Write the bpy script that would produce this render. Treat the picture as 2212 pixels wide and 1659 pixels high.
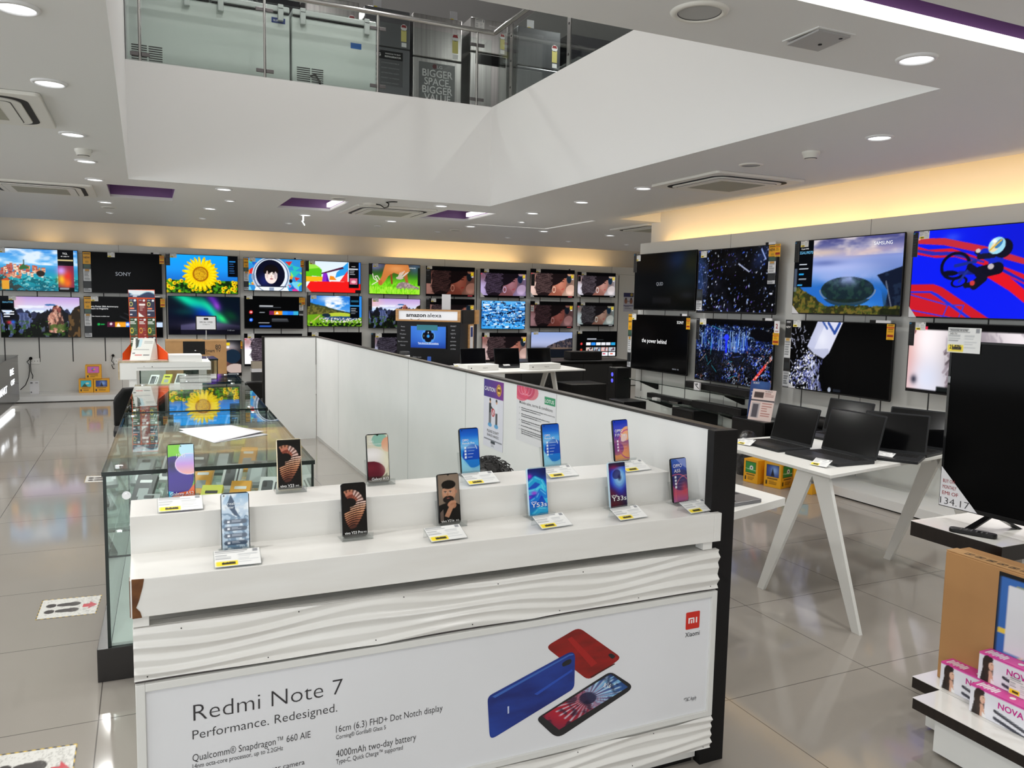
import bpy, bmesh, math, random
import numpy as np
from mathutils import Matrix, Vector

for _o in list(bpy.data.objects):
    bpy.data.objects.remove(_o, do_unlink=True)
SC = bpy.context.scene
COL = SC.collection
rnd = random.Random(7)

# ------------------------------------------------------------------ camera, world, exposure
CAM_H = 1.6
FPX = 1723.4            # focal length in pixels of a 2212 px wide frame
RX_ = np.array([0.9085, -0.4174, 0.0199]); UP_ = np.array([0.0238, 0.0993, 0.9948]); FW_ = np.array([0.4172, 0.9033, -0.0995])
FW_ = FW_ / np.linalg.norm(FW_); RX_ = RX_ - FW_ * (RX_ @ FW_); RX_ /= np.linalg.norm(RX_); UP_ = np.cross(RX_, FW_)
cam_data = bpy.data.cameras.new('camera'); cam = bpy.data.objects.new('camera', cam_data); COL.objects.link(cam)
cam_data.sensor_fit = 'HORIZONTAL'; cam_data.sensor_width = 36.0; cam_data.lens = FPX / 2212 * 36.0
cam_data.clip_start = 0.05; cam_data.clip_end = 100
_m = Matrix((RX_.tolist(), UP_.tolist(), (-FW_).tolist())).transposed().to_4x4(); _m.translation = (0, 0, CAM_H)
cam.matrix_world = _m
SC.camera = cam
SC.view_settings.view_transform = 'Standard'; SC.view_settings.look = 'None'
SC.view_settings.exposure = 0.2; SC.view_settings.gamma = 1.0; SC.view_settings.use_curve_mapping = False
world = bpy.data.worlds.new('daylight'); SC.world = world; world.use_nodes = True
world.node_tree.nodes['Background'].inputs[0].default_value = (0.93, 0.97, 1.0, 1)
world.node_tree.nodes['Background'].inputs[1].default_value = 2.4
try:
    SC.cycles.max_bounces = 8; SC.cycles.transparent_max_bounces = 24; SC.cycles.sample_clamp_indirect = 4.0
    SC.cycles.caustics_reflective = False; SC.cycles.caustics_refractive = False; SC.cycles.use_light_tree = True
except Exception:
    pass
LAMP_W = 9.5            # watts of each recessed ceiling lamp
COVE_W = 2.2            # watts per metre of cove strip
UP_W = 30.0             # watts of each added upper floor lamp

# ------------------------------------------------------------------ where things stand: a photo pixel carried onto a real plane
def _ray(x, y):
    return FW_ + RX_ * (x - 1106) / FPX - UP_ * (y - 829.5) / FPX
def onZ(x, y, z=0.0):
    d = _ray(x, y); t = (z - CAM_H) / d[2]; return Vector((t * d[0], t * d[1], z))
def onX(x, y, v):
    d = _ray(x, y); t = v / d[0]; return Vector((v, t * d[1], CAM_H + t * d[2]))
def onY(x, y, v):
    d = _ray(x, y); t = v / d[1]; return Vector((t * d[0], v, CAM_H + t * d[2]))

# ------------------------------------------------------------------ materials
def lin(c):
    c = np.asarray(c, float); return np.where(c <= 0.04045, c / 12.92, ((c + 0.055) / 1.055) ** 2.4)
def rgb(r, g=None, b=None):
    if isinstance(r, str):
        r = r.lstrip('#'); r, g, b = (int(r[i:i + 2], 16) for i in (0, 2, 4))
    v = lin(np.array([r, g, b]) / 255.0); return (float(v[0]), float(v[1]), float(v[2]), 1.0)
MATS = {}
def mat(name, col=(0.8, 0.8, 0.8, 1), rough=0.5, metal=0.0, emit=None, strength=1.0, spec=0.5, coat=0.0):
    if name in MATS: return MATS[name]
    m = bpy.data.materials.new(name); m.use_nodes = True
    b = m.node_tree.nodes['Principled BSDF']
    b.inputs['Base Color'].default_value = col; b.inputs['Roughness'].default_value = rough
    b.inputs['Metallic'].default_value = metal; b.inputs['Specular IOR Level'].default_value = spec
    if coat: b.inputs['Coat Weight'].default_value = coat; b.inputs['Coat Roughness'].default_value = 0.05
    if emit is not None:
        b.inputs['Emission Color'].default_value = emit; b.inputs['Emission Strength'].default_value = strength
    MATS[name] = m; return m
def nd(m, t, **kw):
    n = m.node_tree.nodes.new(t)
    for k, v in kw.items(): setattr(n, k, v)
    return n
def mottled(name, c0, c1, scale=4.0, rough=0.5, bump=0.0, detail=4.0, stretch=(1, 1, 1), spec=0.5):
    """two close tones of one material, mixed by noise"""
    if name in MATS: return MATS[name]
    m = mat(name, c0, rough, spec=spec); nt = m.node_tree; b = nt.nodes['Principled BSDF']
    tc = nd(m, 'ShaderNodeTexCoord'); mp = nd(m, 'ShaderNodeMapping'); mp.inputs['Scale'].default_value = stretch
    nz = nd(m, 'ShaderNodeTexNoise'); nz.inputs['Scale'].default_value = scale; nz.inputs['Detail'].default_value = detail
    rp = nd(m, 'ShaderNodeValToRGB'); rp.color_ramp.elements[0].position = 0.35; rp.color_ramp.elements[1].position = 0.68
    rp.color_ramp.elements[0].color = c0; rp.color_ramp.elements[1].color = c1
    nt.links.new(tc.outputs['Object'], mp.inputs[0]); nt.links.new(mp.outputs[0], nz.inputs['Vector'])
    nt.links.new(nz.outputs[0], rp.inputs[0]); nt.links.new(rp.outputs[0], b.inputs['Base Color'])
    if bump:
        bp = nd(m, 'ShaderNodeBump'); bp.inputs['Strength'].default_value = bump; bp.inputs['Distance'].default_value = 0.01
        nt.links.new(nz.outputs[0], bp.inputs['Height']); nt.links.new(bp.outputs[0], b.inputs['Normal'])
    return m
def glass_mat(name, tint=(0.86, 0.93, 0.9, 1), gloss=1.0, rough=0.0):
    """thin sheet glass: see-through tint plus a Fresnel mirror"""
    if name in MATS: return MATS[name]
    m = bpy.data.materials.new(name); m.use_nodes = True; nt = m.node_tree; nt.nodes.clear()
    out = nd(m, 'ShaderNodeOutputMaterial'); tr = nd(m, 'ShaderNodeBsdfTransparent'); gl = nd(m, 'ShaderNodeBsdfGlossy')
    tr.inputs[0].default_value = tint; gl.inputs['Roughness'].default_value = rough; gl.inputs[0].default_value = (gloss, gloss, gloss, 1)
    ge = nd(m, 'ShaderNodeNewGeometry'); dt = nd(m, 'ShaderNodeVectorMath', operation='DOT_PRODUCT'); nt.links.new(ge.outputs['Normal'], dt.inputs[0]); nt.links.new(ge.outputs['Incoming'], dt.inputs[1])
    ab = nd(m, 'ShaderNodeMath', operation='ABSOLUTE'); nt.links.new(dt.outputs['Value'], ab.inputs[0]); iv = nd(m, 'ShaderNodeMath', operation='SUBTRACT'); iv.inputs[0].default_value = 1.0; nt.links.new(ab.outputs[0], iv.inputs[1])
    pw = nd(m, 'ShaderNodeMath', operation='POWER'); pw.inputs[1].default_value = 5.0; nt.links.new(iv.outputs[0], pw.inputs[0]); fr = nd(m, 'ShaderNodeMath', operation='MULTIPLY_ADD'); fr.inputs[1].default_value = 0.95; fr.inputs[2].default_value = 0.045; nt.links.new(pw.outputs[0], fr.inputs[0])
    mx = nd(m, 'ShaderNodeMixShader'); nt.links.new(fr.outputs[0], mx.inputs[0]); nt.links.new(tr.outputs[0], mx.inputs[1])
    nt.links.new(gl.outputs[0], mx.inputs[2]); nt.links.new(mx.outputs[0], out.inputs[0])
    MATS[name] = m; return m
def picture_mat(name, emit=0.0, rough=0.3, attr='picture', spec=0.5):
    """printed (emit = 0) or glowing (emit > 0) picture held in the mesh's colour attribute"""
    if name in MATS: return MATS[name]
    m = mat(name, (0.002, 0.002, 0.002, 1), rough, spec=spec); nt = m.node_tree; b = nt.nodes['Principled BSDF']
    a = nd(m, 'ShaderNodeAttribute', attribute_name=attr)
    if emit: nt.links.new(a.outputs['Color'], b.inputs['Emission Color']); b.inputs['Emission Strength'].default_value = emit
    else: nt.links.new(a.outputs['Color'], b.inputs['Base Color'])
    return m

WHITE = mat('white_laminate', rgb(229, 229, 225), 0.35)
PAINT = mat('white_paint', rgb(226, 225, 223), 0.75)
BLACK = mat('black_plastic', (0.004, 0.004, 0.0045, 1), 0.35, spec=.3)
BLACKG = mat('black_gloss', (0.003, 0.003, 0.0035, 1), 0.12, spec=.3)
BLACKM = mat('black_matte', (0.006, 0.0055, 0.0055, 1), 0.55, spec=.25)
DARKG = mat('dark_grey_plastic', (0.03, 0.03, 0.032, 1), 0.45, spec=.3)
STEEL = mat('brushed_steel', (0.62, 0.61, 0.59, 1), 0.25, 1.0)
GLASS = glass_mat('clear_glass'); GLASSG = glass_mat('green_glass', (0.935, 0.97, 0.955, 1)); ACRYL = glass_mat('clear_acrylic', (0.93, 0.94, 0.94, 1))
PRINT = picture_mat('printed_picture', 0, 0.35); SCREEN = picture_mat("lit_screen", 0.95, 0.15, spec=0.05)
PHONEP = picture_mat('phone_screen_print', 0, 0.12)
INK = mat('black_ink', (0.015, 0.015, 0.017, 1), 0.5); INKW = mat('white_ink', (0.85, 0.85, 0.85, 1), 0.5)
PAPER = mat('white_paper', (0.72, 0.72, 0.745, 1), 0.6); YEL = mat('yellow_print', rgb(252, 222, 10), 0.5)
LITW = mat('lit_white_text', (0, 0, 0, 1), 0.4, emit=(1, 1, 1, 1), strength=0.95)
LITG = mat('lit_grey_text', (0, 0, 0, 1), 0.4, emit=(0.3, 0.32, 0.36, 1), strength=0.8)
LITC = mat('lit_cyan_text', (0, 0, 0, 1), 0.4, emit=(0.15, 0.55, 0.9, 1), strength=0.9)

# ------------------------------------------------------------------ mesh building
_TXT = {}
def _glyphs(s, off):
    k = (s, off)
    if k not in _TXT:
        cu = bpy.data.curves.new('t', 'FONT'); cu.body = s; cu.size = 1.0; cu.offset = off; cu.resolution_u = 3
        ob = bpy.data.objects.new('t', cu); me = bpy.data.meshes.new_from_object(ob)
        v = [tuple(x.co) for x in me.vertices]; f = [tuple(p.vertices) for p in me.polygons]
        bpy.data.objects.remove(ob); bpy.data.curves.remove(cu); bpy.data.meshes.remove(me)
        _TXT[k] = (v, f)
    return _TXT[k]
FACE = Matrix(((1, 0, 0, 0), (0, 0, -1, 0), (0, 1, 0, 0), (0, 0, 0, 1)))       # local (u, v, out) -> faces -y
def at(x, y, z): return Matrix.Translation((x, y, z))
def rot(a, ax): return Matrix.Rotation(math.radians(a), 4, ax)
class MB:
    def __init__(s): s.v = []; s.f = []; s.fm = []; s.sm = []; s.mats = []; s.cur = 0; s.T = None
    def use(s, m):
        if m not in s.mats: s.mats.append(m)
        s.cur = s.mats.index(m); return s
    def add(s, vs, fs, smooth=False):
        n = len(s.v)
        for p in vs:
            p = Vector(p)
            if s.T is not None: p = s.T @ p
            s.v.append(p)
        for f in fs:
            s.f.append([i + n for i in f]); s.fm.append(s.cur); s.sm.append(smooth)
        return s
    def box(s, a, b):
        x0, y0, z0 = (min(a[i], b[i]) for i in range(3)); x1, y1, z1 = (max(a[i], b[i]) for i in range(3))
        return s.add([(x0, y0, z0), (x1, y0, z0), (x1, y1, z0), (x0, y1, z0), (x0, y0, z1), (x1, y0, z1), (x1, y1, z1), (x0, y1, z1)],
                     [(0, 3, 2, 1), (4, 5, 6, 7), (0, 1, 5, 4), (1, 2, 6, 5), (2, 3, 7, 6), (3, 0, 4, 7)])
    def quad(s, a, b, c, d): return s.add([a, b, c, d], [(0, 1, 2, 3)])
    def prism(s, pts, vec):
        """a planar outline swept by a vector"""
        n = len(pts); v = [Vector(p) for p in pts]; w = [p + Vector(vec) for p in v]
        return s.add(v + w, [tuple(range(n - 1, -1, -1)), tuple(range(n, 2 * n))] + [(i, (i + 1) % n, n + (i + 1) % n, n + i) for i in range(n)])
    def cyl(s, p0, p1, r0, r1=None, n=16, caps=True):
        r1 = r0 if r1 is None else r1; p0 = Vector(p0); p1 = Vector(p1); d = (p1 - p0).normalized()
        a = d.orthogonal().normalized(); b = d.cross(a); vs = []
        for p, r in ((p0, r0), (p1, r1)):
            for i in range(n):
                t = 2 * math.pi * i / n; vs.append(p + (a * math.cos(t) + b * math.sin(t)) * r)
        s.add(vs, [(i, (i + 1) % n, n + (i + 1) % n, n + i) for i in range(n)], True)
        if caps: s.add(vs, [tuple(range(n - 1, -1, -1)), tuple(range(n, 2 * n))])
        return s
    def lathe(s, prof, n=24, c=(0, 0, 0)):
        vs = []; m = len(prof)
        for r, z in prof:
            for i in range(n):
                t = 2 * math.pi * i / n; vs.append((c[0] + r * math.cos(t), c[1] + r * math.sin(t), c[2] + z))
        return s.add(vs, [(j * n + i, j * n + (i + 1) % n, (j + 1) * n + (i + 1) % n, (j + 1) * n + i) for j in range(m - 1) for i in range(n)], True)
    def tube(s, pts, r, n=8):
        P = [Vector(p) for p in pts]; vs = []; prev = None
        for i, p in enumerate(P):
            d = (P[min(i + 1, len(P) - 1)] - P[max(i - 1, 0)]).normalized()
            a = d.orthogonal().normalized() if prev is None else (prev - d * prev.dot(d)).normalized()
            prev = a; b = d.cross(a)
            for k in range(n):
                t = 2 * math.pi * k / n; vs.append(p + (a * math.cos(t) + b * math.sin(t)) * r)
        m = len(P)
        s.add(vs, [(j * n + k, j * n + (k + 1) % n, (j + 1) * n + (k + 1) % n, (j + 1) * n + k) for j in range(m - 1) for k in range(n)], True)
        return s.add(vs, [tuple(range(n - 1, -1, -1)), tuple(range((m - 1) * n, m * n))])
    def rrect(s, w, h, r, t, M=None, n=5):
        """rounded slab, centre at origin in u, v; thickness t along out"""
        pts = []
        for cx, cy, a0 in ((w / 2 - r, h / 2 - r, 0), (-w / 2 + r, h / 2 - r, 90), (-w / 2 + r, -h / 2 + r, 180), (w / 2 - r, -h / 2 + r, 270)):
            for k in range(n + 1):
                a = math.radians(a0 + 90 * k / n); pts.append(Vector((cx + r * math.cos(a), cy + r * math.sin(a), 0)))
        M = M or Matrix()
        q = [M @ p for p in pts]; vec = (M @ Vector((0, 0, t))) - (M @ Vector((0, 0, 0)))
        return s.prism(q, vec)
    def text(s, body, size, M, align='C', width=None, off=0.0):
        v, f = _glyphs(body, off)
        if not v: return s
        x0 = min(p[0] for p in v); x1 = max(p[0] for p in v); k = size
        kx = k if width is None else width / max(x1 - x0, 1e-6)
        sh = {'L': -x0, 'C': -(x0 + x1) / 2, 'R': -x1}[align]
        return s.add([M @ Vector(((p[0] + sh) * kx, p[1] * k, 0)) for p in v], f)
    def build(s, name, m=None, parent=None, bevel=0.0, auto=False):
        me = bpy.data.meshes.new(name); me.from_pydata([tuple(p) for p in s.v], [], s.f)
        for mm in ([m] if m is not None and not s.mats else s.mats or [WHITE]): me.materials.append(mm)
        if s.mats: me.polygons.foreach_set('material_index', s.fm)
        me.polygons.foreach_set('use_smooth', s.sm); me.update()
        o = bpy.data.objects.new(name, me); COL.objects.link(o)
        if parent is not None: o.parent = parent
        if bevel:
            b = o.modifiers.new('edge', 'BEVEL'); b.width = bevel; b.segments = 2; b.limit_method = 'ANGLE'; b.angle_limit = math.radians(40)
        return o
def bx(*ab):
    m = MB()
    for a, b in zip(ab[0::2], ab[1::2]): m.box(a, b)
    return m
def struct(name, mb, m, bevel=0.0):
    o = mb.build(name, m, bevel=bevel); o['kind'] = 'structure'; return o
def tag(o, label, cat, group=None, kind=None):
    o['label'] = label; o['category'] = cat
    if group: o['group'] = group
    if kind: o['kind'] = kind
    return o
def thing(name, label, cat, loc=(0, 0, 0), rz=0.0, group=None, rx=0.0):
    o = bpy.data.objects.new(name, None); COL.objects.link(o); o.location = loc; o.rotation_euler = (math.radians(rx), 0, math.radians(rz))
    o.empty_display_size = 0.05
    return tag(o, label, cat, group)
def dup(root, loc=None, rz=None, label=None, group=None):
    r = root.copy(); COL.objects.link(r)
    if loc is not None: r.location = loc
    if rz is not None: r.rotation_euler = (r.rotation_euler[0], 0, math.radians(rz))
    if label: r['label'] = label
    if group: r['group'] = group
    for ch in list(root.children):
        c = ch.copy(); COL.objects.link(c); c.parent = r
        for g in list(ch.children):
            d = g.copy(); COL.objects.link(d); d.parent = c
    return r

# ------------------------------------------------------------------ painting a picture into a grid mesh
def vnoise(x, y, seed=0):
    r = np.random.RandomState(seed); T = r.rand(64, 64); xi = np.floor(x).astype(int); yi = np.floor(y).astype(int)
    fx = x - xi; fy = y - yi; fx = fx * fx * (3 - 2 * fx); fy = fy * fy * (3 - 2 * fy)
    g = lambda i, j: T[(yi + j) % 64, (xi + i) % 64]
    return (g(0, 0) * (1 - fx) + g(1, 0) * fx) * (1 - fy) + (g(0, 1) * (1 - fx) + g(1, 1) * fx) * fy
def fbm(x, y, seed=0, oct=4):
    a = 0.5; t = 0; n = 0
    for k in range(oct): t = t + a * vnoise(x * 2 ** k, y * 2 ** k, seed + k); n += a; a *= 0.5
    return t / n
class Cv:
    """a small canvas: U runs 0..asp to the right, V runs 0..1 upwards"""
    def __init__(s, nx, ny, asp):
        s.nx, s.ny, s.asp = nx * 2, ny * 2, asp
        s.U, s.V = np.meshgrid((np.arange(s.nx) + 0.5) / s.nx * asp, (np.arange(s.ny) + 0.5) / s.ny); s.C = np.zeros((s.ny, s.nx, 3))
    @staticmethod
    def c(c):
        if isinstance(c, str): c = [int(c[i:i + 2], 16) / 255 for i in (0, 2, 4)]
        return np.asarray(c, float)
    def fill(s, c): s.C[:] = s.c(c); return s
    def put(s, m, c, a=1.0):
        w = np.clip(np.asarray(m, float), 0, 1) * a; s.C = s.C * (1 - w[..., None]) + s.c(c) * w[..., None]; return s
    def grad(s, stops, t=None, mask=None):
        t = s.V if t is None else t; p = [q[0] for q in stops]; cs = np.array([s.c(q[1]) for q in stops])
        g = np.stack([np.interp(t, p, cs[:, k]) for k in range(3)], -1)
        if mask is None: s.C = g
        else: s.C = np.where(np.asarray(mask)[..., None], g, s.C)
        return s
    def rect(s, x0, y0, x1, y1, c, a=1.0): return s.put((s.U >= x0) & (s.U <= x1) & (s.V >= y0) & (s.V <= y1), c, a)
    def em(s, cx, cy, rx, ry=None, ang=0):
        ry = rx if ry is None else ry; a = math.radians(ang); x = s.U - cx; y = s.V - cy
        return (((x * math.cos(a) + y * math.sin(a)) / rx) ** 2 + ((-x * math.sin(a) + y * math.cos(a)) / ry) ** 2)
    def ell(s, cx, cy, rx, ry, c, ang=0, a=1.0): return s.put(s.em(cx, cy, rx, ry, ang) < 1, c, a)
    def blob(s, cx, cy, rx, ry, c, ang=0, a=1.0): return s.put(np.exp(-s.em(cx, cy, rx, ry, ang)), c, a)
    def pm(s, pts):
        ins = np.zeros(s.U.shape, bool); n = len(pts)
        for i in range(n):
            x0, y0 = pts[i]; x1, y1 = pts[(i + 1) % n]
            if y0 == y1: continue
            k = ((y0 > s.V) != (y1 > s.V)) & (s.U < (x1 - x0) * (s.V - y0) / (y1 - y0) + x0); ins ^= k
        return ins
    def poly(s, pts, c, a=1.0): return s.put(s.pm(pts), c, a)
    def line(s, x0, y0, x1, y1, w, c, a=1.0):
        d = np.array([x1 - x0, y1 - y0]); L = (d @ d) or 1e-9; t = np.clip(((s.U - x0) * d[0] + (s.V - y0) * d[1]) / L, 0, 1)
        return s.put(np.hypot(s.U - x0 - t * d[0], s.V - y0 - t * d[1]) < w, c, a)
    def bars(s, x0, y0, x1, y1, n, c, seed=0, fill=0.55):
        r = random.Random(seed); h = (y1 - y0) / n
        for i in range(n): s.rect(x0, y1 - (i + fill) * h, x0 + (x1 - x0) * r.uniform(0.55, 1), y1 - i * h, c)
        return s
    def done(s):
        C = np.clip(s.C, 0, 1); C = (C[0::2, 0::2] + C[1::2, 0::2] + C[0::2, 1::2] + C[1::2, 1::2]) / 4; return lin(C)
def pic(name, fn, nx, ny, q, parent, m, asp=None):
    """paint fn onto a grid mesh with corners q = bottom-left, bottom-right, top-right, top-left"""
    q = [np.array(p, float) for p in q]
    if asp is None: asp = float(np.linalg.norm(q[1] - q[0]) / np.linalg.norm(q[3] - q[0]))
    cv = Cv(nx, ny, asp); fn(cv); C = cv.done()
    s, t = np.meshgrid(np.linspace(0, 1, nx), np.linspace(0, 1, ny)); s = s[..., None]; t = t[..., None]
    P = (q[0] * (1 - s) + q[1] * s) * (1 - t) + (q[3] * (1 - s) + q[2] * s) * t
    idx = np.arange(nx * ny).reshape(ny, nx); F = np.stack([idx[:-1, :-1], idx[:-1, 1:], idx[1:, 1:], idx[1:, :-1]], -1).reshape(-1, 4)
    me = bpy.data.meshes.new(name); me.vertices.add(nx * ny); me.vertices.foreach_set('co', P.reshape(-1).astype(np.float32))
    me.loops.add(F.size); me.loops.foreach_set('vertex_index', F.reshape(-1).astype(np.int32))
    me.polygons.add(len(F)); me.polygons.foreach_set('loop_start', np.arange(0, F.size, 4, dtype=np.int32)); me.update(calc_edges=True)
    ca = me.color_attributes.new('picture', 'FLOAT_COLOR', 'POINT')
    ca.data.foreach_set('color', np.concatenate([C.reshape(-1, 3), np.ones((nx * ny, 1))], 1).reshape(-1).astype(np.float32))
    me.materials.append(m); o = bpy.data.objects.new(name, me); COL.objects.link(o)
    if parent is not None: o.parent = parent
    return o
def picf(name, fn, nx, ny, x0, z0, x1, z1, y, parent, m):
    """picture on an upright plane facing -y"""
    return pic(name, fn, nx, ny, [(x0, y, z0), (x1, y, z0), (x1, y, z1), (x0, y, z1)], parent, m)
# ------------------------------------------------------------------ the room
CEIL = 2.714; RIM = 3.82; AX0, AX1, AY0, AY1 = -0.103, 3.643, 2.852, 8.585
LIGHT_GREY = mat('wall_panel_laminate', rgb(214, 214, 210), 0.4); CEILM = mat('ceiling_paint', rgb(224, 224, 222), 0.55)
COVEM = mat('cove_wall_paint', rgb(226, 222, 214), 0.7); PURPLE = mat('purple_recess_paint', rgb(128, 92, 142), 0.4)
UPM = mat('upper_ceiling_paint', rgb(208, 210, 214), 0.7)
def floor_mat():
    m = mat('polished_floor_tile', rgb(150, 144, 136), 0.075, spec=0.5); nt = m.node_tree; b = nt.nodes['Principled BSDF']
    tc = nd(m, 'ShaderNodeTexCoord'); sp = nd(m, 'ShaderNodeSeparateXYZ'); nt.links.new(tc.outputs['Object'], sp.inputs[0])
    outs = []
    for ax, x0, p in (('X', -0.192 + 0.78 * 40, 0.78), ('Y', 3.26 + 0.798 * 40, 0.798)):
        a = nd(m, 'ShaderNodeMath', operation='ADD'); a.inputs[1].default_value = -x0 + 200 * p; nt.links.new(sp.outputs[ax], a.inputs[0])
        d = nd(m, 'ShaderNodeMath', operation='DIVIDE'); d.inputs[1].default_value = p; nt.links.new(a.outputs[0], d.inputs[0])
        f = nd(m, 'ShaderNodeMath', operation='FRACT'); nt.links.new(d.outputs[0], f.inputs[0])
        s = nd(m, 'ShaderNodeMath', operation='SUBTRACT'); s.inputs[1].default_value = 0.5; nt.links.new(f.outputs[0], s.inputs[0])
        q = nd(m, 'ShaderNodeMath', operation='ABSOLUTE'); nt.links.new(s.outputs[0], q.inputs[0])
        g = nd(m, 'ShaderNodeMath', operation='GREATER_THAN'); g.inputs[1].default_value = 0.5 - 0.0022 / p; nt.links.new(q.outputs[0], g.inputs[0]); outs.append(g)
    mx = nd(m, 'ShaderNodeMath', operation='MAXIMUM'); nt.links.new(outs[0].outputs[0], mx.inputs[0]); nt.links.new(outs[1].outputs[0], mx.inputs[1])
    nz = nd(m, 'ShaderNodeTexNoise'); nz.inputs['Scale'].default_value = 1.3; nz.inputs['Detail'].default_value = 6; nt.links.new(tc.outputs['Object'], nz.inputs['Vector'])
    rp = nd(m, 'ShaderNodeValToRGB'); rp.color_ramp.elements[0].color = rgb(146, 140, 132); rp.color_ramp.elements[1].color = rgb(158, 152, 144)
    nt.links.new(nz.outputs[0], rp.inputs[0])
    c = nd(m, 'ShaderNodeMix', data_type='RGBA'); nt.links.new(mx.outputs[0], c.inputs[0]); nt.links.new(rp.outputs[0], c.inputs[6]); c.inputs[7].default_value = rgb(92, 87, 82)
    nt.links.new(c.outputs[2], b.inputs['Base Color']); return m
XL, XR_, YN, YF = -6.0, 10.2, -4.0, 14.80
struct('floor', bx((XL, YN, -0.12), (XR_, YF + 0.2, 0)), floor_mat())

# ceiling of the ground floor: cells between the openings
holes = [(AX0, AY0, AX1, AY1), (-0.31, 9.1, 0.33, 10.2), (1.50, 9.1, 2.14, 10.2), (3.36, 9.22, 4.0, 10.32), (4.22, 10.60, 5.43, 10.66), (5.37, 9.24, 5.43, 10.66), (1.6, 2.11, 5.2, 2.312)]
xs = sorted({XL, XR_, 5.58, 6.25} | {v for h in holes for v in (h[0], h[2])}); ys = sorted({YN, 13.85, 8.9} | {v for h in holes for v in (h[1], h[3])})
ce = MB()
for i in range(len(xs) - 1):
    run = None
    for j in range(len(ys)):
        ok = False
        if j < len(ys) - 1:
            cx, cy = (xs[i] + xs[i + 1]) / 2, (ys[j] + ys[j + 1]) / 2
            ok = not any(h[0] < cx < h[2] and h[1] < cy < h[3] for h in holes) and not (5.58 < cx < 6.25 and cy < 8.9)
        if ok and run is None: run = ys[j]
        if not ok and run is not None: ce.box((xs[i], run, CEIL), (xs[i + 1], ys[j], CEIL + 0.03)); run = None
struct('ceiling', ce, CEILM)
rc = MB()                                             # lids and side faces of the recesses above the openings
for h in holes[1:4]:
    rc.use(PURPLE); z1 = CEIL + 0.16
    rc.box((h[0], h[1], z1), (h[2], h[3], z1 + 0.02)); rc.box((h[0] - 0.02, h[1] - 0.02, CEIL + 0.03), (h[2] + 0.02, h[1], z1)); rc.box((h[0] - 0.02, h[3], CEIL + 0.03), (h[2] + 0.02, h[3] + 0.02, z1))
    rc.box((h[0] - 0.02, h[1], CEIL + 0.03), (h[0], h[3], z1)); rc.box((h[2], h[1], CEIL + 0.03), (h[2] + 0.02, h[3], z1))
for h in holes[4:6]:
    rc.use(CEILM); z1 = CEIL + 0.10; rc.box((h[0], h[1], z1), (h[2], h[3], z1 + 0.02))
h = holes[6]; rc.use(PURPLE); z1 = CEIL + 0.20
rc.box((h[0], h[1], z1), (h[2], h[3] + 0.06, z1 + 0.02)); rc.box((h[0], h[1] - 0.02, CEIL + 0.03), (h[2], h[1], z1)); rc.box((h[0], h[3] + 0.04, CEIL + 0.03), (h[2], h[3] + 0.06, z1))
rc.box((h[0] - 0.02, h[1], CEIL + 0.03), (h[0], h[3] + 0.04, z1)); rc.box((h[2], h[1], CEIL + 0.03), (h[2] + 0.02, h[3] + 0.04, z1))
struct('trim_1', rc, None)
struct('trim_2', bx((5.56, YN, CEIL + 0.13), (6.3, 9.15, CEIL + 0.16), (XL, 13.83, CEIL + 0.13), (XR_, YF + 0.05, CEIL + 0.16), (5.56, YN, CEIL + 0.03), (5.58, 8.9, CEIL + 0.13), (XL, 13.83, CEIL + 0.03), (XR_, 13.85, CEIL + 0.13), (5.56, 8.9, CEIL + 0.03), (6.32, 8.93, CEIL + 0.13)), CEILM)
# edges of the opening up to the first floor
W = 0.06
struct('wall_atrium_back', bx((AX0 - W, AY1, CEIL + 0.03), (AX1 + W, AY1 + 0.07, RIM)), PAINT)
struct('wall_atrium_right', bx((AX1, AY0 - W, CEIL + 0.03), (AX1 + 0.07, AY1, RIM)), PAINT)
struct('wall_atrium_left', bx((AX0 - W, AY0 - W, CEIL + 0.03), (AX0, AY1, 6.3)), PAINT)
struct('wall_atrium_front', bx((AX0, AY0 - W, CEIL + 0.03), (AX1, AY0, 6.3)), PAINT)
# first floor
struct('trim_3', bx((AX0 - 4, AY1 + 0.07, 3.70), (XR_, 16, 3.79), (AX1 + 0.07, AY0 - W, 3.70), (XR_, AY1 + 0.07, 3.79)), mat('upper_floor_tile', rgb(150, 146, 140), 0.2))
struct('trim_4', bx((AX0 - 4, AY0 - W, 6.3), (XR_, 16, 6.4)), UPM)
struct('wall_upper_back', bx((AX0 - 4, 16, 3.7), (XR_, 16.1, 6.4)), UPM)
struct('wall_upper_right', bx((XR_, AY0 - W, 3.7), (XR_ + 0.1, 16, 6.4)), UPM)
struct('wall_upper_left', bx((AX0 - 4.1, AY1 + 0.07, 3.7), (AX0 - 4, 16, 6.4), (AX0 - 4, AY1 + 0.0, 3.7), (AX0 - W, AY1 + 0.06, 6.4)), UPM)
struct('wall_upper_front', bx((AX1, AY0 - W - 0.1, 3.7), (XR_, AY0 - W, 6.4)), UPM)
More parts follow.
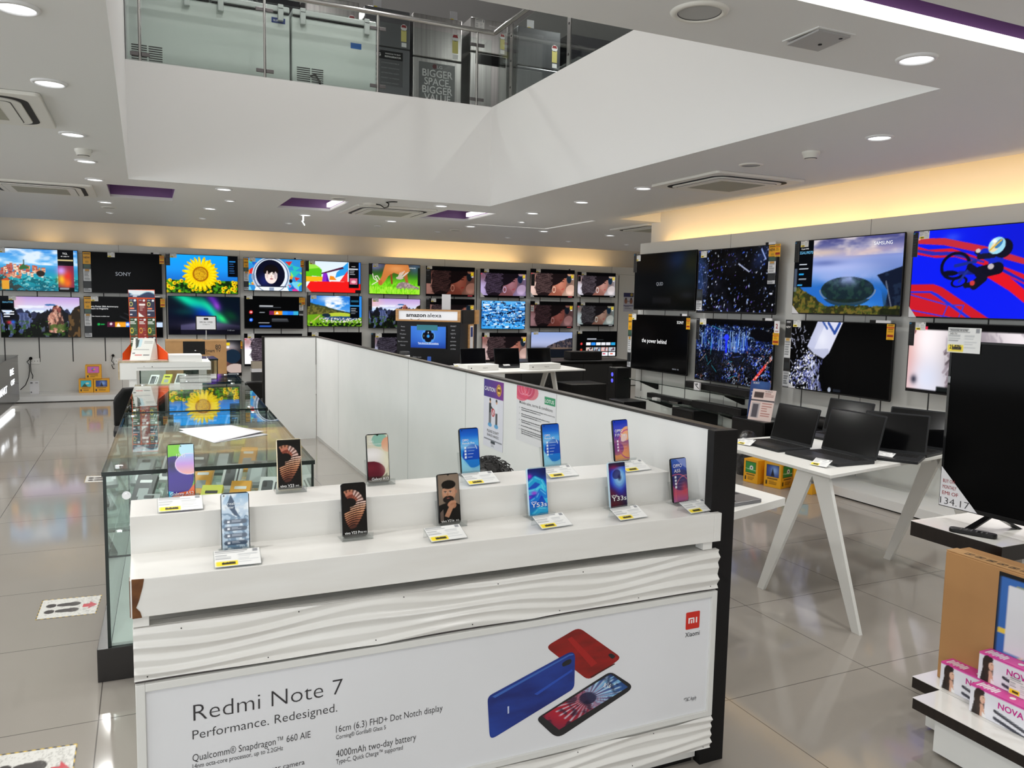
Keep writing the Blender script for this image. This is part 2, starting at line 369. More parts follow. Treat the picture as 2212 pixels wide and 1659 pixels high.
# ground floor walls: cove wall behind, laminate panel wall in front, low plinth
PT = 2.42
struct('wall_back', bx((XL, YF, 0), (XR_, YF + 0.1, CEIL + 0.16)), COVEM)
struct('wall_right', bx((6.22, YN, 0), (6.32, 9.1, CEIL + 0.16)), COVEM)
struct('wall_far_right', bx((XR_, YN, 0), (XR_ + 0.1, YF, CEIL + 0.16)), COVEM)
struct('wall_left', bx((XL - 0.1, 10.5, 0), (XL, YF, CEIL + 0.16), (XL - 0.1, YN, 0), (XL, 10.5, 0.25)), COVEM)
struct('wall_front', bx((0.6, YN - 0.1, 0), (XR_, YN, CEIL + 0.16)), COVEM)  # unseen wall, closed on this side to keep daylight off the right
GRV = mat('dark_groove', (0.03, 0.03, 0.03, 1), 0.6); SEAM = mat('panel_seam', rgb(150, 150, 148), 0.6)
pb = bx((XL, 14.45, 0), (XR_, 14.50, PT)); pb.mats = []; pb = MB().use(LIGHT_GREY).box((XL, 14.45, 0), (XR_, 14.50, PT))
for k in range(-9, 24):
    x = -1.5 + 0.461 * k; pb.use(GRV).box((x - 0.008, 14.4485, 0.55), (x + 0.008, 14.45, 2.25))
for k in range(-3, 6):
    x = -0.345 + 1.854 * k; pb.use(SEAM).box((x - 0.003, 14.4480, 0.09), (x + 0.003, 14.45, PT))
pb.use(SEAM).box((XL, 14.448, 2.262), (XR_, 14.45, 2.267))
struct('wall_back_panel', pb, None)
pr = MB().use(LIGHT_GREY).box((5.92, YN, 0), (5.97, 8.9, PT)).box((5.97, 8.85, 0), (6.22, 8.9, PT))
for k in range(28):
    y = 8.77 - 0.4697 * k; pr.use(GRV).box((5.9185, y - 0.006, 0.5), (5.92, y + 0.006, 2.25))
for y in (8.90 - 1.78, 5.236, 3.35, 1.46): pr.use(SEAM).box((5.918, y - 0.003, 0.09), (5.92, y + 0.003, PT))
struct('wall_right_panel', pr, None)
PL = mat('plinth_laminate', rgb(222, 222, 220), 0.3)
def plinth(name, mb, kick):
    mb.mats = []; m2 = MB().use(PL); m2.v, m2.f, m2.fm, m2.sm = mb.v, mb.f, [0] * len(mb.f), mb.sm; m2.use(BLACKM).box(*kick); return struct(name, m2, None)
plinth('baseboard_back', bx((XL, 13.67, 0.012), (XR_, 14.45, 0.088)), ((XL, 13.69, 0), (XR_, 14.45, 0.012)))
plinth('baseboard_right', bx((5.42, YN, 0.012), (5.92, 8.9, 0.088)), ((5.44, YN, 0), (5.92, 8.9, 0.012)))

# ------------------------------------------------------------------ lights of the ceiling
RING = mat('lamp_ring', rgb(225, 225, 225), 0.4); DISC = mat('lamp_diffuser', (0.9, 0.9, 0.9, 1), 0.5, emit=(0.97, 0.98, 1, 1), strength=3.2)
def add_light(name, loc, size, watts, parent=None, col=(1, 0.985, 0.96), rx=0.0, shape='DISK', size_y=None, spread=160):
    ld = bpy.data.lights.new(name, 'AREA'); ld.shape = shape; ld.size = size; ld.energy = watts; ld.color = col; ld.spread = math.radians(spread)
    if size_y: ld.size_y = size_y
    o = bpy.data.objects.new(name, ld); COL.objects.link(o); o.location = loc; o.rotation_euler = (math.radians(rx), 0, 0)
    if parent is not None: o.parent = parent
    return o
def downlight(x, y, label, r=0.075, lit=True, z=CEIL, w=None):
    t = thing('ceiling_downlight', label, 'ceiling light', (x, y, z), 0, 'recessed ceiling downlights')
    MB().lathe([(r * 0.86, -0.002), (r * 0.9, -0.012), (r * 1.08, -0.008), (r * 1.12, 0.0)], 28).build('trim_ring', RING, t)
    MB().lathe([(0.0001, -0.006), (r * 0.6, -0.006), (r * 0.87, -0.004)], 28).build('diffuser', DISC if lit else mat('lamp_diffuser_off', (0.6, 0.6, 0.6, 1), 0.5), t)
    if lit: add_light('lamp_glow', (0, 0, -0.016), r * 1.5, LAMP_W if w is None else w, t)
    return t
ROWN = ['nearest row', 'row by the front of the balcony opening', 'row under the middle of the balcony', 'row at the back of the balcony opening', 'row in front of the far wall', 'row closest to the far wall']
K = 0.9524
LP = [(-.445, 3.949, 'bright round downlight by the smoke detector aisle, closest to the shop front'), (-.445, 5.221, 'round downlight between the shop front lamp and the ceiling cassette over the aisle'), (-.44, 6.757, 'round downlight just past the first ceiling cassette over the aisle'),
      (-.425, 8.015, 'round downlight directly behind the aisle smoke detector'), (-.416, 9.219, 'round downlight over the aisle just before the second ceiling cassette'), (-.401, 11.333, 'round downlight over the aisle behind the second ceiling cassette'),
      (.814, 9.231, 'round downlight under the balcony edge, beside the first purple recess'), (.971, 10.264, 'dim round downlight in the plain panel between two purple recesses'), (.821, 11.307, 'round downlight behind the plain panel between two purple recesses'),
      (2.058, 11.356, 'round downlight with the glowing cord dangling below it'), (3.301, 11.428, 'round downlight behind the middle ceiling cassette'), (3.297, 9.285, 'round downlight under the balcony corner before the middle cassette'),
      (4.553, 11.471, 'round downlight behind the last purple recess'), (5.819, 11.505, 'round downlight behind the far end of the lit square slot'), (4.915, 10.423, 'small round downlight inside the lit square slot'), (4.563, 9.35, 'round downlight in front of the lit square slot'),
      (4.54, 8.041, 'round downlight past the balcony corner, between the cassette and the lit square slot'), (4.519, 6.778, 'round downlight touching the far corner of the ceiling cassette by the television wall'), (7.047, 11.501, 'round downlight beside the farthest ceiling cassette'),
      (4.532, 3.987, 'round downlight near the smoke detector over the laptop table'), (3.279, 2.704, 'bright round downlight beside the open access panel')]
for x, y, lb in LP: downlight(x * K, y * K, lb, 0.055 if 'small' in lb or 'dim' in lb else 0.078)
for i, (x, y) in enumerate([(-.396, 12.72), (.82, 12.733), (2.055, 12.734), (5.867, 13.003), (7.103, 13.037), (8.342, 13.005)]):
    downlight(x * K, y * K, 'small spotlight along the far wall, over the %s television of the top row' % ['black', 'sunflower', 'red and green', 'third from last', 'second from last', 'last'][i], 0.045, w=LAMP_W * 0.7)
for x, y, lb in [(3.33, 12.3, 'small unlit spotlight along the far wall over the deer television'), (4.45, 12.7, 'small unlit spotlight along the far wall over the dark woman television')]:
    downlight(x * K, y * K, lb, 0.045, lit=False)
# unseen lamps around the view, added to light the shop
for x, y in [(-2.6, 1.5), (-2.6, 5.2), (-2.6, 8.8), (-2.6, 11.8), (-.42, 2.3), (-.42, 0.6), (1.6, 0.4), (3.12, -1.2), (4.32, 1.2), (4.32, 2.4), (0.8, -1.6), (7.2, 9.6), (8.4, 9.6)]:
    downlight(x, y, 'added round downlight in the ceiling outside the view', 0.078)
def lin_light(name, a, b, watts, up=True, col=(1, 0.64, 0.26)):
    a = Vector(a); b = Vector(b); d = b - a; ld = bpy.data.lights.new(name, 'AREA'); ld.shape = 'RECTANGLE'; ld.size = d.length; ld.size_y = 0.03
    ld.energy = watts * d.length; ld.color = col; o = bpy.data.objects.new(name, ld); COL.objects.link(o)
    x = d.normalized(); z = Vector((0, 0, -1)) if up else Vector((0, 0, 1)); y = z.cross(x)
    m = Matrix((x, y, z)).transposed().to_4x4(); m.translation = (a + b) / 2; o.matrix_world = m; return o
TUBEM = mat('warm_lamp_tube', (0.9, 0.7, 0.4, 1), 0.4, emit=(1, 0.62, 0.22, 1), strength=3.0)
def cove_tube(a, b, label, w=1.0):
    t = thing('cove_lamp', label, 'strip light', (Vector(a) + Vector(b)) / 2, 0, 'warm strip lights behind the wall panels')
    c = Vector(t.location); MB().cyl(Vector(a) - c, Vector(b) - c, 0.012, n=8).build('tube', TUBEM, t)
    MB().box(Vector(a) - c + Vector((-.015, -.015, -.05)), Vector(b) - c + Vector((.015, .015, -.02))).build('batten', RING, t)
    l = lin_light('lamp_glow', Vector(a) + Vector((0, 0, .02)), Vector(b) + Vector((0, 0, .02)), COVE_W * w)
    return t
for i, (x0, x1, w) in enumerate([(-1.5, -1.2, .8), (-.75, -.5, .6), (.05, .3, .7), (.75, 2.1, .7), (2.3, 3.2, .55), (4.2, 6.9, 1.1), (7.6, 8.9, 1.0)]):
    cove_tube((x0, 14.62, 2.34), (x1, 14.62, 2.34), 'warm strip light hidden behind the far wall panel', w)
cove_tube((6.08, 2.0, 2.34), (6.08, 5.4, 2.34), 'warm strip light hidden behind the panel of the big television wall', 1.1)
cove_tube((6.08, 5.45, 2.34), (6.08, 8.75, 2.34), 'warm strip light hidden behind the panel of the big television wall', 1.1)
COOL = mat('cool_strip', (0.9, 0.9, 0.9, 1), 0.4, emit=(1, 0.98, 0.94, 1), strength=2.0)
tag(MB().box((1.62, 2.303, CEIL + 0.002), (5.18, 2.311, CEIL + 0.05)).build('recess_glow_strip', COOL), 'glowing white strip standing for the lit edge of the long purple ceiling slot', 'strip light')  # lit face of the slot drawn as an emissive strip
for i, x in enumerate((2.10, 3.96)): tag(MB().box((x, 9.3, CEIL + 0.04), (x + 0.035, 10.15, CEIL + 0.09)).build('recess_glow_strip', COOL), ['white strip light inside the purple recess before the middle cassette', 'white strip light inside the purple recess next to the square slot'][i], 'strip light')
tag(MB().box((4.25, 10.61, CEIL + 0.06), (5.42, 10.65, CEIL + 0.09)).box((5.38, 9.26, CEIL + 0.06), (5.42, 10.6, CEIL + 0.09)).build('recess_glow_strip', COOL), 'white strip light in the L-shaped slot of the ceiling', 'strip light')
# unseen lamps added to light the upper floor and the opening
for x, y, lb in [(3.2, 11.9, 'added upper floor downlight above the balcony fridges'), (4.6, 11.6, 'added upper floor downlight above the corner fridge'), (1.2, 10.6, 'added upper floor downlight above the chest freezers'), (6.2, 10.0, 'added upper floor downlight over the black fridge'), (5.6, 7.2, 'upper floor downlight outside the view'), (-1.6, 10.5, 'upper floor downlight outside the view'), (2.2, 13.5, 'upper floor downlight outside the view')]:
    downlight(x, y, lb, 0.09, z=6.3, w=UP_W)
for x, y in [(0.4, 4.2), (1.8, 4.2), (3.1, 4.2), (0.4, 6.2), (1.8, 6.2), (3.1, 6.2), (1.2, 7.8), (2.6, 7.8)]: downlight(x, y, 'added downlight in the high ceiling over the balcony opening, outside the view', 0.09, z=6.3, w=UP_W * .35)
# ------------------------------------------------------------------ what the screens show
def P_black(c): c.fill([.005, .005, .007])
def P_coast(c):
    a = c.asp; n = fbm(c.U * 3, c.V * 7, 3)
    c.grad([(0, '1a6f86'), (.30, '1fa3ae'), (.5, '2f8fc4'), (.6, '4ea9e0'), (.62, '5db4ee'), (1, '3d8fe0')])
    c.put((c.V > .62) * np.clip((n - .42) * 4, 0, 1), 'eaf2fb', .9)
    c.put((c.V < .36) * (fbm(c.U * 16, c.V * 22, 5) > .55), '0c4f5c', .7); c.put((c.V < .36) * (fbm(c.U * 22, c.V * 30, 8) > .64), 'bfeee8', .6)
    r = random.Random(3)
    for k in range(46):
        x = r.uniform(0, .95); y = .36 + r.uniform(-.08, .2) * (1 - abs(x - .4)); w = r.uniform(.03, .09); h = r.uniform(.05, .12)
        b = r.choice(['e9a987', 'd98a6c', 'f2d5b8', 'c9745c', 'b85e58', 'efe0d0', 'e6b04a']); c.rect(x, y, x + w, y + h, b); c.rect(x, y + h, x + w, y + h + .02, 'b5543a')
        for q in range(3): c.rect(x + w * (.2 + q * .28), y + h * .3, x + w * (.3 + q * .28), y + h * .6, '4a3328')
    c.poly([(.42, .56), (.50, .64), (.56, .60), (.62, .57), (.62, .53), (.42, .5)], '3a6a3c'); c.rect(.505, .62, .525, .74, '4b5347')
    c.ell(.86, .42, .09, .07, '2a2622'); c.put((c.V < .5) & (c.U < .6 - 1.4 * c.V) & (fbm(c.U * 20, c.V * 20, 9) > .42), '3a342e', .8)
    c.rect(.05, .03, .2, .24, 'e0a032'); c.poly([(.03, .24), (.22, .24), (.16, .31)], 'c2502e')
    x0 = a * .74; c.rect(x0, 0, a * .945, 1, '05060a'); c.rect(x0, .1, a * .945, .62, '7a2a4a')
    c.blob(x0 + .1, .3, .1, .14, 'ffd91e'); c.blob(x0 + .2, .38, .1, .14, 'e02f24'); c.blob(x0 + .07, .5, .1, .1, 'c89af0'); c.blob(x0 + .2, .2, .08, .1, 'f06a20')
    c.rect(x0, .74, a * .94, .77, 'd8c890'); c.bars(x0 + .03, .04, x0 + .25, .09, 2, 'b0b4c0')
def P_flower(c):
    a = c.asp; c.grad([(0, '1f4a12'), (.33, '2c6b16'), (.34, '1b6fd0'), (.6, '1c96f2'), (1, '12a5ff')])
    n = fbm(c.U * 16, c.V * 16, 2); c.put((c.V < .34) * (n > .52), '0d2408', .9); c.put((c.V < .34) * (n < .42), '52a11c', .8)
    r = random.Random(5)
    for k in range(40):
        x, y = r.uniform(0, a), r.uniform(.02, .33); q = r.uniform(.03, .055); c.ell(x, y, q, q, 'f2d413'); c.ell(x + .3 * q, y, q * .45, q * .45, '9a5a10')
    cx, cy = .84, .5; d = np.hypot(c.U - cx, c.V - cy); t = np.arctan2(c.V - cy, c.U - cx)
    for k, (R0, col) in enumerate(((.46, 'e8c000'), (.41, 'ffe61a'), (.33, 'ffd60a'))):
        lob = np.abs(np.sin(t * (11 + k) + k * 1.3 + .8 * np.sin(t * 3 + k))) ** .7; c.put(d < .2 + (R0 - .2) * lob, col)
        c.put((d < .2 + (R0 - .2) * lob) & (lob < .35) & (d > .2), 'a87808', .7)
    c.put(d < .2, 'd99a0c'); c.put((d < .195) & (d > .15), '9c5a0a', .8); c.put((d < .16), 'e0b01a'); c.put((d < .16) * (fbm(c.U * 40, c.V * 40, 4) > .52), 'a97412', .7)
    c.rect(a * .86, .45, a, 1, '030509'); c.bars(a * .88, .5, a * .97, .8, 5, '2f5f9a', 3, .3); c.rect(a * .88, .84, a * .97, .87, '2b8ad8')
def P_peaks(c):
    a = c.asp; c.grad([(.5, '9ec6ec'), (.62, 'b9d3f2'), (.75, 'd5cdea'), (.88, 'cbb0de'), (1, 'b59ad8')])
    c.put(np.clip((c.U / a < .35) * (c.V > .7) * (1 - c.U / a * 3), 0, 1), 'f2b8a8', .7)
    c.ell(a * .62, .80, .12, .025, '3e6ea8'); c.put((fbm(c.U * 4, c.V * 16, 7) > .52) & (c.V < .78) & (c.V > .55), 'eef4fb', .7)
    for k, (b, amp, col) in enumerate(((.70, .16, '2a2f4a'), (.6, .22, '14161c'), (.42, .3, '0c100c'))):
        h = b + amp * (fbm(c.U * 7 + k * 9, c.U * 0 + k, 11 + k, 5) - .5) * 2 - (k == 0) * .05; c.put(c.V < h, col)
    rock = (fbm(c.U * 9, c.V * 4, 21) > .54) & (c.V < .6); c.put(rock & (c.U < a * .4), '4a5888', .8); c.put(rock & (fbm(c.U * 30, c.V * 10, 3) > .55), '8a93c0', .5)
    c.poly([(a * .6, .12), (a * .58, .5), (a * .63, .62), (a * .74, .56), (a * .78, .5), (a * .8, .14), (a * .7, .1)], 'b07a68'); c.poly([(a * .64, .62), (a * .66, .78), (a * .71, .8), (a * .76, .7), (a * .75, .6)], '8a4a44')
    m = c.pm([(a * .6, .12), (a * .58, .5), (a * .63, .62), (a * .66, .78), (a * .71, .8), (a * .76, .7), (a * .78, .5), (a * .8, .14), (a * .7, .1)])
    c.put(m * (fbm(c.U * 18, c.V * 7, 31) > .5), '3a2622', .85); c.put(m * (fbm(c.U * 22, c.V * 12, 33) > .58), 'e8b49c', .7)
    c.put((c.V < .4) * (fbm(c.U * 14, c.V * 14, 41) > .56), '35581c', .75); c.poly([(a * .83, 0), (a * .86, .5), (a * .93, .74), (a, .8), (a, 0)], '2a2218'); c.put((c.U > a * .84) * (fbm(c.U * 16, c.V * 10, 43) > .56) * (c.V < .7), '7a5a34', .7)
def P_peaks_left(c): P_peaks(c); a = c.asp; c.rect(0, .66, a * .17, 1, '04060a'); c.bars(a * .04, .46, a * .17, .63, 3, 'eef2f8', 2, .35); c.blob(a * .11, .36, .06, .04, 'd02a3a'); c.blob(a * .15, .37, .05, .04, '2a6ae0')
def P_aurora(c):
    a = c.asp; c.grad([(0, '05060c'), (.25, '141426'), (.5, '060c22'), (1, '03101c')])
    yb = .98 - .55 * (c.U / a) ** 1.2; t = c.U / a
    for k, (cx, cy, rx, ry, ang, col, al) in enumerate(((.5, .88, .5, .1, -28, '10e0a8', .95), (.72, .8, .38, .14, -20, '0ad8a0', .9), (1.05, .62, .36, .1, -52, '18f0a8', .95), (1.32, .42, .2, .09, -45, '2cf07a', .95), (.85, .55, .3, .16, -30, '0830c8', .8), (1.1, .92, .25, .1, -50, '7a30d8', .7), (1.2, .75, .12, .07, -60, 'b050e8', .7), (.45, .6, .3, .1, 0, '0a4a48', .6), (1.55, .5, .2, .12, -30, '0a5a28', .6))): c.blob(cx, cy, rx, ry, col, ang, al)
    c.put(np.clip((.36 - .12 * np.abs(c.U - 1.0) - c.V) * 20, 0, 1) * (c.U > .3), '4a4668', .9); c.blob(1.0, .25, .5, .1, '7a749a', 0, .6); c.put(c.V < .12, '0a0a14', .8); c.blob(1.7, .05, .6, .2, '080812', 0, .9)
def P_suit(c):
    a = c.asp; c.fill('2f8fd8'); r = random.Random(9)
    for k in range(46):
        x, y = r.uniform(0, a), r.uniform(0, 1); s = r.uniform(.06, .2); t = r.uniform(0, 6.3)
        c.poly([(x + s * math.cos(t + q * 2.1), y + s * .7 * math.sin(t + q * 2.1)) for q in range(3)], r.choice(['e02a2a', 'f2d01a', '1f62c8', '2fc0b8', 'f08a1a', '9ae05a', 'e03a9a', '70d0f0', 'f0ead0']))
    c.ell(.82, .45, .58, .6, 'c8d4e2'); c.ell(.82, .47, .53, .55, '7d92b2'); c.ell(.82, .47, .5, .52, 'e6edf6'); c.ell(.8, .5, .44, .46, '0a0c22')
    c.blob(.62, .3, .2, .2, '24308a', 0, .6); c.ell(.82, .62, .22, .2, '0d0a10')
    c.ell(.82, .47, .19, .25, 'f4e6e0'); c.ell(.74, .64, .17, .1, '120c0e', 25); c.ell(.92, .65, .14, .09, '120c0e', -25); c.ell(.7, .5, .03, .12, 'e0c8c2'); c.ell(.95, .48, .04, .12, 'c8b6ba')
    for x in (.755, .895): c.ell(x, .525, .035, .014, '2a1a18'); c.ell(x, .555, .045, .01, '3a2622'); c.ell(x + .01, .53, .008, .008, 'ffffff')
    c.ell(.83, .44, .022, .045, 'e2bfb4'); c.ell(.83, .37, .05, .018, 'b8606a'); c.ell(.83, .376, .05, .006, '8a3a44')
    c.poly([(.3, -.02), (.36, .13), (1.3, .13), (1.38, -.02)], 'eef3fa'); c.rect(.38, .12, 1.28, .15, '101a34'); c.rect(.76, 0, .9, .1, '8a9ab4'); c.ell(1.42, .32, .05, .06, '12121c'); c.ell(.28, .42, .06, .1, '8ca0bc')
    c.put((np.hypot(c.U - .82, (c.V - .47)) > .515) & (np.hypot(c.U - .82, c.V - .47) < .54), '5a7090', .8)
def P_blocks(c):
    a = c.asp; c.grad([(0, 'f0f6fd'), (1, 'dcecfb')])
    c.poly([(0, .3), (0, 1), (.15, .98), (.52, .72), (.5, .5), (.2, .52)], '5cc41a'); c.poly([(0, .95), (.15, .98), (.52, .75), (.45, .78), (0, .72)], '9be04a')
    c.poly([(0, .5), (.55, .5), (.58, .36), (0, .33)], 'f0b81a'); c.poly([(1.38, 1), (.86, .52), (.9, .46), (1.38, .62)], '2c9de8'); c.poly([(.5, .62), (1.2, .84), (1.24, .78), (.5, .58)], '4a1a3a'); c.poly([(.6, .6), (1.0, .66), (.95, .46), (.6, .48)], 'e8f0fa')
    c.poly([(.52, .34), (.56, .62), (.68, .62), (.76, .34)], '8a2ac8'); c.poly([(.68, .62), (.76, .34), (.66, .34)], '5a18a0'); c.poly([(.76, .4), (.78, .54), (.9, .52), (1.0, .4)], 'f08a1a')
    c.poly([(0, 0), (0, .12), (.14, .34), (1.4, .36), (a, .4), (a, 0)], 'f01a1a'); c.poly([(1.1, .36), (1.36, .36), (1.36, .72), (1.2, .5)], 'f03030')
    c.rect(a * .78, .16, a * .965, 1, '05060a'); c.rect(a * .965, .3, a, 1, '2a78e0'); c.rect(a * .78, .76, a * .95, .79, 'e8ecf4'); c.bars(a * .8, .56, a * .93, .72, 3, 'c8ccd6', 4, .25); c.rect(a * .795, .28, a * .94, .48, 'c85a78'); c.ell(a * .87, .36, .08, .05, 'f0c0c8'); c.rect(a * .9, 0, a, .1, '101014')
def P_deer(c):
    a = c.asp; c.grad([(0, '8ce01a'), (.35, '7ad828'), (.6, '38781c'), (.8, '223c1c'), (1, '3a3a4a')])
    c.put((c.V < .5) * (fbm(c.U * 30, c.V * 12, 4) > .52), '56b010', .7); c.put((c.V < .25) * (fbm(c.U * 50, c.V * 10, 7) > .55), 'c0f04a', .8)
    c.blob(.2, .9, .3, .14, '7a78b0', 0, .7); c.blob(1.6, .85, .2, .2, '4a6a8a', 0, .6)
    c.poly([(.55, .98), (.62, 1.02), (1.35, 1.02), (1.42, .8), (1.3, .66), (1.05, .66), (.85, .72), (.66, .6), (.56, .44), (.44, .3), (.34, .32), (.36, .44), (.44, .6)], 'c8783c')
    c.poly([(1.18, .7), (1.32, .72), (1.38, .3), (1.3, .3)], 'a85e2c'); c.poly([(.72, .66), (.8, .68), (.82, .34), (.76, .34)], '8a4a22'); c.blob(.95, .85, .3, .12, 'eaa868', 0, .6); c.ell(.38, .38, .07, .1, 'b26a34', 20)
    for x0, y0, pts in ((.36, .48, ((.28, .6), (.2, .58), (.3, .42), (.1, .3))), (.3, .42, ((.16, .5), (.12, .66))),):
        px, py = x0, y0
        for x, y in pts: c.line(px, py, x, y, .014, 'e8dcd0'); px, py = x, y
    for k in range(5): c.line(.98 + .05 * k, .52 + .02 * k, 1.08 + .07 * k, .72 + .03 * (k % 3), .016, 'd8c8bc')
    c.ell(1.06, .55, .13, .05, 'c8b4a8'); c.poly([(.92, .22), (1.0, .36), (1.15, .42), (1.35, .4), (1.55, .3), (1.75, .24), (1.75, .17), (1.0, .18)], '8a7878'); c.put(c.pm([(.92, .22), (1.0, .36), (1.15, .42), (1.35, .4), (1.75, .24)]) * (fbm(c.U * 20, c.V * 20, 9) > .55), 'c0a8a4', .7)
    c.put((c.V < .22) * (fbm(c.U * 40, c.V * 9, 12) > .5), '9cec3a', .8); c.rect(a * .955, .3, a, .9, '141a14')
def P_home(c, tiles=True):
    a = c.asp; c.fill([.006, .008, .012]); c.ell(a * .11, .5, .055, .055, 'd83030'); c.rect(a * .095, .48, a * .125, .52, 'ffffff'); c.ell(a * .11, .26, .055, .055, '1f6af0'); c.poly([(a * .1, .235), (a * .1, .285), (a * .125, .26)], 'ffffff')
    c.rect(a * .25, .68, a * .48, .71, 'e8ecf2'); c.rect(a * .25, .645, a * .62, .66, '5a6068')
    for i, (x0, x1, col) in enumerate(((.42, .5, '7a1f4a'), (.5, .64, 'f0921a'), (.64, .73, '2a8cf0'), (.73, .83, '1f78e8'), (.83, .92, '3ab0d8'))): c.rect(a * x0, .43, a * x1, .55, col)
    c.poly([(a * .52, .45), (a * .55, .53), (a * .58, .45)], 'ffffff'); c.rect(a * .25, .48, a * .34, .51, '9aa0a8'); c.bars(a * .46, .2, a * .78, .3, 3, '8a9098', 5, .35); c.rect(a * .25, .04, a * .45, .09, '2a5ac0'); c.rect(a * .23, .16, a * .42, .18, 'c8ccd4')
def P_home_tiles(c):
    a = c.asp; c.fill([.006, .008, .012]); c.ell(a * .11, .5, .05, .05, 'e04040'); c.ell(a * .11, .26, .05, .05, 'c8402a'); c.rect(a * .25, .68, a * .48, .71, 'd8dce8'); c.rect(a * .25, .645, a * .66, .655, '70767e')
    for i in range(6): c.rect(a * (.23 + .125 * i), .44, a * (.34 + .125 * i), .56, ['f0f0f4', '2a8cf0', 'f0f2f6', 'e8eaf0', 'dfe2ea', '2aa0d8'][i])
    r = random.Random(2)
    for i in range(4):
        x = a * (.23 + .19 * i); c.rect(x, .2, x + a * .17, .36, ['d8c8c0', '9ab0c0', 'e0b0a8', 'b8c0c8'][i])
        for q in range(6): c.ell(x + r.uniform(.05, .26), .28 + r.uniform(-.05, .05), .03, .04, r.choice(['3a2a28', 'e8c0b0', '5a3a4a', 'c8d0d8']))
        c.rect(x, .02, x + a * .17, .17, 'eef0f4'); c.rect(x + .07, .07, x + .2, .12, ['7ab040', 'e07a30', 'c03a50', 'd84a2a'][i])
    c.rect(a * .03, .02, a * .16, .16, '20242c')
def P_shelf_ui(c):
    a = c.asp; c.fill([.006, .007, .01]); c.line(a * .45, .52, a * .62, .36, .02, '1c1e22'); c.line(a * .5, .6, a * .62, .5, .012, '24262a')
    for x0, x1, col in ((.28, .38, '5a1a3a'), (.38, .52, 'f0a020'), (.52, .64, '2a7cf0'), (.92, 1.0, 'c8dcf8')): c.rect(a * x0, .26, a * x1, .38, col)
    c.poly([(a * .4, .27), (a * .42, .36), (a * .45, .27)], 'ffffff'); c.ell(a * .175, .32, .03, .03, '1cb050'); c.ell(a * .54, .32, .035, .035, 'dceaff'); c.rect(a * .2, .31, a * .25, .33, '1cb050'); c.ell(a * .33, .33, .03, .03, 'f0e0ea')
    c.bars(a * .12, .68, a * .44, .74, 1, '3c4048', 1, .3)
def P_valley(c):
    a = c.asp; n = fbm(c.U * 3, c.V * 6, 4); c.grad([(0, '24480c'), (.5, '5aa0e8'), (.7, '2a86e0'), (1, '1666d0')]); c.put((c.V > .5) * np.clip((n - .45) * 5, 0, 1), 'f4f7fb'); c.blob(.75, .9, .35, .12, 'e8eef4', 0, .9)
    h = .78 - .42 * (c.U / a) + .04 * (fbm(c.U * 8, c.U * 0, 3) - .5); c.put(c.V < h, '4a4a22'); c.put((c.V < h) * (fbm(c.U * 14, c.V * 14, 6) > .52), '7a7436', .8); c.put((c.V < h) & (c.V > h - .06), '2a3a30', .6)
    c.put(c.V < .36 + .03 * np.sin(c.U * 4), '6aa01c'); c.ell(1.05, .38, .4, .07, 'b8c83a'); c.ell(.62, .36, .14, .06, '1a2a38'); c.ell(1.1, .26, .6, .07, '2a4a78'); c.put((np.abs(c.V - .2) < .08) * (c.U > .4) * (fbm(c.U * 34, c.V * 34, 8) > .55), 'e8e0d8')
    c.line(.1, .1, .4, .34, .02, 'c8b070'); c.put((c.V < .12) * (fbm(c.U * 14, c.V * 14, 2) > .42), '0f2408'); c.put((c.V < .2) * (c.U < .7) * (fbm(c.U * 18, c.V * 18, 5) > .5), '86c81e', .8)
    c.rect(a * .78, .27, a * .955, 1, '04070c'); c.rect(a * .955, .3, a, 1, '2d8ae6'); c.bars(a * .8, .38, a * .94, .6, 4, 'c0c8d4', 7, .25); c.rect(a * .78, .66, a * .955, .7, '38a0e8'); c.rect(a * .8, .8, a * .94, .86, '1f5a78')
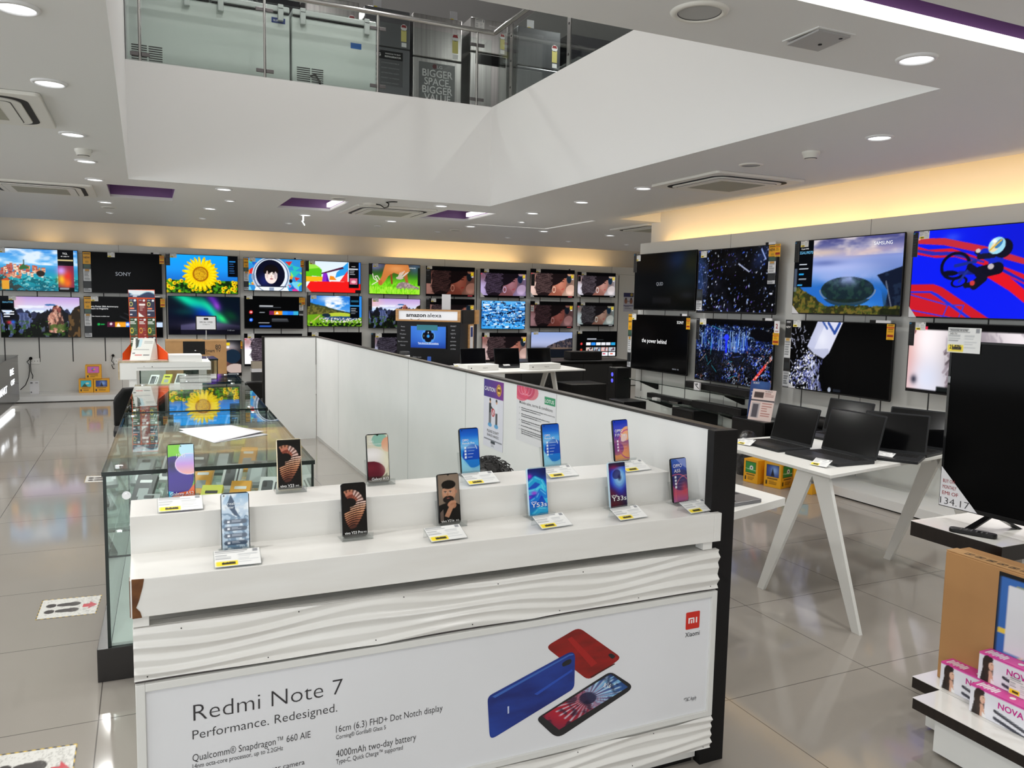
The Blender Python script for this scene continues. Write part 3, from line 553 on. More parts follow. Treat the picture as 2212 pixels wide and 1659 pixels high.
def woman(bright=1.0, tint=(1, 1, 1), bg='a09a9e', crop=0.0, mark=True, bar=.14):
    def f(c):
        a = c.asp; V0, U0 = c.V.copy(), c.U.copy()
        c.fill(bg); c.blob(.05, .3, .3, .5, 'd8d4dc'); c.blob(.1, .75, .2, .2, '8a6a68'); c.blob(1.55, .55, .25, .4, '6a5a58')
        c.ell(1.12, .46, .34, .46, '9a6a5c', -18); c.poly([(1.35, .62), (1.46, .5), (1.36, .46)], '9a6a5c'); c.ell(1.0, .05, .3, .3, '8a5a4e', 20); c.blob(1.2, .5, .18, .25, 'c8968a', 0, .7)
        c.ell(.8, .74, .62, .34, '171216', 12); c.ell(.55, .4, .34, .42, '1c161a', -20); c.ell(1.2, .86, .38, .16, '141013', -8)
        for k in range(52):
            y = .12 + .0165 * k; px, py = .20 + .05 * math.sin(k * .4), y + .02
            for q in range(5):
                nx_ = px + .13; ny_ = y + .045 * math.sin(q * 1.3 + k * .11) + .05 * q * (.55 - y); c.line(px, py, nx_, ny_, .0065, ['5c5058', '2c262c', '8a7c82', '1a161a'][k % 4], .75); px, py = nx_, ny_
        c.line(1.27, .58, 1.36, .575, .012, '1a1012'); c.line(1.25, .66, 1.38, .66, .012, '2a1a18'); c.ell(1.32, .3, .06, .022, 'a8484a', 15); c.put(np.abs(np.sqrt(c.em(.96, .28, .06, .1)) - 1) < .16, 'e0d8d2')
        c.ell(1.58, .68, .1, .16, '16283a'); c.ell(1.64, .3, .2, .16, 'c0b4b0', 30); c.blob(1.62, .16, .18, .1, 'e0d6d4'); c.ell(1.6, .86, .1, .08, 'b09a8a')
        if crop: c.C = c.C * 1.1
        c.C = np.clip(c.C * bright * np.array(tint), 0, 1)
        c.put(c.V > 1 - bar, '040405'); c.put(c.V < bar * .45, '040405')
        if mark: c.line(a * .93, 1 - bar - .14, a * .93, 1 - bar - .03, .016, 'e8c81e'); c.line(a * .965, 1 - bar - .14, a * .965, 1 - bar - .03, .016, 'e8c81e'); c.line(a * .93, 1 - bar - .09, a * .965, 1 - bar - .08, .014, 'e8c81e'); c.rect(a * .93, 1 - bar - .2, a * .975, 1 - bar - .165, 'e8e8ea')
        c.rect(a * .86, bar * .12, a * .96, bar * .3, 'c0404a' if tint[0] > 1 else '9a9a9e'); c.rect(0, 1 - bar - .05, .07, 1 - bar - .02, 'd03a4a')
    return f
def P_glitch(c):
    a = c.asp; c.grad([(0, '3aa0e8'), (.35, '2a78c8'), (.6, '2c7cd0'), (1, '6ab8f2')]); r = np.random.RandomState(3)
    for k in range(620):
        x, y = r.rand() * a, r.rand() * .95; w, h = .02 + r.rand() ** 2 * .16, .018 + r.rand() * .04; c.rect(x, y, x + w, y + h, ['0e2a58', 'e8f2fc', '1a4a8c', '9ad0f6', '0a1430', '4aa8ee'][r.randint(6)] if .2 < y < .88 or r.rand() < .6 else '4ab0f4')
def P_dusk(c):
    a = c.asp; c.grad([(0, '1c2030'), (.3, '2a3040'), (.42, '9aa0c0'), (.6, 'aab4da'), (1, '8fa4d6')]); h = .42 + .36 * np.clip((c.U - .7) / (a - .7), 0, 1) ** .7 + .05 * (fbm(c.U * 9, c.U * 0, 3) - .5)
    m = (c.V < h) & (c.U > .7); c.put(m, '34323c'); c.put(m * (fbm(c.U * 10 + c.V * 8, c.V * 9, 5) > .52), '6a5a58', .8); c.put(m * (fbm(c.U * 24, c.V * 14, 8) > .6), '14141c', .8); c.put((c.V < .34), '10141c'); c.put((c.V < .4) & (c.V > .33), '4a4440', .7); c.blob(1.3, .36, .5, .03, '9a7a64', 0, .7); c.blob(.3, .4, .4, .05, '5a607a', 0, .6)
def P_qled(c):
    c.fill([.006, .008, .012]); c.blob(1.35, .85, .35, .2, '0a1c3a'); c.blob(1.7, .75, .25, .25, '1c1e12'); c.blob(1.5, .5, .4, .2, '0a1418'); c.rect(.6, .12, 1.15, .22, '141418', .7); c.blob(1.6, .26, .2, .06, '15181e')
def P_night_bird(c):
    a = c.asp; c.fill([.008, .009, .016]); r = np.random.RandomState(8); n = fbm(c.U * 3, c.V * 3, 4); c.put(np.clip((n - .55) * 4, 0, 1), '181a2c', .8)
    for k in range(520):
        x, y = r.rand() * a, r.rand(); edge = abs(x / a - .5) + abs(y - .5)
        if r.rand() > .25 + edge: continue
        s = .003 + r.rand() ** 3 * .01; c.ell(x, y, s, s * (1 + r.rand() * 2), ['8aa8f0', 'd8dcf0', '3a5ac8', 'b0c0e8', '5a4a9a'][r.randint(5)], r.rand() * 180)
    c.blob(.05, .6, .12, .5, '2a4a8a', 0, .6); c.blob(1.5, .82, .2, .12, '2a3f80', 40, .5); c.line(1.0, .75, 1.25, .62, .008, 'c8d0f0'); c.line(1.5, .95, 1.6, .8, .01, '9ab0f0')
    for k in range(40): c.line(.03 + r.rand() * .25, .2 + r.rand() * .7, .03 + r.rand() * .25, .2 + r.rand() * .7, .002, '6a86d0', .35)
def P_city(c):
    a = c.asp; c.fill([.004, .005, .012]); r = np.random.RandomState(5)
    n = fbm(c.U * 6, c.V * 6, 2); d = fbm(c.U * 60, c.V * 60, 9, 2); cen = np.exp(-c.em(.75, .66, .8, .3)); c.put(np.clip(cen * 1.3 * (n + .2), 0, 1) * (c.V < .9), '0c2a78', .8)
    c.put((d > .66) * (c.V < .92) * (n > .40), '3a5ae0', .9); c.put((fbm(c.U * 64 + 9, c.V * 64, 3, 2) > .72) * (c.V < .9), 'b8d4ff', .9); c.put((fbm(c.U * 46 + 3, c.V * 46 + 7, 13, 2) > .78) * (c.V < .6), 'b8705a', .8); c.put((c.V < .5) * (fbm(c.U * 5 + 2, c.V * 5, 17) > .5), '020308', .75)
    for k in range(60): x = .15 + r.rand() * 1.1; h = .08 + r.rand() * .2; y = .48 + r.rand() * .15; c.line(x, y, x, y + h, .004 + r.rand() * .006, ['5a9cf0', '2a4ac8', 'a8d0ff', '0a1030'][r.randint(4)], .8)
    for k in range(24): x, y = r.rand() * a, r.rand() * .9; t = r.rand() * 6.3; L = .1 + r.rand() * .2; c.line(x, y, x + L * math.cos(t), y + L * .6 * math.sin(t), .004, ['7ab8ff', '4a6ae0', 'e8d0c0', '38c0e0'][r.randint(4)], .7)
    c.ell(1.55, .78, .26, .09, '020308', -8); c.line(.76, .5, .76, .74, .026, '1a2cf0'); c.ell(.76, .72, .06, .05, '2a3cff'); c.line(1.38, .06, 1.66, .34, .022, 'd82a2a', .9); c.put((np.abs(c.V - .06 - (c.U - 1.38)) < .03) * (c.U > 1.36) * (fbm(c.U * 80, c.V * 80, 3, 1) > .6), 'ffb0a0'); c.put(c.V > .95, '020308', .9)
    c.ell(.98, .04, .03, .04, 'c0c8d8'); c.ell(.98, .04, .022, .03, '0a0c14'); c.rect(1.05, .02, 1.16, .06, '1c2230')
def P_river(c):
    a = c.asp; c.grad([(0, '2a2a1a'), (.3, '1d5fb0'), (.5, '3a78c8'), (.62, '7a94d8'), (.72, '8fa0dc'), (.8, '7f86c8'), (.9, '5a5f98'), (1, '4a4a80')])
    n = fbm(c.U * 3, c.V * 9, 6); c.put((c.V > .76) * np.clip((n - .45) * 4, 0, 1), 'e8dcd8', .8); c.blob(.5, .82, .5, .06, 'f0cfa8', 0, .7); c.blob(1.3, .8, .5, .05, 'e0b8a8', 6, .5)
    c.blob(1.5, .58, .5, .14, '2a4a90', 0, .6); c.blob(.8, .60, .9, .12, 'b8c0ee', 0, .8); c.blob(.9, .5, .7, .07, '9ab0e8', 0, .7); c.blob(.55, .68, .3, .04, '4a5a9a', 0, .6)
    c.poly([(.0, .36), (.4, .36), (.7, .42), (1.3, .42), (1.5, .3), (1.55, .1), (1.4, .04), (.7, .04), (.2, .16)], '2468c0'); c.blob(1.15, .12, .3, .06, '3f8cdc', 0, .8)
    c.put(c.em(.95, .32, .44, .17) < 1, '16262e'); c.put((c.em(.95, .32, .44, .17) < 1) * (fbm(c.U * 24, c.V * 24, 4) > .54), '24403a', .7); c.put((np.abs(c.em(.95, .315, .45, .175) - 1.02) < .05) * (c.V < .32), '8a8a8c', .8); c.put((c.em(.95, .27, .42, .17) < 1) & (c.V < .2), '182420', .7)
    c.put(np.exp(-c.em(1.0, .48, .5, .09)) * np.clip((fbm(c.U * 5, c.V * 8, 9) - .25) * 3, 0, 1), '9aaae0', .9); c.poly([(1.42, .5), (1.6, .3), (1.56, .05), (a, 0), (a, .6)], '10182c'); c.put(c.pm([(1.42, .5), (1.6, .3), (1.56, .05), (a, 0), (a, .6)]) * (fbm(c.U * 14, c.V * 14, 5) > .55), '1e2c44', .8); c.line(1.56, .42, 1.66, .1, .008, '8a90a0', .7)
    g = np.maximum(.3 - .5 * c.U, 0) + .09 + .05 * fbm(c.U * 12, c.V * 0, 3); c.put(c.V < g, '2e3018'); c.put((c.V < g) * (fbm(c.U * 20, c.V * 20, 7) > .5), '7a6a2c', .8); c.put((c.V < g) * (fbm(c.U * 30, c.V * 30, 2) > .58), '3a4a1c', .8); c.put((c.V < .08) & (c.U > 1.5), '141a10', .8)
    c.rect(0, .36, a * .19, 1, '020409'); c.bars(a * .05, .56, a * .17, .68, 2, 'd8e0ec', 3, .2); c.rect(a * .05, .53, a * .1, .55, '2aa0e0'); c.rect(a * .04, .38, a * .09, .4, '3a9ad8'); c.bars(a * .05, .44, a * .17, .48, 1, 'a0a8b4', 3, .4); c.rect(0, .3, a * .03, .62, '70809a', .6)
def P_ramp(c):
    a = c.asp; c.fill('0a1cf0'); c.blob(1.4, .9, .7, .4, '0a14c8', 0, .7); c.blob(.5, .9, .1, .05, '4a70f0', 0, .5)
    c.poly([(0, .92), (.4, .9), (.9, .78), (a, .55), (a, .5), (.9, .7), (.4, .82), (0, .86)], 'c02a3a'); c.poly([(0, .84), (.2, .78), (.5, .78), (.9, .64), (a, .38), (a, .26), (.95, .56), (.55, .68), (.3, .68), (0, .74)], 'd41a2a'); c.poly([(0, .8), (.3, .75), (.55, .74), (.9, .62), (.9, .6), (.5, .7), (.25, .71), (0, .77)], '2a2ab0')
    c.poly([(.85, .5), (1.1, .52), (a, .14), (a, .02), (1.2, .3)], 'e01424'); c.poly([(.95, .62), (a, .3), (a, .27), (.95, .58)], '1420c0')
    c.poly([(0, 0), (0, .38), (.3, .38), (.42, .34), (1.0, .0)], 'c81a28'); c.poly([(0, .3), (.28, .3), (.36, .27), (.8, 0), (.74, 0), (.34, .24), (.26, .28), (0, .28)], '1a30d8')
    for q in (((0, .26), (.5, .14)), ((.5, .14), (.44, -.02)), ((.5, .14), (.7, .14)), ((.7, .14), (.64, -.02)), ((0, .08), (.8, -.04))): c.line(*q[0], *q[1], .007, '2238d8')
    for cx, cy, rx, ry, w in ((.56, .58, .17, .14, .12), (.62, .4, .09, .05, .16)): c.put(np.abs(np.sqrt(c.em(cx, cy, rx, ry, 15)) - 1) < w, '0a0c24')
    c.line(.56, .58, .8, .62, .018, '1a2a8a'); c.line(.62, .5, .78, .5, .022, '182080'); c.line(.62, .4, .74, .56, .014, '20308a'); c.line(.8, .72, .86, .68, .02, '14142a'); c.ell(.82, .735, .03, .022, 'c8c0c0')
    c.line(.9, .7, 1.06, .62, .06, '1428c0'); c.line(.86, .5, 1.06, .54, .065, '0e0e20'); c.line(.84, .5, .74, .56, .04, '101024'); c.line(.9, .44, .8, .36, .05, '101024'); c.line(.8, .37, .7, .36, .03, '16161c'); c.ell(.78, .385, .03, .028, 'c83a3a'); c.line(.84, .67, 1.0, .68, .03, '16162c'); c.ell(.98, .56, .035, .03, 'c0b4b8'); c.ell(.5, .5, .1, .03, '0a0c20')
    c.ell(1.1, .75, .11, .1, '101022', 30); c.ell(1.03, .78, .1, .085, '9cd8ee', 35); c.ell(1.01, .77, .07, .04, 'e8d8b0', 50); c.ell(1.05, .8, .06, .03, '3a78b0', 50); c.line(.95, .73, 1.08, .84, .008, 'd8b040'); c.blob(1.0, .83, .03, .02, 'ffffff')
def P_bag(c):
    a = c.asp; c.fill([.004, .004, .006]); r = np.random.RandomState(4)
    for k in range(520):
        t = r.rand(); x = .55 - .5 * t ** .5 * r.rand() + .1 * r.randn() * .5; y = .52 - .5 * t + .05 * r.randn(); s = .003 + .01 * r.rand() ** 2
        c.ell(x, y, s, s * 1.8, ['8a92c8', 'd8dcf4', '5a60a8', 'ffffff'][r.randint(4)], r.rand() * 180, .9)
    for k in range(90): x = .6 + .06 * r.randn(); y = r.rand() * .48; c.line(x, y, x + .02 * r.randn(), y - .06, .006, ['a8b0e0', 'e4e8fa', '6a70b8'][r.randint(3)], .8)
    for k in range(40): x, y = .3 + .12 * r.randn(), .72 + .12 * r.randn(); c.line(x, y, x + .04 * r.randn(), y + .05 * r.randn(), .005, 'c8cce8', .8)
    c.poly([(.62, 1.0), (1.08, 1.0), (.86, .56), (.76, .47), (.58, .53), (.44, .63)], 'd4d6ea'); c.poly([(.62, 1.0), (.78, 1.0), (.56, .57), (.44, .63)], 'bcc0dc'); c.poly([(.44, .63), (.58, .53), (.76, .47), (.86, .56), (.84, .62), (.6, .6)], 'b4b8d2')
    c.line(.82, .98, .94, .84, .02, '2a4a9a'); c.line(.94, .84, 1.02, .98, .022, '2a4a9a'); c.line(.72, .99, .8, .9, .016, '34549e'); c.blob(.72, .75, .1, .12, 'eceef8', 0, .6); c.ell(.9, .04, .028, .035, 'a0a8b8'); c.rect(.97, .02, 1.1, .06, '1a1f28')
def P_bright_hair(c):
    a = c.asp; c.fill('efe6ea'); c.blob(.02, .5, .25, .7, 'd89a94'); c.blob(.35, .75, .3, .4, 'fdf4f6'); c.blob(.35, .2, .3, .3, 'dce0f2'); c.blob(.12, .17, .05, .06, '3a3a4a'); c.ell(.06, .92, .06, .1, '8a5a58')
    for k in range(44):
        x = .62 + .25 * fbm(np.array([k * .7]), np.array([0.]), 3)[0]; c.line(x + .02 * (k % 7), .95 - .02 * k, x - .06 + .03 * math.sin(k), .86 - .024 * k, .02, ['5a4a50', '8a7a82', '3a3036', 'a89aa4'][k % 4], .7)
    c.blob(1.0, .45, .35, .6, '4a4044', 0, .85); c.put((c.U > .6) * (fbm(c.U * 14 + c.V * 6, c.V * 5, 9) > .55), '9a909a', .5); c.put(c.V > .9, '050506'); c.put(c.V < .03, '050506'); c.rect(.16, .9, .3, .95, 'd82a4a')
    c.rect(.5, .03, 1.2, .1, '151a1a')
def P_talk(c):
    a = c.asp; c.fill('0a0a0e'); c.blob(a * .5, .8, .3, .15, 'c8c8d0'); c.blob(a * .45, .6, .3, .2, '6a4a44'); c.blob(a * .3, .35, .3, .3, '8a5a50'); c.ell(a * .7, .55, .22, .2, '16283a'); c.ell(a * .8, .2, .25, .14, 'c0aca4'); c.rect(a * .35, .86, a * .62, .94, 'e8c81e'); c.rect(a * .3, .78, a * .6, .84, 'e8e8ea'); c.rect(a * .4, .0, a, .08, '050506'); c.rect(a * .55, .02, a * .9, .06, 'c8c8cc')
def P_alexa(c):
    a = c.asp; c.grad([(0, '1c3a90'), (.3, '2a5ab8'), (1, '3a78d8')]); c.blob(a / 2, .6, .7, .4, '5a96ea', 0, .5); c.ell(a * .5, .55, .31, .31, '6ab4f2'); c.ell(a * .5, .55, .28, .28, '0a0c18')
    for k in range(4): t = k * math.pi / 2 + .78; c.ell(a * .5 + .29 * math.cos(t), .55 + .29 * math.sin(t), .06, .06, '4a8ee8')
    c.ell(a * .5, .55, .07, .07, '3a9ae8'); c.rect(a * .49, .68, a * .51, .74, 'd0dcf0'); c.rect(a * .37, .52, a * .385, .59, 'd8c878'); c.rect(a * .62, .52, a * .63, .59, '8a9ab0'); c.rect(a * .22, .165, a * .8, .195, 'c8dcf8', .9)
# ------------------------------------------------------------------ televisions
def price_card(M, w, h, parent, name='price_card', pct=None, seed=0):
    def f(c):
        a = c.asp; c.fill('e6e6e4'); c.bars(.06, .74, a * .75, .94, 2, '55585c', seed, .35); c.rect(a * .84, .8, a * .95, .95, '8a8c90'); c.bars(.06, .4, a * .42, .68, 3, '8c8f92', seed + 1, .3); c.bars(a * .52, .14, a * .94, .68, 5, 'a8abae', seed + 2, .25)
        c.rect(a * .04, .06, a * .5, .32, 'f8dc10'); c.rect(a * .495, .06, a * .505, .72, '77797c')
        if pct is None: c.rect(a * .16, .12, a * .44, .26, '4a4208')
    q = [M @ Vector(p) for p in ((-w / 2, -h / 2, .0012), (w / 2, -h / 2, .0012), (w / 2, h / 2, .0012), (-w / 2, h / 2, .0012))]
    b = MB().rrect(w, h, min(w, h) * .04, .001, M).build(name, PAPER, parent)
    pic('print', f, 36, 24, q, b, PRINT)
    if pct: MB().text(pct, h * .2, M @ at(-w * .2, -h * .39, .002), 'C', w * .28, .012).build('lettering', INK, b)
    return b
def strip_card(x0, z0, x1, z1, y, parent, style, seed=0, name='feature_strip'):
    """upright printed strip stuck on a set"""
    def f(c):
        a = c.asp; d = style
        if d == 'dark': c.fill('0b0c10'); c.rect(a * .1, .93, a * .7, .96, 'c0c4cc'); c.bars(a * .12, .3, a * .85, .86, 6, '5a6068', seed, .16)
        elif d == 'samsung': c.fill('08090c'); c.rect(a * .1, .9, a * .4, .95, '2a8ac0'); c.bars(a * .1, .1, a * .9, .85, 7, '383c42', seed, .2)
        elif d == 'new':
            c.fill('e8a814'); c.rect(0, 0, a, .70, '101418'); c.rect(a * .1, .6, a * .9, .69, '3a5a4c'); c.rect(0, .40, a, .58, 'd8dadc'); c.rect(0, .28, a, .58, 'd8dadc'); c.bars(a * .15, .3, a * .85, .56, 7, '4a4e52', seed, .35); c.rect(a * .25, .53, a * .75, .57, 'c08a20')
            c.rect(a * .1, .12, a * .9, .25, '1c2024'); c.rect(0, 0, a, .1, 'c8cace'); c.bars(a * .1, .01, a * .9, .09, 3, '54585c', seed + 1, .4); c.rect(a * .1, .94, a * .9, .965, '5a4208'); c.rect(a * .3, .73, a * .7, .78, 'b88a18')
        elif d == 'newdark':
            c.fill('0a0b0d'); c.rect(a * .2, .95, a * .8, .97, 'd8d8da'); c.rect(0, .44, a, .73, 'd8dadc'); c.bars(a * .12, .46, a * .9, .68, 6, '4e5256', seed, .35); c.rect(a * .2, .69, a * .75, .72, 'c08a20'); c.rect(a * .1, .28, a * .9, .38, '24282c'); c.rect(0, .02, a, .24, 'c8cace'); c.bars(a * .1, .04, a * .9, .22, 5, '54585c', seed, .45)
        elif d == 'white': c.fill('d8dadc'); c.bars(a * .12, .08, a * .88, .8, 8, '5a5e62', seed, .4); c.rect(a * .2, .86, a * .7, .95, 'c08a20')
        elif d == 'boxes': c.fill('14161a'); c.rect(a * .06, .52, a * .94, .98, '1e2226'); c.rect(a * .15, .6, a * .85, .9, '303a44'); c.rect(0, 0, a, .46, 'cfd1d4'); c.bars(a * .1, .04, a * .9, .42, 4, '54585c', seed, .45)
        elif d == 'promo': c.fill('f0b416'); c.rect(0, .74, a, .8, 'c02a1c'); c.rect(a * .15, .86, a * .85, .92, '7a5a10'); c.bars(a * .2, .42, a * .85, .68, 2, '8a5a14', seed, .4); c.rect(a * .12, .18, a * .88, .34, '9a1c10'); c.rect(a * .2, .06, a * .8, .1, '8a5a14')
        elif d == 'two': c.fill('e8e8ea'); c.bars(a * .2, .06, a * .8, .2, 2, '8a3a3a', seed, .4)
    b = MB().box((x0, y, z0), (x1, y + .0015, z1)).build(name, PAPER, parent)
    n = max(8, int(abs(x1 - x0) * 160)); picf('print', f, min(n, 30), min(70, max(12, int((z1 - z0) * 160))), x0, z0, x1, z1, y - .0006, b, PRINT); return b
def tv(label, px, plane, fn, nx=130, bez=.008, chin=.012, depth=.045, wall='b', stuck=(), texts=(), group='televisions on the far wall', size=None, hidden_left=False):
    """px = photo corners tl, tr, br, bl on the set's own front plane; stuck = cards on it in (u, v) fractions; texts = (body, size, u, v, material)"""
    if wall == 'b':
        P = [onY(*p, plane) for p in px]; xs_ = [p.x for p in P]; x0, x1 = (xs_[0] + xs_[3]) / 2, (xs_[1] + xs_[2]) / 2; z0 = (P[2].z + P[3].z) / 2; z1 = (P[0].z + P[1].z) / 2
        w = x1 - x0; loc = ((x0 + x1) / 2, plane, z0); rz = 0
    else:
        P = [onX(*p, plane) for p in px]; y0, y1 = (P[0].y + P[3].y) / 2, (P[1].y + P[2].y) / 2; z0 = (P[2].z + P[3].z) / 2; z1 = (P[0].z + P[1].z) / 2
        w = y0 - y1; loc = (plane, (y0 + y1) / 2, z0); rz = -90
    h = z1 - z0
    return tv_at(label, loc, rz, w, h, fn, nx, bez, chin, depth, stuck, texts, group)
def tv_at(label, loc, rz, w, h, fn, nx, bez, chin, depth, stuck, texts, group, mount=True):
    t = thing('television', label, 'television', loc, rz, group)
    MB().box((-w / 2 + .004, .012, .004), (w / 2 - .004, depth * .6, h - .004)).box((-w * .36, depth * .5, h * .12), (w * .36, depth, h * .7)).build('casing', BLACK, t, .004)
    MB().box((-w / 2, 0, 0), (-w / 2 + bez, .014, h)).box((w / 2 - bez, 0, 0), (w / 2, .014, h)).box((-w / 2 + bez, 0, h - bez), (w / 2 - bez, .014, h)).box((-w / 2 + bez, 0, 0), (w / 2 - bez, .014, chin)).build('bezel', BLACK, t, .0012)
    x0, x1, z0, z1 = -w / 2 + bez, w / 2 - bez, chin, h - bez
    s = picf('screen', fn, nx, max(24, int(nx * (z1 - z0) / (x1 - x0))), x0, z0, x1, z1, .002, t, SCREEN)
    if mount: MB().box((-.14, depth, h * .3), (.14, .10, h * .62)).build('wall_mount', BLACKM, t)
    if texts:
        by = {}
        for body, size, u, v, m, *al in texts: by.setdefault(m, []).append((body, size, u, v, al[0] if al else 'C'))
        for m, L in by.items():
            b = MB()
            for body, size, u, v, al in L: b.text(body, size * h, at(x0 + (x1 - x0) * u, .0005, z0 + (z1 - z0) * v) @ FACE, al)
            b.build('lettering', m, s)
    for i, q in enumerate(stuck):
        kind, u0, v0, u1, v1 = q[:5]; a0, a1, b0, b1 = -w / 2 + u0 * w, -w / 2 + u1 * w, v0 * h, v1 * h
        if kind == 'price': price_card(at((a0 + a1) / 2, -.002, (b0 + b1) / 2) @ FACE, a1 - a0, b1 - b0, t, seed=i + int(w * 1000) % 17)
        elif kind == 'corner': MB().prism([(-w / 2 + .004, -.001, .004), (-w / 2 + u1 * w, -.001, .004), (-w / 2 + .004, -.001, v1 * h)], (0, -.0012, 0)).build('corner_card', PAPER, t)
        elif kind == 'flag':
            m = MB().use(BLACKM).box((a0, -.004, b0), (a0 + (a1 - a0) * .3, .006, b1)); m.use(PAPER).box((a0 + (a1 - a0) * .3, -.004, b0), (a1, .006, b1)); m.build('top_card', None, t)
        else:
            sc = strip_card(a0, b0, a1, b1, -.003 if kind != 'promo' else -.005, t, kind, i, 'promo_tag' if kind in ('promo', 'two') else 'feature_strip')
            if kind == 'new': MB().text('NEW', (a1 - a0) * .36, at((a0 + a1) / 2, -.005, b0 + (b1 - b0) * .845) @ FACE, 'C', (a1 - a0) * .8, .02).build('lettering', INK, sc)
            if kind == 'newdark': MB().text('NEW', (a1 - a0) * .34, at((a0 + a1) / 2, -.005, b0 + (b1 - b0) * .88) @ FACE, 'C', (a1 - a0) * .75, .02).build('lettering', INKW, sc)
            if kind == 'two': MB().text('2', (b1 - b0) * .55, at((a0 + a1) / 2, -.006, b0 + (b1 - b0) * .38) @ FACE, 'C', None, .01).build('lettering', mat('red_ink', rgb(150, 20, 30), .5), sc)
    return t
YB = 14.35
R = lambda x0, y0, x1, y1, d=0: ((x0, y0), (x1, y0 + d), (x1, y1 + d), (x0, y1))
PR = ('price', .02, .88, .12, 1.0)
NEW = ('new', .0, .02, .1, .98); PROMO = ('promo', .97, .76, 1.03, .97); FLAG = ('flag', .86, 1.0, .97, 1.035)
tv('television showing a coastal town of pink houses beside turquoise sea', ((-5, 535), (167, 540), (171, 630.6), (-2, 629)), YB, P_coast, 150, stuck=(('price', .02, .88, .09, 1.0),), texts=(('TCL', .06, .84, .9, LITW), ('4K UHD TV', .035, .84, .84, LITW)))
tv('black television with a faint grey maker name and a strip of cards down its side', ((178, 543), (350, 549), (350, 636), (180, 632)), YB, P_black, 40, stuck=(('new', .005, .02, .1, .98), ('price', .31, .88, .4, 1.0), PROMO, FLAG), texts=(('SONY', .13, .5, .43, LITG),))
tv('television showing one giant sunflower against a bright blue sky', ((356.5, 548), (514, 553), (514, 636), (360, 633)), YB, P_flower, 160, stuck=(('price', .06, .9, .15, 1.01), ('dark', 0, .7, .06, 1.0)))
tv('television showing rocky peaks, at the end of the lower row by the lit black counter', ((-1, 639), (172, 641.6), (175.7, 729.5), (2, 729)), YB, P_peaks_left, 150, stuck=(('price', .11, .9, .2, 1.0),), texts=(('50AU7700', .05, .09, .84, LITC),))
tv('television showing a dark menu with a bold white headline, partly behind the orange headphone stand', ((180.6, 640), (352, 642), (352, 729.5), (183, 729.5)), YB, P_shelf_ui, 110, stuck=(('new', .005, .02, .09, .98), ('price', .09, .88, .18, 1.0), PROMO, FLAG), texts=(('Harry Potter 20th Anniversary:', .05, .06, .745, LITW, 'L'), ('Return to Hogwarts', .05, .06, .69, LITW, 'L'), ('New features available now', .034, .09, .505, LITW, 'L')))
tv('television showing green northern lights over a snowy hill', ((362, 638.6), (519, 641.6), (519, 723), (364, 724)), YB, P_aurora, 150, texts=(('11:03 am', .05, .92, .09, LITG, 'R'),))
tv('television showing a child in a white space helmet', ((526, 554), (653, 562), (652.5, 631), (526, 627.6)), YB, P_suit, 150, stuck=(('new', .005, .02, .085, .98), ('price', .1, .88, .2, 1.0), PROMO, FLAG))
tv('television showing brightly coloured blocks and a red floor', ((660.6, 562), (780, 567), (779, 634.5), (659.5, 631)), YB, P_blocks, 130, stuck=(('price', .07, .88, .17, 1.0), ('dark', 0, .66, .06, 1.0), ('corner', 0, 0, .1, .2)), texts=(('43AU8200', .03, .87, .85, LITW),))
tv('television showing a brown deer grazing on green grass', ((798, 567), (909.5, 574), (906, 639), (795.5, 634)), YB, P_deer, 130, stuck=(('price', .08, .88, .18, 1.0), ('dark', 0, .64, .065, 1.0)), texts=(('SAMSUNG', .05, .85, .88, LITW),))
tv('television showing a dark menu with red and blue round buttons, under the space helmet one', ((527.5, 638), (655, 642), (655, 710.5), (527.5, 710)), YB, P_home, 110, stuck=(('price', .04, .9, .14, 1.01), ('new', .93, .42, 1.0, .98), PROMO))
tv('television showing a green valley with a river town', ((663, 636.7), (782, 640), (782, 706.6), (663, 705)), YB, P_valley, 130, stuck=(('price', .07, .88, .17, 1.0), ('dark', 0, .64, .06, 1.0)))
tv('television showing rocky peaks, beside the green valley one and partly behind the wooden-topped demo stand', ((797, 643), (909, 646.5), (907, 710), (795, 709)), YB, P_peaks, 120, stuck=(('price', .08, .88, .19, 1.0), ('dark', 0, .6, .065, 1.0)))
tv('low television seen beside the brown carton, its screen showing a talking figure', ((455, 734), (522, 736), (522, 813), (457, 812)), YB, P_talk, 60, stuck=(PROMO,))
tv('low television showing wavy grey hair on white, cut off by the white partition', ((527, 719), (653, 722), (653, 791), (528, 790)), YB, woman(1.3, (.98, .98, 1.02), 'dcd6de'), 90, stuck=(('price', .06, .86, .17, 1.0),))
tv('low black television almost hidden behind the long partition top', ((664, 716), (782, 719), (781, 788), (664, 786)), YB, P_black, 30, stuck=(('price', .08, .88, .2, 1.0),))
tv('low television showing black and white hair, beside the wooden-topped demo stand', ((802, 718), (912, 721), (911, 786), (802, 784)), YB, woman(.95, (.9, .95, 1.05), '8a8c92'), 90, stuck=(('price', .08, .86, .2, 1.0), ('samsung', 0, .5, .07, 1.0)))
tv('top row television showing the darkest, brownest picture of the woman with a hoop earring', ((920.5, 574), (1027, 578), (1024, 642), (920, 639.5)), YB, woman(.62, (1.1, .8, .7), '8a8078'), 110, stuck=(('price', .02, .9, .12, 1.0), ('dark', .0, .42, .1, .88)))
tv('television showing the woman with an earring, mostly hidden behind the demo stand and its card', ((920.5, 643), (1025.6, 647.6), (1024, 710), (920, 708)), YB, woman(.9, (1, .9, .86), 'b8a8a4', bar=.2), 80, stuck=(('price', .1, .88, .2, 1.0), ('dark', 0, .4, .08, 1.0)))
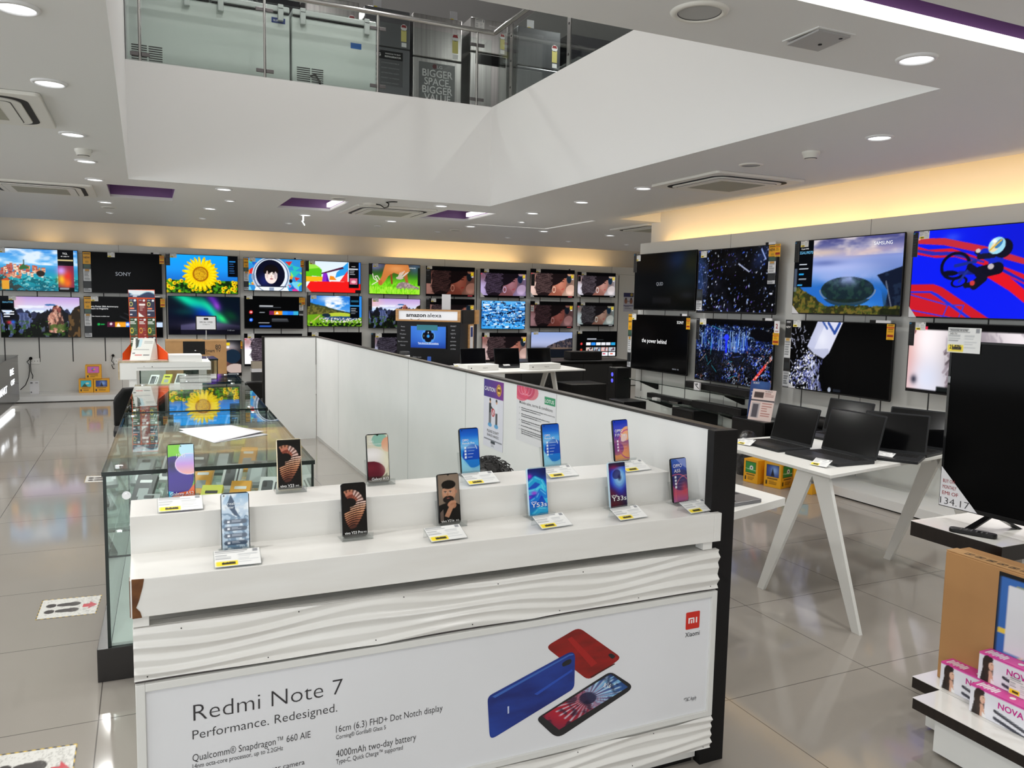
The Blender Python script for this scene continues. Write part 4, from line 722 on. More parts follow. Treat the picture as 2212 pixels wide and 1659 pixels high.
tv('top row television showing the woman in purplish tones, directly above the blue mosaic one', ((1037.5, 580.5), (1139, 583.5), (1135, 644), (1037.5, 642.5)), YB, woman(.85, (1.0, .92, 1.12), '8a8494'), 110, stuck=(('price', .08, .88, .18, 1.0), ('corner', 0, 0, .1, .2)))
tv('top row television showing the woman in sharp contrast, small cards down its side', ((1147, 580.5), (1242.6, 583.5), (1239.5, 644), (1145, 642)), YB, woman(1.0, (1.08, .94, .86), '9a948c'), 110, stuck=(('price', .12, .88, .22, 1.0), ('dark', .01, .4, .09, .82), ('corner', 0, 0, .09, .18), FLAG))
tv('top row television showing the woman in pale grey tones, last before the corner poster', ((1249, 587.6), (1332, 590), (1327, 643), (1246, 641)), YB, woman(1.05, (.95, .95, .97), 'a8a8aa'), 100, stuck=(('price', .1, .88, .22, 1.0), ('dark', .01, .62, .08, .84), ('corner', 0, 0, .1, .18)))
tv('television showing a blue mosaic of square blocks', ((1039, 649), (1135, 650), (1134.5, 712), (1040, 711)), YB, P_glitch, 130)
tv('middle row television showing the woman in dim reddish tones, beside the blue mosaic one', ((1146, 651), (1240, 651.4), (1237, 710), (1145, 708)), YB, woman(.6, (1.1, .84, .84), '7a7478'), 100, stuck=(('price', .1, .88, .2, 1.0), ('white', .01, .62, .075, .84)))
tv('middle row television showing the woman in greenish grey, last before the corner poster', ((1247.6, 652.7), (1328.7, 654.5), (1325, 706), (1246, 704)), YB, woman(.85, (.9, .98, .96), '8c9494'), 100, stuck=(('price', .09, .88, .2, 1.0), ('corner', 0, 0, .1, .18)))
tv('low television showing the woman, behind the open laptops on the white table', ((1041, 718.5), (1139, 719), (1136, 782), (1041, 781)), YB, woman(.95, (1.0, .88, .84), 'b0a4a2'), 100, stuck=(('price', .05, .86, .16, 1.0),))
tv('low television showing a rocky mountain at dusk under a lilac sky', ((1147, 717), (1238, 717), (1235, 774), (1146, 772)), YB, P_dusk, 110, stuck=(('price', .06, .9, .17, 1.01),))
tv('low television showing a menu with rows of small picture tiles', ((1246.4, 714.7), (1332.5, 716), (1332, 771.7), (1246, 769)), YB, P_home_tiles, 100, stuck=(('price', .02, .9, .12, 1.01), ('corner', 0, 0, .1, .18)))
XR = 5.80; GR = 'televisions on the side wall'
tv('black television with four thin grey letters in the middle', ((1370, 550), (1501, 540), (1504.7, 673), (1371, 669)), XR, P_qled, 70, wall='r', group=GR, stuck=(('price', .02, .88, .1, .985), ('samsung', -.02, .68, .03, 1.02)), texts=(('QLED', .08, .44, .43, LITG),))
tv('television showing a black night with scattered blue sparks', ((1505, 540), (1677.5, 529), (1677.5, 681), (1508, 675)), XR, P_night_bird, 150, wall='r', group=GR, chin=.02, stuck=(('price', .04, .88, .12, .985), ('boxes', .0, .04, .08, .38), ('new', .9, .44, .985, .99), ('promo', .97, .82, 1.03, 1.0), FLAG))
tv('black television with four white words across the middle', ((1366.5, 679), (1488, 682.5), (1482.7, 812.7), (1362, 795)), XR, P_black, 40, wall='r', group=GR, stuck=(('new', -.07, .02, -.002, 1.0), ('price', .0, .9, .08, 1.01), ('promo', .97, .78, 1.03, .97), FLAG), texts=(('the power behind', .105, .42, .5, LITW), ('SONY', .07, .87, .87, LITW), ('BRAVIA  XR', .035, .82, .06, LITG)))
tv('television showing a night city glittering with blue lights', ((1504, 687), (1672.7, 693), (1666.7, 844.5), (1501, 818.8)), XR, P_city, 170, wall='r', group=GR, stuck=(('price', .05, .9, .14, 1.0), ('dark', 0, .66, .045, .99), ('two', 1.0, .83, 1.06, 1.0), ('promo', .99, .66, 1.06, .83), FLAG))
tv('television showing a misty river bend around a wooded island', ((1713.7, 521), (1950.8, 502), (1949.5, 684.5), (1715, 677.5)), XR, P_river, 180, wall='r', group=GR, stuck=(('price', .06, .91, .14, .995), ('corner', 0, 0, .075, .12), ('samsung', 0, .71, .045, .99)), texts=(('SAMSUNG', .06, .83, .88, LITW), ('55AU9070', .055, .115, .82, LITC), ('Crystal UHD', .025, .1, .885, LITW)))
tv('television showing a stunt cyclist over blue and red ramps', ((1969.7, 500.5), (2262, 474), (2262, 696), (1966, 684.5)), XR, P_ramp, 190, wall='r', group=GR, stuck=(('price', .05, .9, .135, .99), ('samsung', .0, .7, .045, .985), ('corner', 0, 0, .07, .13)), texts=(('QLED', .03, .03, .9, LITW),))
tv('television showing a white bag pouring out grains on black', ((1696, 691), (1930, 698), (1923.6, 862), (1692.5, 842)), XR, P_bag, 180, wall='r', group=GR, stuck=(('newdark', .0, .0, .065, 1.0), ('price', .08, .9, .16, 1.0), ('promo', .945, .79, 1.005, .99), ('flag', .8, 1.0, .97, 1.035), ('corner', 0.1, 0, .14, .14)))
tv('television showing pale blurred wavy hair, half hidden by the big black pedestal set', ((1963.7, 695.6), (2250, 704), (2246, 872), (1956, 850)), XR, P_bright_hair, 150, wall='r', group=GR, stuck=(('price', .055, .885, .14, 1.0), ('samsung', 0, .66, .05, 1.0)))
# ------------------------------------------------------------------ white phone counter in front
CY = 2.104
CW = mottled('counter_laminate', rgb(221, 219, 214), rgb(228, 227, 223), 3.0, 0.28, stretch=(1, 1, 6))
t = thing('display_counter', 'white two-step phone counter with carved wave panels and a phone advert on its front', 'counter', (0, CY, 0))
MB().box((-.047, 0, .812), (1.736, .22, .910)).box((1.736, 0, .812), (1.766, .022, .910)).build('lower_step', CW, t, .002)
MB().box((-.047, .216, .812), (1.70, .41, 1.0135)).build('upper_step', CW, t, .002)
MB().box((-.04, .05, .02), (1.736, .41, .783)).box((-.04, .25, .783), (1.736, .41, .812)).build('carcass', CW, t)
for x0, x1 in ((-.042, -.006), (1.70, 1.738)): MB().box((x0, .01, .785), (x1, .05, .812)).build('bracket', CW, t)
def wave(z0, z1, name):
    """carved panel: long ridges that swell and pinch"""
    nx, nz = 120, int((z1 - z0) * 420); x0, x1 = -.043, 1.762; V = []; F = []
    for j in range(nz + 1):
        for i in range(nx + 1):
            x = x0 + (x1 - x0) * i / nx; z = z0 + (z1 - z0) * j / nz
            ph = (z + .011 * math.sin(x * 5.2 + 1.0 + z * 9) + .006 * math.sin(x * 10.7 - z * 26)) / .0315
            f = ph - math.floor(ph); r = (f / .62 if f < .62 else (1 - f) / .38) ** 1.15
            V.append((x, .004 - .013 * r * (0.75 + .25 * math.sin(x * 3.1 + j * .2)), z))
    for j in range(nz):
        for i in range(nx): a = j * (nx + 1) + i; F.append((a, a + 1, a + nx + 2, a + nx + 1))
    m = MB().use(CW); m.add(V, F, True); m.box((x0, .0045, z0), (x1, .022, z1)).box((x0, .02, z0), (1.736, .052, z1))
    o = m.build(name, None, t)
    s = MB()
    for i in range(7):
        for z in (z0 + .012, z1 - .01): s.cyl((x0 + .03 + .29 * i + (.08 if z > z0 + .02 else 0), -.0062, z), (x0 + .03 + .29 * i + (.08 if z > z0 + .02 else 0), -.0045, z), .0016, n=8)
    s.build('screw', BLACKM, o); return o
wave(.648, .783, 'wave_panel'); wave(.073, .190, 'wave_panel')
MB().box((0, .06, 0), (1.73, .40, .03)).build('kick_base', BLACKM, t)
MB().box((-.041, .010, .640), (1.76, .022, .648)).build('joint_strip', mat('dark_aluminium', (.07, .06, .055, 1), .4), t)  # dark strip in the joint between wave panel and poster frame
# chipped corner of the lower step: bare brown board
CHIP = mottled('bare_brown_board', rgb(112, 70, 32), rgb(84, 48, 20), 30, .8)
px_ = [(284, 1252), (311, 1250), (308, 1268), (300, 1298), (294, 1313), (303, 1322), (307, 1334), (286, 1337)]
q = [onY(a, b, CY) for a, b in px_]; MB().prism([(p.x, -.0004, p.z) for p in q], (0, -.0012, 0)).box((-.0482, .0, .815), (-.0468, .03, .908)).build('chipped_corner', CHIP, t)
fr = mat('silver_snap_frame', rgb(214, 214, 210), .35)
f = MB()
for a, b in (((-.041, .194), (-.019, .640)), ((1.738, .194), (1.760, .640)), ((-.019, .194), (1.738, .214)), ((-.019, .620), (1.738, .640))): f.box((a[0], -.004, a[1]), (b[0], .022, b[1]))
f.box((-.041, .02, .194), (1.736, .05, .640)); f.build('poster_frame', fr, t, .0015)
POST = mottled('poster_print_grey', rgb(214, 215, 217), rgb(222, 223, 226), 1.2, .3)
po = MB().box((-.019, .004, .214), (1.738, .018, .620)).build('advert_poster', POST, t)
Q = lambda a, b: (lambda p: (p.x, p.z))(onY(a, b, CY + .003))
def pline(mb, body, L, Rr, cap, off=0.0, y=.0032):
    (x0, z0), (x1, _) = Q(*L), Q(*Rr); z1 = Q(L[0], cap)[1]; mb.text(body, (z1 - z0) / .70, at(x0, y, z0) @ FACE, 'L', x1 - x0, off)
GREYT = mat('grey_ink', rgb(48, 46, 48), .5)
m = MB(); pline(m, 'Redmi Note 7', (418, 1558), (740.7, 1497), 1522, -.012); m.build('lettering', GREYT, po)
m = MB()
pline(m, 'Performance. Redesigned.', (416, 1598), (728.7, 1540), 1578, -.008); pline(m, 'Qualcomm\u00ae Snapdragon\u2122 660 AIE', (416, 1645.5), (671, 1597.5), 1630, -.004)
pline(m, '14nm octa-core processor, up to 2.2GHz', (416, 1661), (611.4, 1622.8), 1651); pline(m, '16cm (6.3) FHD+ Dot Notch display', (726, 1582.8), (956, 1539), 1568, -.004)
pline(m, 'Corning\u00ae Gorilla\u00ae Glass 5', (726, 1597.5), (833.3, 1576), 1588.5); pline(m, '4000mAh two-day battery', (726, 1636.5), (899, 1601), 1621, -.004)
pline(m, 'Type-C, Quick Charge\u2122 supported', (726, 1651), (870, 1621), 1641); pline(m, 'rear camera', (580, 1668), (658, 1652), 1657); pline(m, '*T&C Apply', (1477, 1516.5), (1504, 1511.6), 1508.5)
m.build('lettering', GREYT, po)
m = MB(); pline(m, 'Xiaomi', (1480, 1377), (1511, 1371.5), 1367, .006); m.build('lettering', INK, po)
def ppoly(pts, y): return [(lambda p: Vector((p[0], y, p[1])))(Q(900 + a * .3255, 1120 + b * .3255)) for a, b in pts]
def rounded(P, r=.006, n=4):
    out = []
    for i in range(len(P)):
        a, b, c = P[i - 1], P[i], P[(i + 1) % len(P)]; p0 = b + (a - b).normalized() * min(r, .45 * (a - b).length); p1 = b + (c - b).normalized() * min(r, .45 * (c - b).length)
        for k in range(n + 1): u = k / n; out.append(p0 * (1 - u) ** 2 + b * 2 * u * (1 - u) + p1 * u * u)
    return out
REDP = mottled('red_print', rgb(150, 28, 26), rgb(116, 28, 24), 9, .35, stretch=(1, 1, 4)); BLUP = mottled('blue_print', rgb(26, 40, 110), rgb(34, 62, 148), 6, .35, stretch=(1, 1, 3))
m = MB().use(REDP); m.prism(rounded(ppoly([(855, 852), (1075, 722), (1362, 925), (1140, 1075)], 0.0034), .022), (0, -.0002, 0))
m.use(mat('red_edge_print', rgb(70, 26, 20), .4)).prism(ppoly([(1150, 1052), (1310, 962), (1318, 966), (1160, 1057)], .0031), (0, -.0002, 0)); m.use(INK).prism(rounded(ppoly([(1268, 905), (1290, 893), (1322, 915), (1298, 935)], .0031)), (0, -.0002, 0))
m.use(mat('red_sheen_print', rgb(160, 32, 30), .35)).prism(ppoly([(1000, 800), (1030, 785), (1200, 960), (1160, 985)], .0031), (0, -.0001, 0)); m.build('printed_phone', None, po)
m = MB().use(BLUP); m.prism(rounded(ppoly([(470, 1182), (1020, 884), (1052, 896), (1046, 1128), (505, 1460), (484, 1448)], .003), .016), (0, -.0002, 0))
m.use(mat('blue_edge_print', rgb(58, 98, 176), .4)).prism(ppoly([(500, 1182), (1015, 900), (1040, 898), (1040, 905), (1012, 912), (520, 1190)], .0027), (0, -.0001, 0)); m.use(INK).prism(rounded(ppoly([(962, 965), (985, 945), (1022, 930), (1030, 945), (1020, 965), (970, 985)], .0027)), (0, -.0002, 0))
m.use(mat('blue_sheen_print', rgb(40, 76, 172), .4)).prism(ppoly([(780, 1165), (1030, 1000), (1035, 1012), (800, 1172)], .0027), (0, -.0001, 0)); m.use(mat('pale_print', rgb(190, 200, 220), .4)).prism(ppoly([(603, 1248), (613, 1245), (613, 1292), (604, 1296)], .0027), (0, -.0001, 0)); m.build('printed_phone', None, po)
m = MB().use(INK); m.prism(rounded(ppoly([(790, 1330), (1287, 1014), (1428, 1105), (1418, 1140), (955, 1448), (910, 1442)], .003), .02), (0, -.0002, 0)); pp = m.build('printed_phone', None, po)
def P_shards(c):
    a = c.asp; c.fill('1c2350'); c.blob(a * .75, .75, .5, .3, '2a78c0', 0, .9); c.blob(a * .25, .25, .5, .4, 'c81e2c', 0, .95); c.blob(a * .62, .4, .4, .25, '8a1c34', 0, .8); t = np.arctan2(c.V - .55, c.U - a * .42); d = np.hypot(c.U - a * .42, c.V - .55)
    c.put((np.sin(t * 22) > .2) & (d < .45 + .12 * np.sin(t * 9)) & (t > -.4) & (t < 2.9), '8ac4e8', .8); c.put((np.sin(t * 31) > .55) & (d < .4), 'd8ecf6', .7); c.put(d < .1, '14183a', .8); c.put(fbm(c.U * 7 + c.V * 5, c.V * 14, 3) > .6, '10122c', .6)
pic('printed_screen', P_shards, 110, 50, ppoly([(835, 1312), (945, 1402), (1402, 1118), (1288, 1030)][0:1] + [(945, 1402)] + [(1402, 1118), (1288, 1030)], .0026)[::1], pp, PRINT)
a0, a1 = Q(900 + 1236 * .3255, 1120 + 1118 * .3255), Q(900 + 1290 * .3255, 1120 + 1135 * .3255)
MB().text('8:16', .021, at(a0[0], .001, a0[1]) @ FACE @ rot(-17, 'Z'), 'L', .028, .004).build('lettering', INKW, po)
lg = MB().use(mat('orange_red_logo', rgb(200, 40, 26), .4)); L0, L1 = Q(1481, 1360), Q(1512, 1320); w_ = L1[0] - L0[0]; h_ = L1[1] - L0[1] - .004
lg.rrect(w_, w_ * 1.05, .004, .0008, at((L0[0] + L1[0]) / 2, .0035, L0[1] + w_ * .5) @ FACE); lg.use(INKW); lx, lz = (L0[0] + L1[0]) / 2, L0[1] + w_ * .5; u = w_ / 10
for x0, z0, x1, z1 in ((-3.2, -1.7, -2.3, 1.7), (-2.3, .9, 1.0, 1.7), (.2, -1.7, 1.1, 1.2), (-1.4, -1.7, -.5, .3), (2.2, -1.7, 3.1, 1.7)): lg.box((lx + x0 * u, .0024, lz + z0 * u), (lx + x1 * u, .0028, lz + z1 * u))
lg.build('logo', None, po)

# ------------------------------------------------------------------ low white partition with dark cap
PX = 1.80; PTOP = 1.176
PW = mottled('partition_laminate', rgb(226, 227, 225), rgb(233, 233, 231), 2.0, .3); DKW = mottled('dark_wood_edge', rgb(30, 26, 24), rgb(52, 46, 42), 8, .35, stretch=(1, 10, 1))
t = thing('partition', 'long low white partition with a dark wooden cap and a black end post', 'partition', (PX, 2.115, 0)); t['kind'] = 'thing'
L = 7.2
p = MB().use(PW).box((0, .05, .0), (.036, L, PTOP)); p.use(SEAM)
for px in (731, 882, 1006.6): y = onX(px, 820, PX).y - 2.115; p.box((-.0006, y - .002, .05), (0, y + .002, PTOP))
p.build('panel', None, t); MB().box((-.006, .05, PTOP), (.036, L + .01, PTOP + .011)).build('cap', DKW, t); MB().box((-.061, .014, 0), (.040, .05, PTOP + .012)).build('end_post', BLACKM, t, .001)
MB().box((-.003, .43, 0), (0, L, .03)).build('skirting', mat('skirting_grey', rgb(190, 188, 184), .4), t)
t = thing('partition', 'short white partition with a black edge, closing the far end of the long one', 'partition', (PX - .001, 9.315, 0)); t['kind'] = 'thing'; MB().box((-.575, -.02, 0), (-.008, .02, PTOP)).build('panel', PW, t); MB().box((-.60, -.024, PTOP), (-.008, .024, PTOP + .011)).build('cap', DKW, t); MB().box((-.60, -.022, 0), (-.575, .022, PTOP)).build('end_post', BLACKM, t)
def onwall(label, name, cat, tl, tr, br, bl, fn, nx, ny, group=None):
    P = [onX(*c, PX - .002) for c in (tl, tr, br, bl)]; y0 = (P[0].y + P[3].y) / 2; y1 = (P[1].y + P[2].y) / 2; zc = (P[2].z + P[3].z) / 2; zt = (P[0].z + P[1].z) / 2; w = y0 - y1; h = zt - zc
    o = thing(name, label, cat, (PX - .0006, (y0 + y1) / 2, zc), -90, group); b = MB().box((-w / 2, -.001, 0), (w / 2, 0, h)).build('sheet', PAPER, o)
    picf('print', fn, nx, ny, -w / 2, 0, w / 2, h, -.0016, b, PRINT); return o, b, w, h
def P_caution(c):
    a = c.asp; c.fill('dcdce6'); c.grad([(0, '3a2a86'), (1, '7a2a8c')], c.U / a, c.V > .74); c.ell(a * .77, .87, .085, .085, 'e0a83a'); c.ell(a * .77, .87, .07, .07, '8a5a1c'); c.ell(a * .77, .87, .055, .055, 'e8c05a'); c.rect(a * .7, .85, a * .84, .89, '6a3a18')
    for s, sk in ((-1, '2a2a30'), (1, 'd8dce2')):
        x = a * .5 + s * a * .16; c.rect(x - .035, .52, x + .035, .66, '1c1c22' if s < 0 else 'dfe3ea'); c.ell(x + .005, .69, .028, .032, 'd8a482'); c.ell(x, .71, .03, .02, '1a1412'); c.rect(x - .032, .36, x - .004, .53, '18181c'); c.rect(x + .006, .36, x + .034, .53, '18181c'); c.ell(x, .34, .07, .03, '4a9ad0', 0, .9); c.line(x, .62, a * .5, .57, .014, '22222a' if s < 0 else 'dfe3ea')
    c.put(np.abs(np.sqrt(c.em(a * .5, .53, .05, .05)) - 1) < .22, 'c02020'); c.line(a * .5 - .03, .56, a * .5 + .03, .5, .008, 'c02020'); c.rect(a * .05, .115, a * .95, .125, '2a2e38'); c.rect(a * .4, .07, a * .62, .11, '3a3e48'); c.bars(a * .42, .02, a * .6, .06, 2, '8a8c94', 3, .4)
o, b, w, h = onwall('poster with a purple top warning against shaking hands', 'wall_poster', 'poster', (1046.7, 818.7), (1088.5, 826), (1085, 977), (1043, 961), P_caution, 60, 100)
m = MB().text('CAUTION', h * .085, at(-w * .46, -.002, h * .835) @ FACE, 'L', w * .55, .01); m.build('lettering', INKW, b)
m = MB().text("PLEASE DON'T", h * .055, at(0, -.002, h * .225) @ FACE, 'C', w * .6, .01).text('SHAKE HANDS', h * .055, at(0, -.002, h * .165) @ FACE, 'C', w * .6, .01); m.build('lettering', INK, b)
def P_terms(c):
    a = c.asp; c.fill('dedee0'); c.ell(a * .2, .97, a * .28, .2, 'a83a7a'); c.ell(a * .35, .93, a * .22, .15, 'd04a5a', 0, .7); c.ell(a * .12, .86, a * .2, .13, 'e0506a', 0, .8)
    for k in range(3): c.put(np.abs(np.sqrt(c.em(a * (.15 + .08 * k), .98, .16, .13)) - 1) < .03, 'f0c0d0')
    c.rect(a * .72, .78, a * .97, .91, '2a8a5c'); c.rect(a * .74, .79, a * .95, .9, '3aa070', .5); r = random.Random(4)
    for k, v in enumerate((.60, .565, .49, .455, .38, .345, .28, .215, .18, .145)): c.rect(a * (.13 if k in (0, 2, 4, 6, 7) else .15), v, a * r.uniform(.6, .95), v + .012, '6a6c72', .85)
    for v in (.6, .49, .38, .28, .215): c.ell(a * .09, v + .006, .008, .008, '55575c')
o, b, w, h = onwall('paper sheet listing mobile sale terms with a green logo corner', 'wall_poster', 'poster', (1117.6, 832), (1202, 850.5), (1199, 976), (1113.6, 952.5), P_terms, 90, 100)
MB().text('LOTUS', h * .085, at(w * .345, -.002, h * .815) @ FACE, 'C', w * .21, .012).build('lettering', INKW, b)
m = MB().text('Mobile sales, terms & conditions', h * .075, at(-w * .42, -.002, h * .68) @ FACE, 'L', w * .84, .002)
for k, s_ in enumerate(('Warranty on any mobile instrument sold by us will be covered solely', 'by the respective manufacturer.', 'After sales service of any product sold will be provided', 'by respective manufacturer only.', 'Manufacturer will solely be responsible for warranty', 'terms & conditions.', 'For any further details, kindly refer to the', 'Lotus is not responsible for any warranty', 'after sales service on any mobile instrument', 'under any circumstances.')):
    v = (.60, .565, .49, .455, .38, .345, .28, .215, .18, .145)[k]; m.text(s_, h * .034, at(-w * .36, -.0021, h * v) @ FACE, 'L', w * min(.84, len(s_) * .0128))
m.build('lettering', INK, b)

# ------------------------------------------------------------------ phones on the counter
def W_a52(c):
    a = c.asp; c.fill('7ccc2a'); c.ell(a * .95, .9, .24, .2, 'b8e4f4'); c.ell(a * .25, .38, .34, .4, '2a127a'); c.ell(a * .28, .3, .3, .28, '3a1a9a', 0, .5); c.blob(a * .2, .6, .12, .1, '141040', 0, .8); m = c.em(a * .8, .62, .24, .2) < 1; c.grad([(0, 'f0b0a0'), (.5, 'c89adf'), (1, 'a8c8f4')], (c.V - .42) / .4, m); c.put(np.abs(np.sqrt(c.em(a * .8, .62, .24, .2)) - 1) < .025, 'f0e0f8'); c.poly([(a * .75, .1), (a, .24), (a, 0), (a * .1, 0), (a * .4, .08)], 'e8642a'); c.poly([(0, .12), (a * .2, .1), (a * .1, 0), (0, 0)], '3ab4e0'); c.ell(a * .5, .965, .012, .012, '101010')
def W_feather(k):
    def f(c):
        a = c.asp; c.fill('0a0708'); cx, cy = a * .34, .62; x = (c.U - cx) / (a * .56); y = (c.V - cy) / .27; d = np.hypot(x, y); t = np.degrees(np.arctan2(y, x))
        up = (d < 1) & (t > -20) & (t < 118); lum = .5 + .5 * np.sin(np.radians(t) * 22 + d * 1.5)
        c.put(up & (d > .45), 'c08468'); c.put(up & (d > .5) & (t < 75), 'ead2cc', .8); c.put(up * (1 - lum) * (d > .42), '3a1a14', .75); c.put(up & (d < .62) & (t > 20), '96503e', .9); c.put(up & (d < .62) * (lum < .35), '5a2a20', .6)
        for j in range(11):
            yy = .60 - .042 * j; w = .50 - .012 * j * j * .28; xx = a * (.56 - .014 * j); col = ['e6c6b8', 'dcb49c', 'd8a888', 'cf9a78', 'c88e6a', 'b87e5c', 'a86e50', '985e44', '844e38', '6a3c2c', '4a2820'][j]
            c.put((c.em(xx, yy, a * w, .046, 12) < 1) & (c.U > a * .06 + (.25 * a if j < 3 else 0)), '2a120e'); c.put((c.em(xx, yy - .002, a * w * .97, .027, 12) < 1) & (c.U > a * .08 + (.25 * a if j < 3 else 0)), col)
        c.put((c.em(cx, .64, a * .24, .085) < 1), '0c0808'); c.ell(a * .30, .80, a * .16, .045, 'b8705a', 18); c.ell(a * .34, .76, a * .15, .03, '7a3c2e', 18)
        if k: c.ell(a * .12, .97, .01, .01, '202020')
    return f
def W_a12(c):
    a = c.asp; c.fill('c8c2ac'); c.blob(a * .5, .9, .2, .1, 'd8e0dc', 0, .8); c.ell(a * .6, .88, .17, .14, '86b4a4'); c.ell(a * .98, .78, .14, .16, 'd89a7c'); c.ell(a * .2, .42, .36, .3, 'd4d0cc'); c.blob(a * .2, .58, .3, .12, 'eeeaea', 0, .7); c.ell(a * .16, .24, .3, .2, '5a0f22'); c.blob(a * .1, .3, .2, .08, '7a2030', 0, .6); c.put((c.V < .12) | ((c.V < .3) & (c.em(a * .2, .4, .4, .36) > 1) & (c.U < a * .9)), '1c1614', .55); c.blob(a * .9, .45, .12, .3, 'e0dcb8', 0, .6); c.poly([(a * .42, 1), (a * .58, 1), (a * .5, .965)], '101010')
def W_peak(c):
    a = c.asp; c.grad([(0, 'b8cad8'), (.5, '9ab4cc'), (.75, 'c8d8e8'), (1, '8ab0d0')]); n = fbm(c.U * 9, c.V * 9, 3); c.put(np.clip((n - .5) * 5, 0, 1), 'e6eef4', .9); c.poly([(a * .35, .98), (a * .2, .8), (a * .45, .62), (a * .7, .55), (a * .5, .72), (a * .48, .85)], '24405e'); c.put((c.V < .65) * (fbm(c.U * 14 + c.V * 6, c.V * 12, 7) > .58), '4a6a88', .7)
    for k in range(4): v = .46 - .125 * k; c.rect(a * .16, v, a * .84, v + .075, '48566a', .95); c.ell(a * .16, v + .0375, .037, .0375, '48566a', 0, .95); c.ell(a * .84, v + .0375, .037, .0375, '48566a', 0, .95); c.rect(a * .2, v + .02, a * .29, v + .058, 'e8ecf2'); c.bars(a * .36, v + .018, a * .74, v + .062, 2, 'aab4c2', k, .5)
    c.ell(a * .1, .965, .014, .014, '0a0a0a')
def W_man(c):
    a = c.asp; c.fill('7a6a5c'); c.blob(a * .5, .8, .3, .3, '8c7a6a', 0, .8); c.poly([(0, .38), (a * .3, .42), (a * .7, .44), (a, .36), (a, 0), (0, 0)], '0e0c0c'); c.ell(a * .5, .62, .15, .17, 'b08064'); c.ell(a * .5, .66, .145, .13, 'bc8c70'); c.ell(a * .5, .79, .155, .09, '14100e'); c.rect(a * .2, .72, a * .27, .8, '14100e'); c.ell(a * .84, .64, .025, .04, 'a87660'); c.ell(a * .47, .49, .12, .075, '1c1412'); c.ell(a * .46, .545, .05, .014, '1c1412'); c.ell(a * .46, .515, .035, .01, '8a4a40')
    for x in (.33, .57): c.ell(a * x, .655, .034, .008, '1a1210', -6); c.ell(a * x, .635, .022, .009, 'e8e0dc'); c.ell(a * x, .635, .009, .009, '201410')
    c.ell(a * .44, .585, .02, .035, 'a87458'); c.ell(a * .62, .40, .1, .06, 'b88468', 20); c.ell(a * .68, .36, .07, .06, 'a87458'); c.poly([(a * .5, .36), (a * .75, .38), (a * .45, .12), (a * .25, .16)], 'b08064'); c.poly([(a * .05, .24), (a * .2, .3), (a * .2, .05), (a * .05, .05)], '9a8478', .6); c.poly([(a * .42, 1), (a * .58, 1), (a * .5, .97)], '101010')
def W_reno(n):
    def f(c):
        a = c.asp; c.grad([(0, 'a8dcf0'), (.25, '58b4e8'), (.5, '2a8ce0'), (.7, '58aef0'), (.85, '1a6ad8'), (1, '0f4cb8')]); c.ell(a * .65, .38, .26, .26, '1248b8'); c.put((c.em(a * .65, .38, .26, .26) < 1) & (c.V < .3), '1a86dc', .8); c.poly([(0, .4), (a * .15, .32), (a * .7, 0), (0, 0)], '9cdcf2', .8); c.blob(a * .3, .6, .3, .06, 'c8eaf8', 0, .5); c.line(a * .8, .62, a * .88, .54, .008, 'e8f6fc')
        for k in range(n): v = .545 - .07 * k; c.rect(a * .2, v, a * .31, v + .05, 'e6f0f8'); c.rect(a * .38, v + .02, a * (.8 - .06 * k), v + .03, 'c8e0f4', .9)
        c.ell(a * .12, .965, .012, .012, '0a0a14')
    return f
def W_f19(c):
    a = c.asp; c.grad([(0, 'e8945a'), (.3, 'd87a5a'), (.6, '5a2a9a'), (.8, '2a3ac8'), (1, '1c3cc0')]); c.ell(a * .85, .66, .2, .16, 'f0a878', 40); c.ell(a * .7, .56, .12, .08, 'e8c8c0', 40); c.ell(a * .2, .3, .2, .16, '7a2a7a'); c.blob(a * .6, .1, .3, .12, 'f0a860', 0, .8); c.put(np.abs(np.sqrt(c.em(a * .95, .4, .3, .35)) - 1) < .04, 'c04a8a')
    for k in range(4): v = .46 - .075 * k; c.rect(a * .2, v, a * .31, v + .05, 'e8e0ec'); c.rect(a * .4, v + .02, a * .85, v + .026, 'f0d8d8', .6)
    c.ell(a * .12, .965, .012, .012, '0a0a14')
def W_y53(c):
    a = c.asp; c.grad([(0, '1a9ad0'), (.4, '1a3ac0'), (.7, '1c58c8'), (1, '121a60')]); c.blob(a * .9, .9, .14, .12, '101a50', 0, .8)
    for q, col in (((( .0, .66), (.18, .78), (.34, .7), (.42, .55)), '24aee0'), (((.0, .5), (.2, .52), (.34, .6), (.4, .42), (.46, .3)), '3ac8ec'), (((.05, .3), (.2, .36), (.3, .5), (.42, .4)), '1878d8'), (((.1, .02), (.25, .12), (.4, .1)), '30b4e8')):
        for i in range(len(q) - 1): c.line(*q[i], *q[i + 1], .06, col, .9); c.line(q[i][0], q[i][1] + .03, q[i + 1][0], q[i + 1][1] + .03, .012, '8ae4f8', .6)
    c.blob(a * .1, .84, .06, .05, 'c02ad0', 0, .9); c.blob(a * .3, .48, .08, .04, 'b838d8', 0, .9); c.blob(a * .05, .4, .06, .03, 'a030d0', 0, .8)
def W_y33(c):
    a = c.asp; c.fill('141038'); d = np.hypot((c.U - a * .62) * 1.3, c.V - .66)
    for R0, col, w in ((.42, '4a1040', .06), (.36, '2a1a90', .06), (.3, '1a3ad0', .05), (.24, '3a6af0', .05), (.17, '6ab0fa', .06), (.1, '9ad4ff', .06)): c.put(np.exp(-((d - R0) / w) ** 2) * (c.V < .9), col, .9)
    c.blob(a * .3, .9, .15, .06, '8a1a4a', 0, .8); c.blob(a * .1, .3, .2, .15, '5a1030', 0, .8); c.blob(a * .2, .08, .3, .1, '6a1420', 0, .8); c.ell(a * .45, .74, .12, .1, '1a1050', 30, .7); c.blob(a * .95, .3, .1, .2, '2a1a6a', 0, .7)
